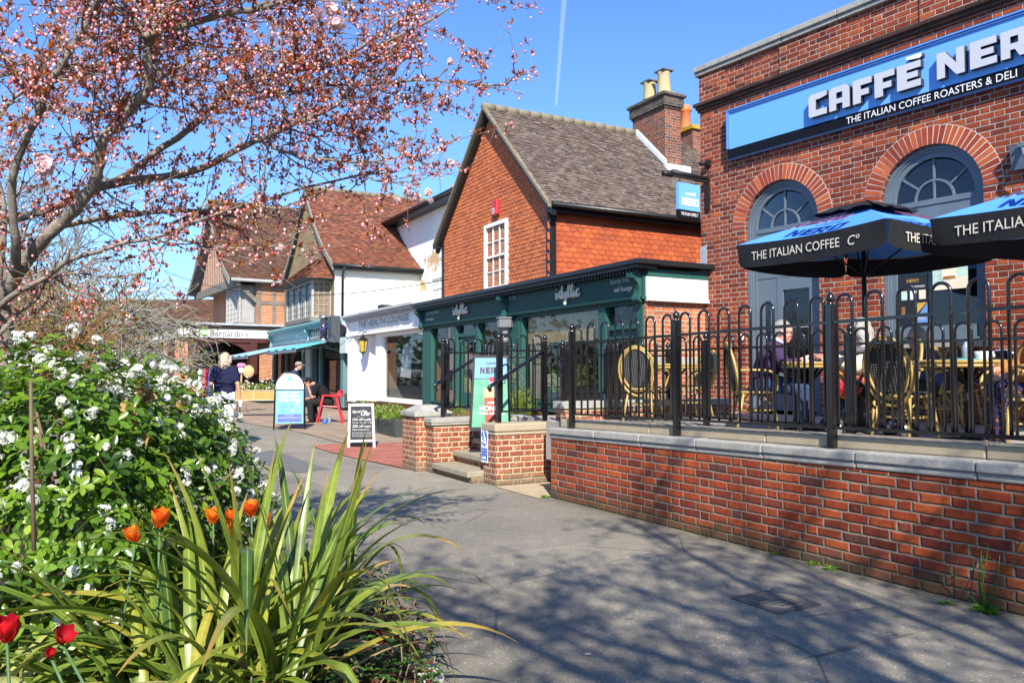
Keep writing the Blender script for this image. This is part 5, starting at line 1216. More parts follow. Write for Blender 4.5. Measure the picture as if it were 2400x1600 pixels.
m = MB(); m.fb(B, .25, 3.05, -.85, 0, oz0 - .10, oz0 - .001); m.prism([B.P(.3, -.8, oz0 - .1), B.P(.3, -.05, oz0 - .1), B.P(.3, -.05, oz0 - .6), B.P(.3, -.4, oz0 - .42)], B.u * .18); m.prism([B.P(2.7, -.8, oz0 - .1), B.P(2.7, -.05, oz0 - .1), B.P(2.7, -.05, oz0 - .6), B.P(2.7, -.4, oz0 - .42)], B.u * .18); m.fb(B, .25, 3.05, -.8, 0, oz1 + .001, oz1 + .12); m.build("oriel_base", M_OAK, cb)
# its shop arcade with the white name board
C0 = Vector((-15.0, 35.94, 0)); C_ = Fr((C0.x, C0.y), (B.u.x, B.u.y))
M_MAROON = plain("maroon joinery", (.065, .018, .015), .45, .2, 3); M_DKBR = plain("dark brown joinery", (.022, .014, .012), .5, .2, 3)
sh = thing("corner_shop", "maroon shop arcade with white name board and flat canopy", "shop", C_.P(2, 2, 0))
m = MB(); m.fb(C_, 0, 10, 0, .35, 3.06, 3.46); m.fb(C_, 0, .35, .351, 6, 3.06, 3.46); m.build("name_board", plain("board white", (.74, .73, .70), .5, .05), sh)
m = MB(); m.fb(C_, -.12, 10, -.12, 6, 3.64, 3.74); m.fb(C_, .36, 10, .36, 6, 3.3, 3.635); m.build("canopy_roof", plain("grey lead roof", (.33, .35, .38), .7, .2, 3), sh)
m = MB(); m.fb(C_, -.02, 10, -.02, 6, 3.4605, 3.6395); a = 0
while a < 5: m.fb(C_, -.05, -.0205, a, a + .06, 3.48, 3.6); a += .12
m.build("canopy_cornice", M_DKBR, sh)
def dpx(px, a=.1): return onA(C_, px, 850, a)[0]
m = MB()
p0, p1, p2, p3 = dpx(443), dpx(459), dpx(586), dpx(602)
m.fb(C_, .06, .42, p0, p1, .1, 2.85); m.fb(C_, .05, .45, p0 - .06, p1 + .06, 1.9, 2.0); m.build("post", M_MAROON, sh); m = MB(); m.fb(C_, .06, .42, p2, p3, .1, 2.85); m.build("post", M_MAROON, sh); m = MB(); m.fb(C_, .05, .30, .051, 6, 2.8505, 3.0595)
n = 16
for i in range(n):                                   # flat arch between the posts
    x0, x1 = p1 + (p2 - p1) * i / n, p1 + (p2 - p1) * (i + 1) / n
    z = lambda x: 1.98 + .85 * sqrt(max(0, 1 - ((x - (p1 + p2) / 2) / ((p2 - p1) / 2)) ** 2))
    m.hexa([C_.P(.12, x0, z(x0)), C_.P(.12, x1, z(x1)), C_.P(.25, x1, z(x1)), C_.P(.25, x0, z(x0)), C_.P(.12, x0, 2.85), C_.P(.12, x1, 2.85), C_.P(.25, x1, 2.85), C_.P(.25, x0, 2.85)])
m.build("arcade", M_MAROON, sh)
for a in (3.3, 6.6): m = MB(); m.fb(C_, a, a + .3, .05, .35, .1, 3.05); m.build("post", M_MAROON, sh)
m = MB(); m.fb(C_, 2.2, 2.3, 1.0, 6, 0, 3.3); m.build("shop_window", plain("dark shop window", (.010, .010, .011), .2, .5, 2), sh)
m = MB()
for i in range(7): m.fb(C_, 2.15, 2.19, 1.3 + i * .5, 1.34 + i * .5, 1.2, 3.0)
m.fb(C_, 2.15, 2.195, 1.2, 4.6, 1.95, 2.02); m.build("glazing_bar", M_MAROON, sh)
h0, h1 = onA(C_, 602, 850, 1.2)[0], onA(C_, 634, 850, 1.2)[0]
def herring():
    g = G("herringbone brick"); q = g.sep(g.uv()); s_ = .17
    x, y = g.math('DIVIDE', q[0], s_), g.math('DIVIDE', q[1], s_)
    r = g.math('ABSOLUTE', g.math('SUBTRACT', g.math('FRACT', x), .5)); v = g.math('FRACT', g.math('MULTIPLY', g.math('ADD', y, r), 1.6))
    mask = g.mapr(g.math('ABSOLUTE', g.math('SUBTRACT', v, .5)), .40, .44, 1, 0)
    col = g.ramp(g.white(g.comb(g.math('FLOOR', g.math('MULTIPLY', x, 2)), g.math('FLOOR', g.math('MULTIPLY', g.math('ADD', y, r), 1.6)), 1)), [(0, (.36, .09, .04)), (1, (.52, .17, .07))])
    g.fin(g.mix(mask, lin((.60, .45, .28)), col), .85, .2); return g.m
m = MB(); m.fb(C_, 1.2, 1.3, h0, h1, 1.55, 2.95); m.fb(C_, 1.2, 1.3, h0, h1, .2, 1.38); h2, h3 = onA(C_, 664, 850, 1.2)[0], onA(C_, 692, 850, 1.2)[0]
m.fb(C_, 1.2, 1.3, h2, h3, .2, 2.6); m.build("brick_panel", herring(), sh)
m = MB(); m.fb(C_, 1.15, 1.32, h1, h1 + .3, .1, 3.05); m.fb(C_, 1.16, 1.31, h0 - .3, h0, .1, 3.05); m.fb(C_, 1.18, 1.31, h0, h1, 1.381, 1.549); m.build("panel_frame", M_DKBR, sh)
bs = thing("shop_sign", "dark serif name with green square emblem on white board", "sign", C_.P(0, 2, 3.2))
def brow(px0, px1, s_, z0, z1, mat, bold=0):
    d0, d1 = onA(C_, px0, 780, -.012)[0], onA(C_, px1, 780, -.012)[0]
    return text(s_, C_.P(-.012, d0, z0), C_.v, Z, d1 - d0, z1 - z0, mat, bs, bold=bold)
brow(493, 581, "Barnardo's", 3.12, 3.41, M_DGL)
# serifs: fine feet under the upright strokes
m = MB()
for px in (494, 515.5, 524, 530, 534.5, 541.5, 548, 553.5, 559): 
    d0 = onA(C_, px, 780, -.013)[0]; m.fb(C_, -.016, -.0125, d0 - .05, d0 + .07, 3.118, 3.132)
m.build("serif", M_DGL, bs)
g0, g1 = onA(C_, 472, 780, -.012)[0], onA(C_, 486, 780, -.012)[0]
m = MB(); m.fb(C_, -.02, -.001, g0, g1, 3.13, 3.41); m.build("emblem", plain("emblem green", (.10, .55, .03), .5, .05), bs)
m = MB(); w = g1 - g0
for k in (.2, .42, .64, .80): m.fb(C_, -.024, -.0205, g0 + w * k - .012, g0 + w * k + .018, 3.20, 3.34)
for k in (.3, .55, .72): m.ball(C_.P(-.021, g0 + w * k, 3.36), .022, 8, 5)
m.build("emblem_figures", M_WHITE, bs)
w0, w1 = onA(C_, 520, 856, 2.1)[0], onA(C_, 583, 856, 2.1)[0]
text("www.barnardos.org.uk", C_.P(2.12, w0 - .3, onA(C_, 550, 862, 2.1)[1]), C_.v, Z, w1 - w0 + .3, .17, M_LTX, sh, bold=.01)

# ---------------------------------------------------------------- background house, pole, cable
bh = thing("background_house", "distant brick house with brown tiled roof behind bare branches", "house", (-22, 52, 0))
X0, X1, Y0 = -27.5, -17.5, 50
m = MB(); m.hexa([(X0 - 6, Y0, 0), (X1, Y0, 0), (X1, Y0 + 8, 0), (X0 - 6, Y0 + 8, 0), (X0 - 6, Y0, 4.3), (X1, Y0, 4.3), (X1, Y0 + 8, 4.3), (X0 - 6, Y0 + 8, 4.3)]); m.build("wall", M_BRICK_H, bh)
m = MB(); slope_tiles(m, (X0 - 6.3, Y0 - .4, 4.1), (1, 0, 0), (0, .75, .42), X1 - X0 + 6.8, 4.6, .15, .24, lift=.03, jit=.012); r_ = m.build("roof", T_RUST, bh)
m = MB(); m.hexa([(X0 - 6.3, Y0 - .4, 4.02), (X1 + .5, Y0 - .4, 4.02), (X1 + .5, Y0 + 8, 4.02), (X0 - 6.3, Y0 + 8, 4.02), (X0 - 6.3, Y0 + 3.5, 6.3), (X1 + .5, Y0 + 3.5, 6.3), (X1 + .5, Y0 + 4, 6.3), (X0 - 6.3, Y0 + 4, 6.3)]); m.build("roof_deck", M_ROOFD, r_)
for x in (-25.5, -22, -19):
    w = MB(); w.box((x, Y0 - .03, 1.2), (1.5, .1, 1.4)); wf = w.build("window", M_WHITE, bh); g = MB(); g.box((x - .37, Y0 - .05, 1.3), (.6, .1, 1.2)); g.box((x + .37, Y0 - .05, 1.3), (.6, .1, 1.2)); g.build("pane", M_GLASSW, wf)
wv = thing("van", "white van roof showing just above the flowering shrub", "van", (-15.9, 30, .14))
VX = lambda x: x - 1.95
m = MB(); m.prism([(VX(x), 30.9, z) for x, z in ((-16.2, .5), (-11.6, .5), (-11.6, 2.2), (-12.0, 2.36), (-15.0, 2.33), (-15.9, 1.45), (-16.2, 1.2))], (0, -1.8, 0)); bev(m.build("body", plain("van white", (.75, .75, .74), .3, .03), wv), .06)
m = MB(); m.prism([(VX(x), 30.95, z) for x, z in ((-15.7, 1.5), (-15.0, 2.2), (-14.3, 2.2), (-14.3, 1.5))], (0, -1.9, 0)); m.build("window", M_GLASSW, wv)
for x in (-15.3, -12.4):
    for y in (30.95, 29.05):
        m = MB(); m.lathe([(.2, -.1), (.33, -.1), (.35, -.05), (.35, .05), (.33, .1), (.2, .1)], (VX(x), y, .46), 16, (0, 1, 0)); wl_o = m.build("wheel", M_BLACK, wv); m = MB(); m.lathe([(.2, -.11), (.05, -.12), (.05, .12), (.2, .11)], (VX(x), y, .46), 12, (0, 1, 0)); m.build("rim", M_ALU, wl_o)
lpst = thing("lamp_post", "slim white lamp post rising behind the flowering shrub", "lamp post", at(281, 830, 30) * 1)
bx = at(281, 830, 30); m = MB(); m.tube([(bx.x, 30, .1), (bx.x, 30, 4.4)], [.08, .055], 8); m.build("pole", M_LETTER, lpst); m = MB(); m.tube([(bx.x, 30, 4.4), (bx.x + .2, 30, 4.55), (bx.x + .75, 30, 4.6)], .04, 6); m.ball((bx.x + .85, 30, 4.58), .13, 10, 6, sc=(1.6, 1, .5)); m.build("lantern_head", M_LETTER, lpst)
cw = MB(); P0, P1 = at(385, 634, 38.5), at(1050, 655, 20.5); n = 24
cw.tube([P0.lerp(P1, t / n) - Z * (.95 * 4 * (t / n) * (1 - t / n)) * .8 for t in range(n + 1)], .014, 5); tag(cw.build("overhead_cable", M_BLACK), "thin dark cable sagging across the street between the houses", "cable")

# ================================================================ railings
def hoop_mesh(h, w=.137, r=.0125, rail=.26):
    m = MB(); n = 9
    path = [(-w / 2, 0)] + [(-w / 2 * cos(pi * i / n), h - w / 2 + w / 2 * sin(pi * i / n)) for i in range(n + 1)] + [(w / 2, 0)]
    m.tube([(x, 0, z) for x, z in path], r, 7); return m
def finial(m, x, y, z, r=.033):
    m.lathe([(r * .8, 0), (r * 1.05, .006), (r * .55, .014), (r * .55, .022), (r * .95, .032), (r * 1.08, .05), (r * .9, .072), (r * .5, .09), (.004, .10)], (x, y, z), 10)
    for k in range(9):
        t = k * 2.4; m.ball((x + r * .9 * cos(t), y + r * .9 * sin(t), z + .036 + .005 * k), .008, 5, 3)
_hoops = {}
def railing(pts, label, zb, post_h=1.21, rails=(.15, .97), hoop_top=1.18, spacing=.235, posts=None, ps=.055, group=None, last_post=True):
    """hoop-topped railing through ground points (x, y, z of the foot); each post, rail and hoop a mesh of its own"""
    t = thing("railing", label, "railing", pts[0], 0, group)
    inv = MATI[t.name]
    for i, p in enumerate(pts):
        if posts and not posts[i]: continue
        m = MB(); m.box((p[0], p[1], p[2]), (ps, ps, post_h - .1), math.atan2(pts[min(i + 1, len(pts) - 1)][1] - pts[max(i - 1, 0)][1], pts[min(i + 1, len(pts) - 1)][0] - pts[max(i - 1, 0)][0]))
        po = m.build("post", M_IRON, t); m = MB(); finial(m, p[0], p[1], p[2] + post_h - .1, ps * .6); m.build("finial", M_IRON, po)
    for p, q in zip(pts, pts[1:]):
        p, q = Vector(p), Vector(q); L = (Vector((q.x, q.y, 0)) - Vector((p.x, p.y, 0))).length; ang = math.atan2(q.y - p.y, q.x - p.x)
        for h in rails:
            m = MB(); d = (q - p).normalized(); s_ = Vector((-d.y, d.x, 0)).normalized() * .017
            a, b = p + Z * (h - .012), q + Z * (h - .012); m.hexa([a - s_, b - s_, b + s_, a + s_, a - s_ + Z * .024, b - s_ + Z * .024, b + s_ + Z * .024, a + s_ + Z * .024]); m.build("rail", M_IRON, t)
        n = max(1, round((L - .1) / spacing)); key = round(hoop_top - rails[0], 3)
        for k in range(n):
            f = (k + .5) / n; c = p.lerp(q, f)
            if key not in _hoops: me = hoop_mesh(hoop_top - rails[0] + .012); o = me.build("hoop", M_IRON, t); _hoops[key] = o.data
            else: o = bpy.data.objects.new("hoop", _hoops[key]); COL.objects.link(o); o.parent = t
            o.matrix_parent_inverse = inv; o.location = (c.x, c.y, c.z + rails[0] - .012); o.rotation_euler = (0, 0, ang)
    return t
fp = lambda a: tuple(W.P(a, .10, .848 + .0165 * a))
RG = "hoop-topped black railings"
pd_, pe_ = Q.P(1.41, .37, .812), Q.P(1.41, 1.09, .812)
railing([fp(.297), fp(2.105), fp(3.89), fp(5.69), fp(7.45)], "long black hoop-topped railing standing on the retaining wall", None, group=RG)
railing([tuple(pd_), tuple(pe_)], "short black railing on the right stair pier beside the steps", None, post_h=1.2, group=RG)
def on_w(px, d): return on(W, px, 900, d)[0]
wa = lambda a: tuple(W.P(a, 1.3, TZ))
a1_, a2_ = on_w(1655, 1.3), on_w(1994, 1.3)
railing([wa(on_w(1426, 1.3)), wa(a1_), wa(a2_), wa(2 * a2_ - a1_), wa(3 * a2_ - 2 * a1_)], "second black railing between the ramp and the cafe tables", None, post_h=1.10, rails=(.13, .905), hoop_top=1.05, group=RG)
ea = lambda a: tuple(E_.P(a, 0, 1.10))
railing([ea(.3), ea(1.2), ea(2.1)], "low black railing on the pale stone boundary wall", None, post_h=.82, rails=(.1, .62), hoop_top=.76, group=RG)
la, lc = Q.P(-.12, .22, .812), Q.P(-.12, 1.15, .812)
railing([tuple(Q.P(-.62, .55, .812)), tuple(la), tuple(lc)], "black railing on the left stair pier behind the domed cap", None, post_h=1.2, posts=[0, 1, 1], group=RG)
railing([tuple(Q.P(-.55, 1.15, .75)), tuple(Q.P(-.1, 1.9, .75)), tuple(Q.P(.5, 2.9, .8))], "black railing at the back of the landing before the green shop", None, post_h=1.2, posts=[1, 0, 1], group=RG)
hr = [at(1024, 917, 11.75), at(1020, 906, 11.75), at(1028, 896, 11.78), at(1120, 836, 12.35), at(1131, 834, 12.4), at(1136, 838, 12.4)]
hr2 = [at(1150, 917, 10.5), at(1148, 910, 10.5), at(1156, 900, 10.53), at(1262, 831, 11.05), at(1270, 828, 11.1)]
for pts, lab_, g0, g1 in ((hr, "black tubular handrail on the left side of the steps", la, lc), (hr2, "black tubular handrail on the right side of the steps", pd_, pe_)):
    t = thing("handrail", lab_, "handrail", pts[0], 0); m = MB(); m.tube(smooth_path([tuple(p) for p in pts], 4), .024, 10); m.build("rail", M_IRON, t)
    for gp, f in ((g0, .25), (g1, .9)):
        q = Vector(pts[2]).lerp(Vector(pts[3]), f); m = MB(); m.tube([q - Z * .02, q - Z * .09, Vector((gp.x, gp.y, q.z - .10))], .008, 6); m.build("bracket", M_IRON, t)

# ================================================================ boards and signs
def a_board_arch():
    o = Vector((-5.25, 18.85, gz(-5.25, 18.85))); t = thing("pavement_sign", "arch-topped blue and white pavement sign on tubular legs", "pavement sign", o)
    L_ = local(o, R_(16)); w = .335; lean = .17
    P = lambda x, z, y=0: L_.P(x, (1.34 - z) * -lean + y + .12, z + o.z) 
    m = MB(); n = 14; path = [(-w - .02, 0), (-w, .95)] + [(-w * cos(pi * i / n), .97 + .37 * sin(pi * i / n)) for i in range(1, n)] + [(w, .95), (w + .02, 0)]
    m.tube([P(x, z) for x, z in path], .017, 6); m.tube([P(-w, .93), P(w, .93)], .014, 6); m.build("front_frame", M_IRON, t)
    Pb = lambda x, z: L_.P(x, .12 + (1.34 - z) * .34, z + o.z)
    m = MB(); m.tube([Pb(x, z) for x, z in path], .017, 6); m.build("rear_frame", M_IRON, t)
    m = MB(); m.add([Pb(x, z) for x, z in [(-w, .12), (w, .12), (w, .95), (-w, .95)]], [(0, 1, 2, 3)]); m.build("rear_panel", plain("grey board back", (.16, .17, .17), .5), t)
    m = MB(); q = [(-w + .02, .145), (w - .02, .145), (w - .02, .915), (-w + .02, .915)]; m.prism([P(x, z, -.004) for x, z in q], L_.v * .01); m.build("poster_panel", plain("aqua poster", (.12, .37, .52), .35, .05, 1), t)
    m = MB(); m.add([P(x, z, -.002) for x, z in [(-w + .01, .945), (w - .01, .945)] + [((w - .012) * cos(pi * i / n), .96 + .355 * sin(pi * i / n)) for i in range(n + 1)]], [tuple(range(n + 3))]); m.build("header_panel", plain("poster white", (.74, .76, .80), .35, .04), t)
    m = MB(); m.add([P(x, z, -.0105) for x, z in [(-.27, .18), (.27, .18), (.27, .36), (-.27, .36)]], [(0, 1, 2, 3)]); m.build("blue_panel", plain("royal blue print", (.05, .09, .42), .4), t)
    r_, u_ = L_.u, (P(0, 1) - P(0, 0)).normalized(); tx = lambda s_, x, z, ww, h, mt, b=0: text(s_, P(x, z, -.012), r_, u_, ww, h, mt, t, ext=.001, bold=b)
    pw = M_LETTER; tl = plain("teal print", (.05, .22, .34), .5)
    tx("BACK PAIN?", -.25, .835, .46, .055, pw, .02); tx("NECK PAIN?", -.24, .75, .46, .055, pw, .02); tx("HEADACHES?", -.26, .665, .52, .055, pw, .02)
    for k, s_ in enumerate(("You don't", "have to", "live", "with it!")): tx(s_, -.26 + .02 * k, .575 - .06 * k, (.22, .18, .09, .16)[k], .042, tl)
    tx("Book today", -.08, .315, .16, .025, pw); tx("www.thehealthlounge.co.uk", -.24, .265, .48, .025, pw); tx("THE", -.05, 1.06, .1, .03, tl); tx("HEALTH LOUNGE", -.25, 1.005, .5, .04, plain("grey blue print", (.28, .34, .45), .5))
    m = MB(); strokes(m, [smooth_path([(0, 0), (.06, .08), (.14, .11), (.2, .08)], 3), smooth_path([(.0, 0), (.05, -.05), (.10, -.06)], 3), [(.14, .11), (.15, .17), (.2, .2), (.24, .16)], [(.15, 0), (.16, -.05)]], P(.03, .53, -.012), r_, u_, 1, 1, .003); m.build("figure_drawing", tl, t)
    m = MB()
    for x, z, r in ((.17, .615, .05), (.07, .44, .033)): m.add([P(x + r * cos(k * pi / 8), z + r * sin(k * pi / 8), -.013) for k in range(16)], [tuple(range(16))])
    m.build("white_dot", pw, t); m = MB(); m.add([P(.055 * cos(k * pi / 8), 1.19 + .055 * sin(k * pi / 8), -.0115) for k in range(16)], [tuple(range(16))]); m.build("round_emblem", plain("emblem teal", (.08, .30, .40), .5), t)
a_board_arch()
def chalkboard():
    o = Vector((-2.97, 15.72, gz(-2.97, 15.7))); t = thing("chalkboard", "white framed chalkboard with handwritten offers on the paving", "pavement sign", o); L_ = local(o, R_(14)); w = .27; H = .86; tp_ = .045
    P = lambda x, z, y=0: L_.P(x * (1 - .10 * z / H), -.22 + z / H * .20 + y, z + o.z)
    M_FR = plain("chipped white frame", (.60, .57, .51), .7, .15, 9, dirt=(.35, .28, .2)); wood = plain("pine", (.40, .24, .10), .7, .2, 8)
    m = MB()
    def bar(x0, x1, z0, z1): m.prism([P(x0, z0), P(x1, z0), P(x1, z1), P(x0, z1)], L_.v * .025)
    bar(-w, -w + .05, 0, H); bar(w - .05, w, 0, H); bar(-w + .0505, w - .0505, H - .055, H); bar(-w + .0505, w - .0505, .12, .165); bev(m.build("frame", M_FR, t), .004)
    m = MB(); m.prism([P(-w + .051, .166, .006), P(w - .051, .166, .006), P(w - .051, H - .056, .006), P(-w + .051, H - .056, .006)], L_.v * .008); m.build("slate", plain("chalk slate", (.022, .027, .034), .8, .3, 3), t)
    Pb = lambda x, z: L_.P(x * (1 - .10 * z / H), .24 - z / H * .23, z + o.z)
    m = MB()
    for x0, x1 in ((-w, -w + .05), (w - .05, w)): m.prism([Pb(x0, 0), Pb(x1, 0), Pb(x1, H), Pb(x0, H)], L_.v * .025)
    m.prism([Pb(-w + .05, .1), Pb(w - .05, .1), Pb(w - .05, .16), Pb(-w + .05, .16)], L_.v * .02); m.build("rear_leg", wood, t)
    m = MB(); m.prism([Pb(-w + .05, .16), Pb(w - .05, .16), Pb(w - .05, H - .05), Pb(-w + .05, H - .05)], L_.v * .01); m.build("rear_panel", M_BLACK, t)
    r_, u_ = L_.u, (P(0, 1) - P(0, 0)).normalized(); ck = plain("chalk", (.66, .66, .65), .9)
    tx = lambda s_, x, z, ww, h, sh_=.15: text(s_, P(x, z, .0), r_, u_, ww, h, ck, t, ext=.0, shear=sh_)
    tx("April", -.20, .66, .17, .075, .3); tx("Offer", .0, .62, .18, .10, .3); tx("10% off Laser", -.18, .53, .36, .05); tx("Courses - buy 4 get 1 free", -.18, .475, .36, .03); tx("20% off Laser", -.18, .40, .36, .05); tx("Sinus treatments", -.18, .345, .32, .032); tx("Book Film Pedicure and get", -.18, .265, .37, .026); tx("10% off Col. for Brow for Mani", -.18, .225, .37, .026)
    m = MB(); strokes(m, [[(-.18 + .02 * i, .315 + .006 * (-1) ** i) for i in range(20)], smooth_path([(.10, .70), (.05, .76), (-.01, .72), (.0, .66), (.06, .64)], 3), smooth_path([(.14, .60), (.17, .55), (.2, .48)], 3), [(-.08, .64), (-.04, .62), (0, .6)]], P(0, 0, .002), r_, u_, 1, 1, .0022); m.build("chalk_flourish", ck, t)
chalkboard()
def cafe_board():
    o = Vector((-.30, 11.35, .67)); t = thing("pavement_sign", "black framed cafe poster stand between the stair handrails", "pavement sign", o); L_ = local(o, R_(-2)); H = 1.06; w = .29
    wd = lambda z: w * (.86 + .14 * (1 - z / H)); P = lambda x, z, y=0: L_.P(x, -.16 + z / H * .14 + y, z + o.z)
    m = MB(); m.prism([P(-wd(0), .0), P(wd(0), 0), P(wd(H), H), P(-wd(H), H)], L_.v * .03); m.build("front_panel", M_BLACK, t); m = MB(); Pb = lambda x, z: L_.P(x, .30 - z / H * .26, z + o.z); m.prism([Pb(-wd(0) - .05, 0), Pb(wd(0) - .05, 0), Pb(wd(H) - .02, H), Pb(-wd(H), H)], L_.v * .02); m.build("rear_panel", M_BLACK, t)
    k = -.002
    def pan(x, mt, nm, dy):
        m = MB(); m.add([P(a, z, dy) for a, z in x], [tuple(range(len(x)))]); return m.build(nm, mt, t)
    iw = lambda z: wd(z) - .03
    pan([(-iw(.05), .05), (iw(.05), .05), (iw(.72), .72), (-iw(.72), .72)], plain("mint poster", (.10, .34, .21), .4, .35, 1.2), "poster_sheet", -.002); pan([(-iw(.75), .73), (iw(.75), .73), (iw(1), 1.02), (-iw(1), 1.02)], plain("pale blue header", (.13, .33, .58), .4, .04), "header", -.002)
    pan([(-.06, .05), (.14, .05), (.165, .46), (-.09, .46)], plain("iced coffee", (.28, .05, .02), .4, .3, 2), "drink_picture", -.004); pan([(-.09, .46), (.165, .46), (.17, .60), (-.10, .60)], plain("cream froth", (.50, .36, .19), .4, .1), "froth_picture", -.004); pan([(-.01, .66), (.06, .66), (.055, .75), (-.02, .75)], plain("red tab", (.40, .02, .04), .4), "red_tab", -.0045)
    r_, u_ = L_.u, (P(0, 1) - P(0, 0)).normalized(); dk = plain("brown print", (.05, .02, .03), .5)
    tx = lambda s_, x, z, ww, h, mt, b=.01: text(s_, P(x, z, -.006), r_, u_, ww, h, mt, t, ext=.001, bold=b)
    tx("CAFFÈ", -.07, .925, .14, .045, dk, .02); tx("ICED", -.04, .375, .11, .03, M_LETTER, .02); tx("HONEY", -.15, .275, .31, .075, M_LETTER, .02); tx("FOAMED AMERICANO", -.18, .225, .38, .03, M_LETTER, .02); tx("NEW", -.012, .665, .055, .02, M_LETTER)
    for chh, x in zip("NERO", (-.15, -.07, .005, .08)): block_letter(chh, P(x, .80, -.005), r_, u_, .065, .09, .002, t, [dk, dk])
cafe_board()
def access_sign():
    a, d = 1.05, .222; t = thing("access_sign", "blue and white wheelchair ramp sign on the right stair pier", "sign", Q.P(1.2, .2, .4)); rt = Q.u; n = -Q.v
    o = Q.P(1.20, .215, .28); H, Wd = .46, .20
    m = MB(); m.prism([o, o + rt * Wd, o + rt * Wd + Z * H, o + Z * H], n * .006); m.build("plate", plain("plate white", (.62, .64, .66), .4), t)
    bl_ = plain("sign royal blue", (.03, .14, .55), .4, .03); c = o + rt * .1 + Z * .33 + n * .0075
    m = MB(); m.add([c + rt * (.083 * cos(k * pi / 12)) + Z * (.105 * sin(k * pi / 12)) for k in range(24)], [tuple(range(24))]); m.build("blue_disc", bl_, t)
    m = MB(); q = o + n * .0075; m.add([q + rt * x + Z * y for x, y in ((.015, .03), (.185, .03), (.185, .19), (.015, .19))], [(0, 1, 2, 3)]); m.build("blue_panel", bl_, t)
    m = MB(); strokes(m, [[(-.01, .06), (0, .01), (.03, .0), (.04, -.04)], [(-.035 + .035 * cos(2.2 + k * .4), -.02 + .035 * sin(2.2 + k * .4)) for k in range(12)], [(-.04, -.065), (.05, -.045), (.05, -.065), (-.04, -.065)]], c, rt, Z, 1, 1.1, .006, .001); m.ball(c + Z * .08 - rt * .012, .012, 8, 5); m.build("wheelchair_symbol", M_LETTER, t)
    text("Disabled way", q + rt * .03 + Z * .145, rt, Z, .14, .028, M_LETTER, t, ext=.001); text("across this way", q + rt * .025 + Z * .105, rt, Z, .15, .028, M_LETTER, t, ext=.001)
    m = MB(); m.add([q + n * .001 + rt * x + Z * y for x, y in ((.04, .05), (.12, .05), (.12, .038), (.165, .066), (.12, .094), (.12, .08), (.04, .08))], [tuple(range(7))]); m.build("arrow", M_LETTER, t)
access_sign()
# manhole cover, in the asphalt
mc = thing("manhole_cover", "square iron cover with round ribbed plate set in the path", "manhole cover", on_z(1818, 1410, 0)); c = on_z(1818, 1410, 0); L_ = local(c, R_(-60))
M_CAST = plain("cast iron", (.085, .086, .09), .6, .25, 14, .4, bump=.4)
m = MB(); m.fb(L_, -.2, .2, -.2, .2, .002, .012); m.build("frame", M_CAST, mc); m = MB(); m.lathe([(.17, .0125), (.17, .02), (.155, .02), (.155, .013)], c, 28)
for k in range(-3, 4): h = sqrt(.155 ** 2 - (k * .045) ** 2); m.fb(L_, k * .045 - .008, k * .045 + .008, -h, h, .0125, .02)
m.build("ribbed_plate", plain("worn iron ribs", (.13, .125, .11), .6, .2), mc)
# ================================================================ terrace furniture
M_CANE = plain("bamboo cane", (.38, .26, .08), .4, .2, 9, .4, dirt=(.30, .19, .06))
def weave():
    g = G("black weave"); q = g.sep(g.uv()); k = 42
    a = g.math('SINE', g.math('MULTIPLY', g.math('ADD', q[0], q[1]), k * 3.1)); b = g.math('SINE', g.math('MULTIPLY', g.math('SUBTRACT', q[0], q[1]), k * 3.1)); h = g.math('MULTIPLY', a, b)
    g.bump(h, .9, .01); g.fin(g.mix(g.mapr(h, .75, .95), lin((.012, .013, .018)), lin((.40, .41, .43))), .35, .5); return g.m
M_WEAVE = weave()
def cane_chair():
    t = thing("cane_chair", "x", "chair"); m = MB()
    def ov(rx, rz, zc, x, tilt): return [(x - tilt * (zc + rz * sin(a) - .45), rx * cos(a), zc + rz * sin(a)) for a in [2 * pi * i / 24 for i in range(25)]]
    m.tube(ov(.205, .27, .67, -.19, .20), .016, 7, False); m.build("back_frame", M_CANE, t); m = MB(); m.tube(ov(.245, .315, .65, -.185, .20), .016, 7, False); m.build("back_hoop", M_CANE, t)
    m = MB(); m.add([(x + .002, y, z) for x, y, z in ov(.19, .255, .67, -.19, .20)[:-1]], [tuple(range(24))]); m.build("back_panel", M_WEAVE, t)
    m = MB(); m.lathe([(.205, .425), (.215, .435), (.215, .455), (.18, .466), (.0, .468)], (.02, 0, 0), 20); m.build("seat", M_WEAVE, t); m = MB(); m.tube([(.02 + .222 * cos(a), .222 * sin(a), .425) for a in [2 * pi * i / 24 for i in range(25)]], .014, 6, False); m.build("seat_ring", M_CANE, t)
    for s in (-1, 1):
        m = MB(); m.tube(smooth_path([(-.22, s * .235, .66), (-.05, s * .285, .665), (.12, s * .29, .65), (.20, s * .265, .58), (.20, s * .215, .44)], 4), .014, 7); m.build("arm", M_CANE, t)
        m = MB(); m.tube([(.17, s * .15, .43), (.215, s * .20, 0)], .015, 7); m.build("leg", M_CANE, t); m = MB(); m.tube([(-.13, s * .15, .43), (-.22, s * .20, 0)], .015, 7); m.build("leg", M_CANE, t)
    m = MB(); m.tube([(.02 + .185 * cos(a), .165 * sin(a), .23) for a in [2 * pi * i / 20 for i in range(21)]], .010, 6, False); m.build("stretcher", M_CANE, t)
    for k in range(4):
        a = pi / 4 + k * pi / 2; m = MB(); m.tube(smooth_path([(.02 + .17 * cos(a - .55), .16 * sin(a - .55), .40), (.02 + .19 * cos(a), .17 * sin(a), .30), (.02 + .17 * cos(a + .55), .16 * sin(a + .55), .40)], 4), .008, 5); m.build("brace", M_CANE, t)
    return t
chair0 = cane_chair(); _first = [True]
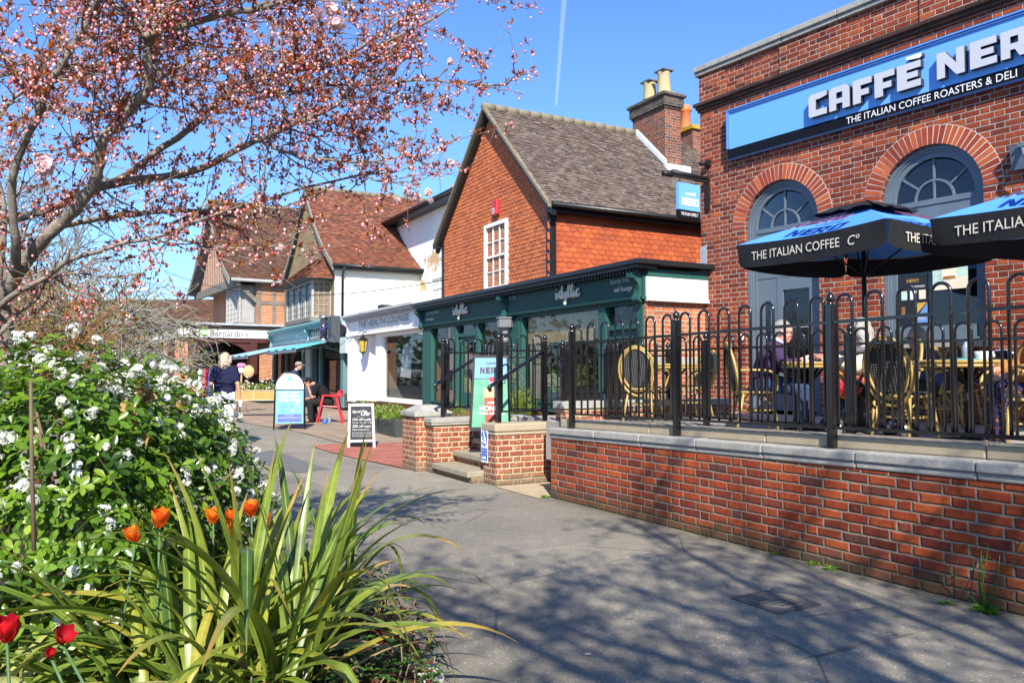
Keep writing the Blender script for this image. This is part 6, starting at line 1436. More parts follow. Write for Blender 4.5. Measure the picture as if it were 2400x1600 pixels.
def put_chair(px, dist, yaw, label):
    q = at(px, 870, dist); o = chair0 if _first[0] else copy_tree(chair0); _first[0] = False
    o.location = (q.x, q.y, TZ); o.rotation_euler = (0, 0, R_(yaw)); o['label'] = label; o['group'] = "cane chairs on the terrace"; return o
put_chair(2118, 7.35, 28, "empty cane chair nearest the railing with its woven oval back in front")
put_chair(1765, 8.75, -5, "cane chair the man in the purple jumper sits on")
put_chair(2085, 8.25, 165, "cane chair behind the woman in yellow and cream")
put_chair(2188, 9.1, 185, "cane chair under the woman in the blue jacket")
put_chair(1508, 10.3, 60, "empty cane chair farthest left before the green shop door")
put_chair(2395, 6.5, 172, "cane chair at the right picture edge under the person in the tan coat")
put_chair(2235, 9.6, -60, "empty cane chair turned to the wall beneath the cafe window")
put_chair(1620, 10.9, 200, "empty cane chair behind the small table left of the cafe door")
def table(px, dist, w, d, yaw, label):
    q = at(px, 870, dist); t = thing("cafe_table", label, "table", (q.x, q.y, TZ), R_(yaw), "tables on the terrace"); MATI[t.name] = Matrix(); m = MB(); m.fb(Fr((0, 0), (1, 0), -1), -w / 2, w / 2, -d / 2, d / 2, .715, .74); m.build("table_top", plain("dark table top", (.03, .028, .03), .35, .2), t)
    m = MB(); e = [(-w / 2, -d / 2), (w / 2, -d / 2), (w / 2, d / 2), (-w / 2, d / 2), (-w / 2, -d / 2)]
    for dz in (.70, .735): m.tube([(x, y, dz) for x, y in e], .017, 6)
    m.build("cane_edge", M_CANE, t); m = MB(); m.tube([(0, 0, .03), (0, 0, .70)], .035, 8); m.build("pedestal", M_BLACK, t)
    for a in (45, 135): m = MB(); c_, s_ = cos(R_(a)) * .3, sin(R_(a)) * .3; m.tube([(-c_, -s_, .015), (0, 0, .05), (c_, s_, .015)], .02, 6); m.tube([(-c_ * .6, -s_ * .6, .69), (0, 0, .5), (c_ * .6, s_ * .6, .69)], .014, 5); m.build("base", M_BLACK, t)
    return q
tq1 = table(1895, 8.55, .62, .62, -8, "small cane-edged table between the man in purple and the woman in yellow")
tq2 = table(2268, 7.2, .78, .62, -12, "cane-edged table with menu and white bowl by the cafe window")
table(1578, 10.7, .6, .6, 10, "empty small cane-edged table left of the cafe door")
def cup(p, label, r=.045, h=.055):
    t = thing("cup", label, "cup", p); m = MB(); m.lathe([(r * .55, 0), (r * .9, h * .35), (r, h), (r * .93, h), (r * .8, h * .4), (.001, h * .2)], p, 16); m.build("bowl", M_WHITE, t); m = MB(); m.tube([Vector(p) + Vector((r * .95 + .018 * sin(a), 0, h * .55 - .018 * cos(a))) for a in [pi * i / 8 for i in range(9)]], .005, 5); m.build("handle", M_WHITE, t); m = MB(); m.lathe([(.0, -.012), (r * 1.6, -.004), (r * 1.65, 0), (r * .5, -.004)], p, 18); m.build("saucer", M_WHITE, t)
TT = TZ + .755
cup((tq1.x - .03, tq1.y - .08, TT), "white coffee cup held by the man in the purple jumper")
cup((tq2.x + .14, tq2.y - .02, TT), "white bowl with brown mark on the table by the window", .08, .075)
def small(name, label, cat, pts, vec, mat): m = MB(); m.prism(pts, vec); return tag(m.build(name, mat), label, cat)
x, y = tq2.x, tq2.y
small("menu", "teal printed menu lying on the table by the window", "menu", [(x - .22, y - .12, TT), (x + .02, y - .14, TT), (x + .04, y + .06, TT), (x - .2, y + .08, TT)], (0, 0, .012), plain("teal menu", (.06, .30, .32), .5, .3, 12))
bk = thing("book", "open dark blue book with white pages at the right end of the table", "book", (x + .3, y - .1, TT)); m = MB(); m.prism([(x + .24, y - .16, TT + .07), (x + .24, y + .04, TT + .07), (x + .42, y + .03, TT - .02), (x + .42, y - .17, TT - .02)], (.012, 0, .014)); m.build("cover", plain("book blue", (.02, .025, .10), .5), bk)
m = MB(); m.prism([(x + .26, y - .15, TT + .076), (x + .26, y + .03, TT + .076), (x + .41, y + .02, TT), (x + .41, y - .16, TT)], (.012, 0, .014)); m.build("pages", M_LETTER, bk)
m = MB(); m.lathe([(.03, 0), (.034, .03), (.034, .10), (.03, .13), (.013, .16), (.013, .18)], (x + .10, y + .2, TT), 14); tag(m.build("glass_bottle", plain("clear bottle", (.20, .24, .28), .1, .2, 8, .6)), "small clear bottle standing behind the white bowl", "bottle")

# ================================================================ parasols
M_PARA = plain("parasol blue canvas", (.075, .26, .78), .75, .06, 3, .2, bump=.1, bscale=30); M_VAL = plain("black valance cloth", (.012, .012, .013), .7, .3, 4, .3, bump=.25, bscale=5)
def parasol(c, label):
    r, ze, za, th = 1.36, 2.95, 3.34, R_(-15); c = Vector((c[0], c[1], 0)); t = thing("parasol", label, "parasol", (c.x, c.y, TZ), 0, "square cafe parasols")
    A = Vector((cos(th), sin(th), 0)); Bv = Vector((sin(th), -cos(th), 0)); cor = [c - A * r, c + Bv * r, c + A * r, c - Bv * r]; ap = c + Z * za
    cm = MB(); n = 10
    for i in range(4):
        p, q = cor[i] + Z * ze, cor[(i + 1) % 4] + Z * ze; rows = []
        for j in range(n + 1):
            f = j / n; a, b = ap.lerp(p, .06 + .94 * f), ap.lerp(q, .06 + .94 * f); rows.append([a.lerp(b, k / n) - Z * (.10 * f * sin(pi * k / n) * (.35 + .65 * f)) for k in range(n + 1)])
        vs = [v for rr in rows for v in rr]; cm.add(vs, [(j * (n + 1) + k, (j + 1) * (n + 1) + k, (j + 1) * (n + 1) + k + 1, j * (n + 1) + k + 1) for j in range(n) for k in range(n)], True)
    can = cm.build("canopy", M_PARA, t)
    for i in range(4):
        p, q = cor[i] + Z * ze, cor[(i + 1) % 4] + Z * ze; e = (q - p).normalized(); out = Vector((e.y, -e.x, 0)); out = out if out.dot(p.lerp(q, .5) - c) > 0 else -out
        f0 = lambda k: p.lerp(q, .012 + .976 * k / 24) - Z * (.035 * sin(pi * k / 24)) + out * .008; vm = MB(); vs = []
        for k in range(25):
            edge = min(k, 24 - k) / 24; a = f0(k); round_ = .045 * max(0, 1 - edge * 24 / 1.6) ** 2
            for j in range(7): h = (.265 - round_) * j / 6; vs.append(a - Z * h + out * (.006 * sin(k * .8 + i * 2) * (j / 6) + .03 * (j / 6) * max(0, 1 - edge * 7) * (-1)))
        vm.add(vs, [(k * 7 + j, k * 7 + j + 1, (k + 1) * 7 + j + 1, (k + 1) * 7 + j) for k in range(24) for j in range(6)], True); vl = vm.build("valance", M_VAL, t)
        if i in (0, 1):
            L = (q - p).length; o = p + e * (L * .13) - Z * .205 + out * .016
            text("THE ITALIAN COFFEE", o, e, Z, L * .60, .095, M_CRL, vl, ext=.004); text("Cº", o + e * (L * .65), e, Z, L * .07, .095, M_CRL, vl, ext=.004, shear=.2)
            mid = p.lerp(q, .5); upv = (ap - mid).normalized(); o2 = mid - e * .36 + upv * .17 + Z * .012; nrm_ = e.cross(upv); pr = plain("print dark", (.05, .04, .09), .7); rd = plain("print red", (.45, .06, .08), .7)
            for ch, x_ in zip("NERO", (0, .20, .37, .56)): block_letter(ch, o2 + e * x_ - nrm_ * -.03, e, upv, .17, .20, .004, can, [pr, rd], name="letter")
            text("CAFFÈ", o2 + e * .22 + upv * .25 + nrm_ * .03, e, upv, .34, .09, pr, can, ext=.004, bold=.02)
    m = MB(); m.tube([c + Z * TZ, c + Z * (za - .02)], .025, 10); m.build("pole", M_BLACK, t)
    for i in range(4): m = MB(); m.tube([ap - Z * .06, cor[i] + Z * (ze - .02)], .012, 6); m.tube([c + Z * 2.55, c.lerp(cor[i], .52) + Z * (za - (za - ze) * .52 - .05)], .010, 6); m.build("rib", M_BLACK, t)
    m = MB(); cap = [c + (q - c) * .42 for q in cor]; h_ = za + .035
    for i in range(4):                               # loose black vent cap on top
        p, q = cap[i], cap[(i + 1) % 4]; vs = []
        for j in range(4):
            for k in range(9): a = (c + Z * h_).lerp((p.lerp(q, k / 8)) + Z * (za - .115), j / 3); vs.append(a + Z * (.035 * (j / 3) * abs(sin(k * 1.2 + i)) + .03 * sin(pi * j / 3)))
        m.add(vs, [(j * 9 + k, (j + 1) * 9 + k, (j + 1) * 9 + k + 1, j * 9 + k + 1) for j in range(3) for k in range(8)], True)
    m.build("vent_cap", M_VAL, t); m = MB(); m.box((c.x, c.y, TZ), (.5, .5, .05)); m.tube([c + Z * (TZ + .05), c + Z * (TZ + .35)], .035, 10); m.build("base", M_BLACK, t)
parasol((3.903, 8.8), "blue square parasol with black valance before the arched cafe windows")
parasol((5.30, 7.2), "second blue parasol with black valance cut by the right picture edge")

# ================================================================ people
SKIN = plain("fair skin", (.56, .30, .21), .5, .08, 12, .4); SKIN2 = plain("pink skin", (.58, .27, .20), .5, .08, 12, .4); M_EYE = plain("dark eye", (.01, .01, .012), .2, .1)
def capsule(m, p0, p1, r0, r1, n=10):
    p0, p1 = Vector(p0), Vector(p1); d = p1 - p0; L = d.length; d = d / L if L > 1e-6 else Z
    m.tube([p0 - d * r0 * .95, p0 - d * r0 * .6, p0, p0.lerp(p1, .5), p1, p1 + d * r1 * .6, p1 + d * r1 * .95], [r0 * .3, r0 * .8, r0, (r0 + r1) / 2, r1, r1 * .8, r1 * .3], n)
def remesh(o, vox, it=5):
    r = o.modifiers.new("skin", 'REMESH'); r.mode = 'VOXEL'; r.voxel_size = vox; r.use_smooth_shade = True
    s_ = o.modifiers.new("smooth", 'SMOOTH'); s_.factor = .5; s_.iterations = it; return o
def hand(m, w, d, pn, side, curl=.5, s=1.0):
    """palm, four unequal bent fingers and a thumb set at the side of the palm; pn is the way the palm faces"""
    w, d, pn = Vector(w), Vector(d).normalized(), Vector(pn); pn = (pn - d * pn.dot(d)).normalized(); x = d.cross(pn) * side
    capsule(m, w - d * .01, w + d * .03, .024 * s, .028 * s, 8)
    for k in (-1, 0, 1): capsule(m, w + d * .02 * s + x * .016 * k * s, w + d * .085 * s + x * .02 * k * s, .015 * s, .014 * s, 7)
    for k, L in zip((-1.5, -.5, .5, 1.5), (.058, .072, .078, .068)):
        b = w + d * .088 * s + x * (.0145 * k * s); d1 = (d * cos(curl * .7) + pn * sin(curl * .7)); d2 = (d * cos(curl * 1.9) + pn * sin(curl * 1.9)); e = b + d1 * L * .5 * s
        capsule(m, b, e, .0105 * s, .0098 * s, 6); capsule(m, e, e + d2 * L * .5 * s, .0096 * s, .008 * s, 6)
    b = w + d * .03 * s + x * .03 * s; e = b + (x * .75 + d * .55 + pn * .35).normalized() * .04 * s; capsule(m, b, e, .013 * s, .011 * s, 6); capsule(m, e, e + (d * .8 + pn * .5 + x * .1).normalized() * .032 * s, .011 * s, .009 * s, 6)
def head(m, c, f, u, s=1.0):
    c, f = Vector(c), Vector(f).normalized(); u = Vector(u); u = (u - f * u.dot(f)).normalized(); l = u.cross(f)
    def el(p, rx, ry, rz, n=12):
        b = MB(); b.ball((0, 0, 0), 1, n, 8); m.add([p + f * (x * rx * s) + l * (y * ry * s) + u * (z * rz * s) for x, y, z in b.v], b.f, True)
    el(c + u * .03 * s, .098, .077, .092); el(c + f * .02 * s - u * .03 * s, .075, .064, .085); el(c + f * .062 * s - u * .085 * s, .03, .03, .026)
    capsule(m, c + f * .092 * s + u * .012 * s, c + f * .112 * s - u * .028 * s, .010 * s, .015 * s, 7); el(c + f * .088 * s - u * .058 * s, .012, .024, .009)
    for k in (-1, 1): el(c + l * .079 * k * s - f * .005 * s - u * .005 * s, .02, .010, .032); el(c + f * .085 * s + l * .032 * k * s + u * .03 * s, .014, .026, .012); el(c + f * .072 * s + l * .04 * k * s - u * .025 * s, .02, .02, .02)
    return f, l, u
def person(label, o, yaw, J, skin, clothes, hairmat=None, hair="short", hands=(.5, .5), glasses=False, sc=1.0, hat=None):
    """one figure: joints in metres, x forward, y to the left; the body one continuous skin, clothing and hair its children"""
    fr = local(Vector((o[0], o[1], 0)), R_(yaw)); t = thing("person", label, "person", o, R_(yaw)); MATI[t.name] = Matrix()
    g = lambda k: Vector(J[k]) * sc
    b = MB(); hp, ch, nk, hc = g('hip'), g('chest'), g('neck'), g('head'); up = (nk - hp).normalized(); lf = Vector((0, 1, 0))
    for s_ in (-1, 1):
        n_ = 'L' if s_ > 0 else 'R'
        capsule(b, hp + lf * .06 * s_, ch + lf * .07 * s_, .10 * sc, .10 * sc); capsule(b, ch, g('sh' + n_), .09 * sc, .052 * sc)
        capsule(b, g('sh' + n_), g('el' + n_), .050 * sc, .040 * sc); capsule(b, g('el' + n_), g('wr' + n_), .040 * sc, .027 * sc)
        capsule(b, hp + lf * .09 * s_, g('kn' + n_), .088 * sc, .060 * sc); capsule(b, g('kn' + n_), g('an' + n_), .058 * sc, .038 * sc); capsule(b, g('an' + n_), g('to' + n_), .036 * sc, .03 * sc)
        d = Vector(J.get('hd' + n_, tuple((g('wr' + n_) - g('el' + n_)).normalized()))); hand(b, g('wr' + n_), d, J.get('pn' + n_, (0, -s_, -.3)), s_, hands[0 if s_ > 0 else 1], sc)
    capsule(b, ch, nk, .085 * sc, .055 * sc); f = Vector(J.get('face', (1, 0, 0))).normalized(); hu = Vector(J.get('hup', (0, 0, 1)))
    capsule(b, nk, hc - hu * .05 * sc - f * .01, .056 * sc, .05 * sc); f, l, u = head(b, hc, f, hu, sc); body = remesh(b.build("body", skin, t), .0095, 3)
    for s_ in (-1, 1): m = MB(); m.ball(tuple(hc + f * .088 * sc + l * .032 * s_ * sc + u * .014 * sc), .0095 * sc, 8, 5); m.build("eye", M_EYE, t)
    if glasses:
        m = MB()
        for s_ in (-1, 1): cc_ = hc + f * .108 * sc + l * .034 * s_ * sc + u * .012 * sc; m.tube([cc_ + l * (.026 * cos(a)) + u * (.02 * sin(a)) for a in [2 * pi * i / 12 for i in range(13)]], .0035, 5, False); m.tube([cc_ + l * .026 * s_, hc + l * .083 * s_ * sc + u * .015], .003, 5)
        m.build("glasses", M_BLACK, t)
    if hairmat:
        m = MB(); el = lambda p, r, q=(1, 1, 1): m.ball(tuple(p), r * sc, 12, 8, .5, q)
        el(hc + u * .045 * sc - f * .018 * sc, .098, (1, .9, .95))
        if hair == "short": el(hc - f * .045 * sc + u * .005 * sc, .082)
        else:
            for a, dz, r in ((0, -.03, .088), (0, -.09, .085), (.9, -.05, .06), (-.9, -.05, .06), (.8, -.11, .05), (-.8, -.11, .05), (0, -.13, .07)): el(hc - f * (.05 * cos(a)) * sc + l * (.075 * sin(a)) * sc + u * dz * sc, r)
            for k in range(26): a = U(-1.7, 1.7); p = hc - f * (.07 * cos(a)) * sc + l * (.095 * sin(a)) * sc + u * U(-.02, .08) * sc; capsule(m, p, p - u * U(.08, .15) * sc - f * U(-.02, .03) + l * U(-.03, .03), .014 * sc, .008 * sc, 6)
        remesh(m.build("hair", hairmat, t), .009, 2)
    for c_ in clothes: c_(t, g, sc)
    return t, fr
def shirt(mat, sleeve="long", k=.016, hem=.0, name="shirt"):
    def f(t, g, sc):
        m = MB(); hp, ch, nk = g('hip'), g('chest'), g('neck'); lf = Vector((0, 1, 0)); dn = (hp - ch).normalized()
        for s_ in (-1, 1):
            n_ = 'L' if s_ > 0 else 'R'; capsule(m, hp + lf * .065 * s_ - dn * .04 + dn * hem, ch + lf * .075 * s_, (.105 + k) * sc, (.105 + k) * sc); capsule(m, ch, g('sh' + n_), (.092 + k) * sc, (.055 + k) * sc); e = g('el' + n_); s0 = g('sh' + n_)
            if sleeve == "short": capsule(m, s0, s0.lerp(e, .62), (.054 + k) * sc, (.050 + k) * sc)
            else: capsule(m, s0, e, (.052 + k) * sc, (.044 + k) * sc); capsule(m, e, e.lerp(g('wr' + n_), .86 if sleeve == "long" else .5), (.044 + k) * sc, (.034 + k) * sc)
        capsule(m, ch, ch.lerp(nk, .75), (.088 + k) * sc, (.052 + k) * sc); remesh(m.build(name, mat, t), .011, 4)
    return f
def trousers(mat, k=.014, name="trousers"):
    def f(t, g, sc):
        m = MB(); hp = g('hip'); lf = Vector((0, 1, 0))
        for s_ in (-1, 1): n_ = 'L' if s_ > 0 else 'R'; capsule(m, hp + lf * .085 * s_ + Z * .03, g('kn' + n_), (.093 + k) * sc, (.066 + k) * sc); kn, an = g('kn' + n_), g('an' + n_); capsule(m, kn, kn.lerp(an, .93), (.064 + k) * sc, (.052 + k) * sc)
        capsule(m, hp - lf * .06, hp + lf * .06, (.11 + k) * sc, (.11 + k) * sc); remesh(m.build(name, mat, t), .011, 4)
    return f
def shoes(mat):
    def f(t, g, sc):
        for s_ in "LR": m = MB(); a, b = g('an' + s_), g('to' + s_); capsule(m, Vector((a.x, a.y, a.z - .045)) - (b - a).normalized() * .03, b, .042 * sc, .036 * sc); capsule(m, a, a - Z * .03, .045, .045); remesh(m.build("shoe", mat, t), .009, 2)
    return f
def cloth(n, c, var=.15): return plain(n, c, .9, var, 5, .2, bump=.5, bscale=6)
# the woman walking away
o = at(527, 870, 14.6); o.z = gz(o.x, 14.6)
person("woman with blonde grey hair walking away in navy top and white trousers", o, 92, dict(hip=(0, 0, .93), chest=(.01, 0, 1.26), neck=(.0, 0, 1.44), head=(.02, 0, 1.58), shL=(0, .17, 1.38), shR=(0, -.17, 1.38), elL=(-.03, .24, 1.12), elR=(-.04, -.25, 1.12), wrL=(.08, .24, .90), wrR=(.03, -.27, .87), knL=(.16, .10, .50), knR=(-.06, -.10, .50), anL=(.12, .10, .09), anR=(-.30, -.10, .14), toL=(.26, .11, .04), toR=(-.20, -.11, .05), pnL=(0, -1, 0), pnR=(0, 1, 0)),
       SKIN, [shirt(cloth("navy knit", (.012, .014, .045)), "short", .022, .02), trousers(cloth("white linen", (.74, .74, .76), .05), .024), shoes(cloth("pale shoe", (.4, .38, .35)))], leafm("ash blonde hair", [(.42, .36, .27), (.55, .50, .42)], rough=.6, trans=.0), "bob", (.6, .8))
tag((lambda m: (m.ball((o.x + .29, o.y + .0, o.z + .77), .045, 8, 6, sc=(1, .6, 1.5)), m.build("paper_bag", M_LETTER))[1])(MB()), "crumpled white paper held by the woman in navy and white", "paper")
# the woman in the cap and long denim dress
o = at(690, 870, 23.5); o.z = gz(o.x, 23.5)
def dress(mat, name="dress"):
    def f(t, g, sc):
        m = MB(); m.lathe([(.15, .98), (.17, .85), (.20, .6), (.25, .2), (.27, .06), (.2, .05)], g('hip') * 0 + Vector((-.02, 0, 0)), 16); remesh(m.build(name, mat, t), .014, 3)
    return f
tp_, fr_ = person("woman in cap and long pale blue dress standing at the teal shop door", o, 5, dict(hip=(0, 0, .90), chest=(.02, 0, 1.22), neck=(.05, 0, 1.40), head=(.12, 0, 1.52), shL=(.02, .16, 1.34), shR=(.02, -.16, 1.34), elL=(.08, .2, 1.08), elR=(.06, -.2, 1.08), wrL=(.30, .12, 1.10), wrR=(.30, -.12, 1.12), knL=(.02, .09, .48), knR=(.02, -.09, .48), anL=(0, .09, .08), anR=(0, -.09, .08), toL=(.13, .1, .04), toR=(.13, -.1, .04), face=(1, 0, -.35)),
       SKIN, [shirt(cloth("indigo denim", (.03, .05, .11)), "long", .02, .03, "jacket"), dress(cloth("pale denim", (.22, .32, .52)))], cloth("brown hair", (.14, .07, .035)), "short", (.8, .8))
m = MB(); q = Vector((.12, 0, 1.52)); m.lathe([(.108, .03), (.105, .07), (.08, .115), (.0, .13)], q, 14); m.prism([q + Vector(v) for v in ((.09, -.07, .035), (.19, -.05, .0), (.19, .05, .0), (.09, .07, .035))], (0, 0, .012)); m.build("cap", cloth("grey cap", (.26, .25, .24)), tp_)
bg_ = thing("shoulder_bag", "turquoise and beige bag on the shoulder of the woman in the cap", "bag", fr_.P(-.2, 0, o.z + .9)); m = MB(); m.prism([fr_.P(a, -.24, o.z + z) for a, z in ((-.02, .84), (.26, .84), (.20, 1.02), (.02, 1.14))], fr_.v * .07); m.build("teal_bag", cloth("teal canvas", (.02, .36, .36)), bg_); m = MB(); m.prism([fr_.P(a, -.16, o.z + z) for a, z in ((-.26, .92), (-.10, .90), (-.08, 1.28), (-.22, 1.30))], fr_.v * .26); bev(m.build("beige_pack", cloth("beige canvas", (.42, .33, .22)), bg_), .04); m = MB(); m.tube([fr_.P(.0, -.21, o.z + 1.1), fr_.P(.04, -.17, o.z + 1.38), fr_.P(.2, -.21, o.z + 1.02)], .012, 5); m.build("strap", cloth("teal strap", (.02, .30, .30)), bg_)
# the seated man with his phone, on a red chair
o = at(772, 870, 21.3); o.z = gz(o.x, 21.3)
person("bearded man in black T-shirt and trousers bent over his phone on a red chair", o, 188, dict(hip=(0, 0, .53), chest=(.20, 0, .86), neck=(.38, 0, 1.0), head=(.52, 0, 1.04), shL=(.30, .18, .94), shR=(.30, -.18, .94), elL=(.40, .2, .66), elR=(.36, -.2, .66), wrL=(.50, .05, .86), wrR=(.58, -.10, .62), knL=(.46, .14, .54), knR=(.42, -.16, .54), anL=(.44, .14, .09), anR=(.34, -.17, .09), toL=(.60, .15, .04), toR=(.50, -.19, .04), face=(.75, 0, -.7), hup=(.7, 0, .7), pnL=(.5, -.3, .6), hdL=(.2, 0, 1), hdR=(1, .1, .1), pnR=(0, .3, 1)),
       plain("tanned skin", (.40, .20, .13), .5, .08, 12), [shirt(cloth("black cotton", (.010, .010, .012)), "short", .026), trousers(cloth("charcoal cloth", (.016, .016, .017)), .022), shoes(cloth("black shoe", (.008, .008, .009)))], cloth("black hair", (.012, .011, .011)), "short", (.9, .7), sc=1.04)
fr_ = local(Vector((o.x, o.y, 0)), R_(188)); m = MB(); q = fr_.P(.72, -.09, o.z + .66); m.prism([fr_.P(.66, -.13, o.z + .66), fr_.P(.80, -.13, o.z + .67), fr_.P(.80, -.06, o.z + .67), fr_.P(.66, -.06, o.z + .66)], (0, 0, .01)); tag(m.build("phone", M_BLACK), "black phone in the hand of the seated man", "phone")
rc = thing("red_chair", "red moulded armchair with splayed legs under the seated man", "chair", o, R_(188)); MATI[rc.name] = Matrix(); M_REDP = plain("red plastic", (.50, .018, .03), .35, .06, 3, .5)
m = MB(); m.prism([(-.24, -.24, .42), (.22, -.22, .45), (.22, .22, .45), (-.24, .24, .42)], (0, 0, .03)); bev(m.build("seat", M_REDP, rc), .015)
m = MB(); m.prism([(-.20, -.28, .72), (-.34, -.25, .70), (-.40, 0, .70), (-.34, .25, .70), (-.20, .28, .72), (-.26, .24, .86), (-.36, 0, .84), (-.26, -.24, .86)], (-.02, 0, .02)); m.build("backrest", M_REDP, rc)
for sx, sy in ((.30, .30), (.30, -.30), (-.36, .26), (-.36, -.26)):
    m = MB(); x0 = .10 if sx > 0 else -.24; m.prism([(x0, sy * .9, .74 if sx > 0 else .7), (x0 + .06, sy * .9, .74 if sx > 0 else .7), (sx + .02, sy, 0), (sx - .025, sy, 0)], (0, .045 * (-1 if sy > 0 else 1), 0)); m.build("leg", M_REDP, rc)
for sy in (-1, 1): m = MB(); m.prism([(-.28, sy * .27, .70), (.17, sy * .27, .73), (.17, sy * .27, .76), (-.28, sy * .27, .75)], (0, -.05 * sy, 0)); m.build("arm", M_REDP, rc)
bt = thing("water_bottle", "clear drinking bottle with blue cap beside the red chair", "bottle", fr_.P(-.05, .5, o.z)); m = MB(); m.lathe([(.035, 0), (.04, .03), (.04, .17), (.015, .22), (.015, .25)], fr_.P(-.05, .45, o.z), 12); m.build("bottle", MC["clear bottle"], bt); m = MB(); m.lathe([(.055, 0), (.06, .1), (.05, .12), (.05, .13)], fr_.P(.06, .5, o.z), 12); tag(m.build("blue_cup", plain("blue cup", (.06, .16, .60), .4)), "small blue cup on the ground by the red chair leg", "cup")
# at the cafe tables
SIT = dict(knL=(.42, .12, .47), knR=(.42, -.12, .47), anL=(.44, .12, .08), anR=(.42, -.12, .08), toL=(.58, .13, .04), toR=(.56, -.13, .04))
o = at(1783, 870, 8.7); o.z = TZ
t_, _ = person("grey-haired man with glasses in a purple jumper at the cafe table", o, -8, dict(SIT, hip=(0, 0, .50), chest=(.10, 0, .82), neck=(.17, 0, .97), head=(.235, -.01, 1.075), shL=(.14, .19, .90), shR=(.12, -.19, .90), elL=(.28, .26, .70), elR=(.22, -.27, .68), wrL=(.52, .10, .80), wrR=(.47, -.10, .80), face=(.93, -.25, -.2), hdL=(1, -.2, 0), hdR=(1, .25, .1), pnL=(0, -1, -.3), pnR=(0, 1, -.3)),
       SKIN2, [shirt(cloth("purple wool", (.050, .030, .080)), "mid", .024, .02, "jumper"), trousers(cloth("blue jeans", (.030, .055, .125)), .018), shoes(cloth("brown shoe", (.06, .035, .02)))], cloth("grey hair", (.22, .215, .20), .3), "short", (.7, 1.0), True)
m = MB(); q = Vector((.17, 0, .97)); m.tube([q + Vector((.055 * cos(a) + .01, .075 * sin(a), .01 - .03 * cos(a))) for a in [2 * pi * i / 14 for i in range(15)]], .018, 6, False); m.build("collar", cloth("pale blue cotton", (.42, .46, .66)), t_)
o = at(2072, 870, 8.15); o.z = TZ
t_, _ = person("white-haired woman in cream and yellow jacket seen from behind at the table", o, 162, dict(SIT, hip=(0, 0, .50), chest=(.10, 0, .80), neck=(.17, 0, .96), head=(.22, 0, 1.07), shL=(.14, .18, .89), shR=(.14, -.18, .89), elL=(.30, .2, .70), elR=(.32, -.2, .72), wrL=(.54, .12, .79), wrR=(.58, -.10, .79), face=(.9, -.45, -.1), pnL=(0, 0, -1), pnR=(0, 0, -1)),
       SKIN2, [shirt(cloth("cream quilt", (.66, .60, .46), .08), "long", .034, .02, "jacket"), trousers(cloth("dark trousers", (.02, .022, .03)), .018), shoes(cloth("black shoe", (.008, .008, .009)))], cloth("white hair", (.30, .285, .255), .3), "bob", (.4, .4))
m = MB(); m.ball((-.02, 0, .60), .175, 14, 10, sc=(.86, 1.12, .72)); m.ball((.12, 0, .95), .085, 10, 8, sc=(1, 1.2, .5)); remesh(m.build("yellow_panel", cloth("bright yellow quilt", (.68, .48, .01)), t_), .012, 3)
o = at(2186, 870, 9.0); o.z = TZ
person("woman with grey bob and sunglasses in a blue jacket behind the cane chairs", o, 176, dict(SIT, hip=(0, 0, .48), chest=(.09, 0, .76), neck=(.13, 0, .91), head=(.17, 0, 1.02), shL=(.11, .17, .84), shR=(.11, -.17, .84), elL=(.2, .22, .62), elR=(.2, -.22, .62), wrL=(.44, .12, .77), wrR=(.44, -.12, .77), face=(1, .15, -.15), pnL=(0, 0, -1), pnR=(0, 0, -1)),
       SKIN2, [shirt(cloth("blue denim", (.03, .05, .14)), "long", .026, .02, "jacket"), trousers(cloth("dark trousers", (.02, .022, .03)), .018), shoes(cloth("black shoe", (.008, .008, .009)))], cloth("silver hair", (.27, .265, .26), .25), "bob", (.5, .5), True)
def paisley():
    g = G("patterned cloth"); p = g.obj(); v = g.vor(p, 26); c = g.mix(g.mapr(v, .12, .16), lin((.35, .15, .03)), lin((.02, .02, .07))); g.fin(g.mix(g.mapr(g.noise(p, 40, 3), .55, .6), c, lin((.30, .12, .02))), .9, .2); return g.m
o = at(2470, 870, 6.5); o.z = TZ
person("person in tan jacket and patterned trousers cut off by the right picture edge", o, 172, dict(SIT, hip=(0, 0, .50), chest=(.02, 0, .82), neck=(.03, 0, .98), head=(.06, 0, 1.11), shL=(.02, .18, .91), shR=(.02, -.18, .91), elL=(.16, .24, .66), elR=(.16, -.24, .66), wrL=(.36, .12, .62), wrR=(.36, -.1, .66), knL=(.42, .13, .50), knR=(.43, -.05, .52), anL=(.52, .12, .08), anR=(.40, -.1, .09), toL=(.66, .13, .04), toR=(.54, -.1, .04)),
       SKIN, [shirt(cloth("tan suede", (.34, .14, .04)), "long", .045, .10, "jacket"), trousers(paisley(), .02), shoes(cloth("navy shoe", (.02, .02, .05)))], cloth("brown hair", (.14, .07, .035)), "bob", (.5, .5))
m = MB(); fr_ = local(Vector((o.x, o.y, 0)), R_(172)); m.prism([fr_.P(a, d, TZ + z) for a, d, z in ((-.08, -.16, .66), (.34, -.16, .62), (.50, -.10, .40), (.22, -.10, .28), (-.06, -.14, .42))], fr_.v * .26); remesh(m.build("coat", cloth("tan suede", (.34, .14, .04))), .014, 8); c_ = bpy.data.objects["coat"]; tag(c_, "tan suede coat lying over the knees at the right picture edge", "coat")
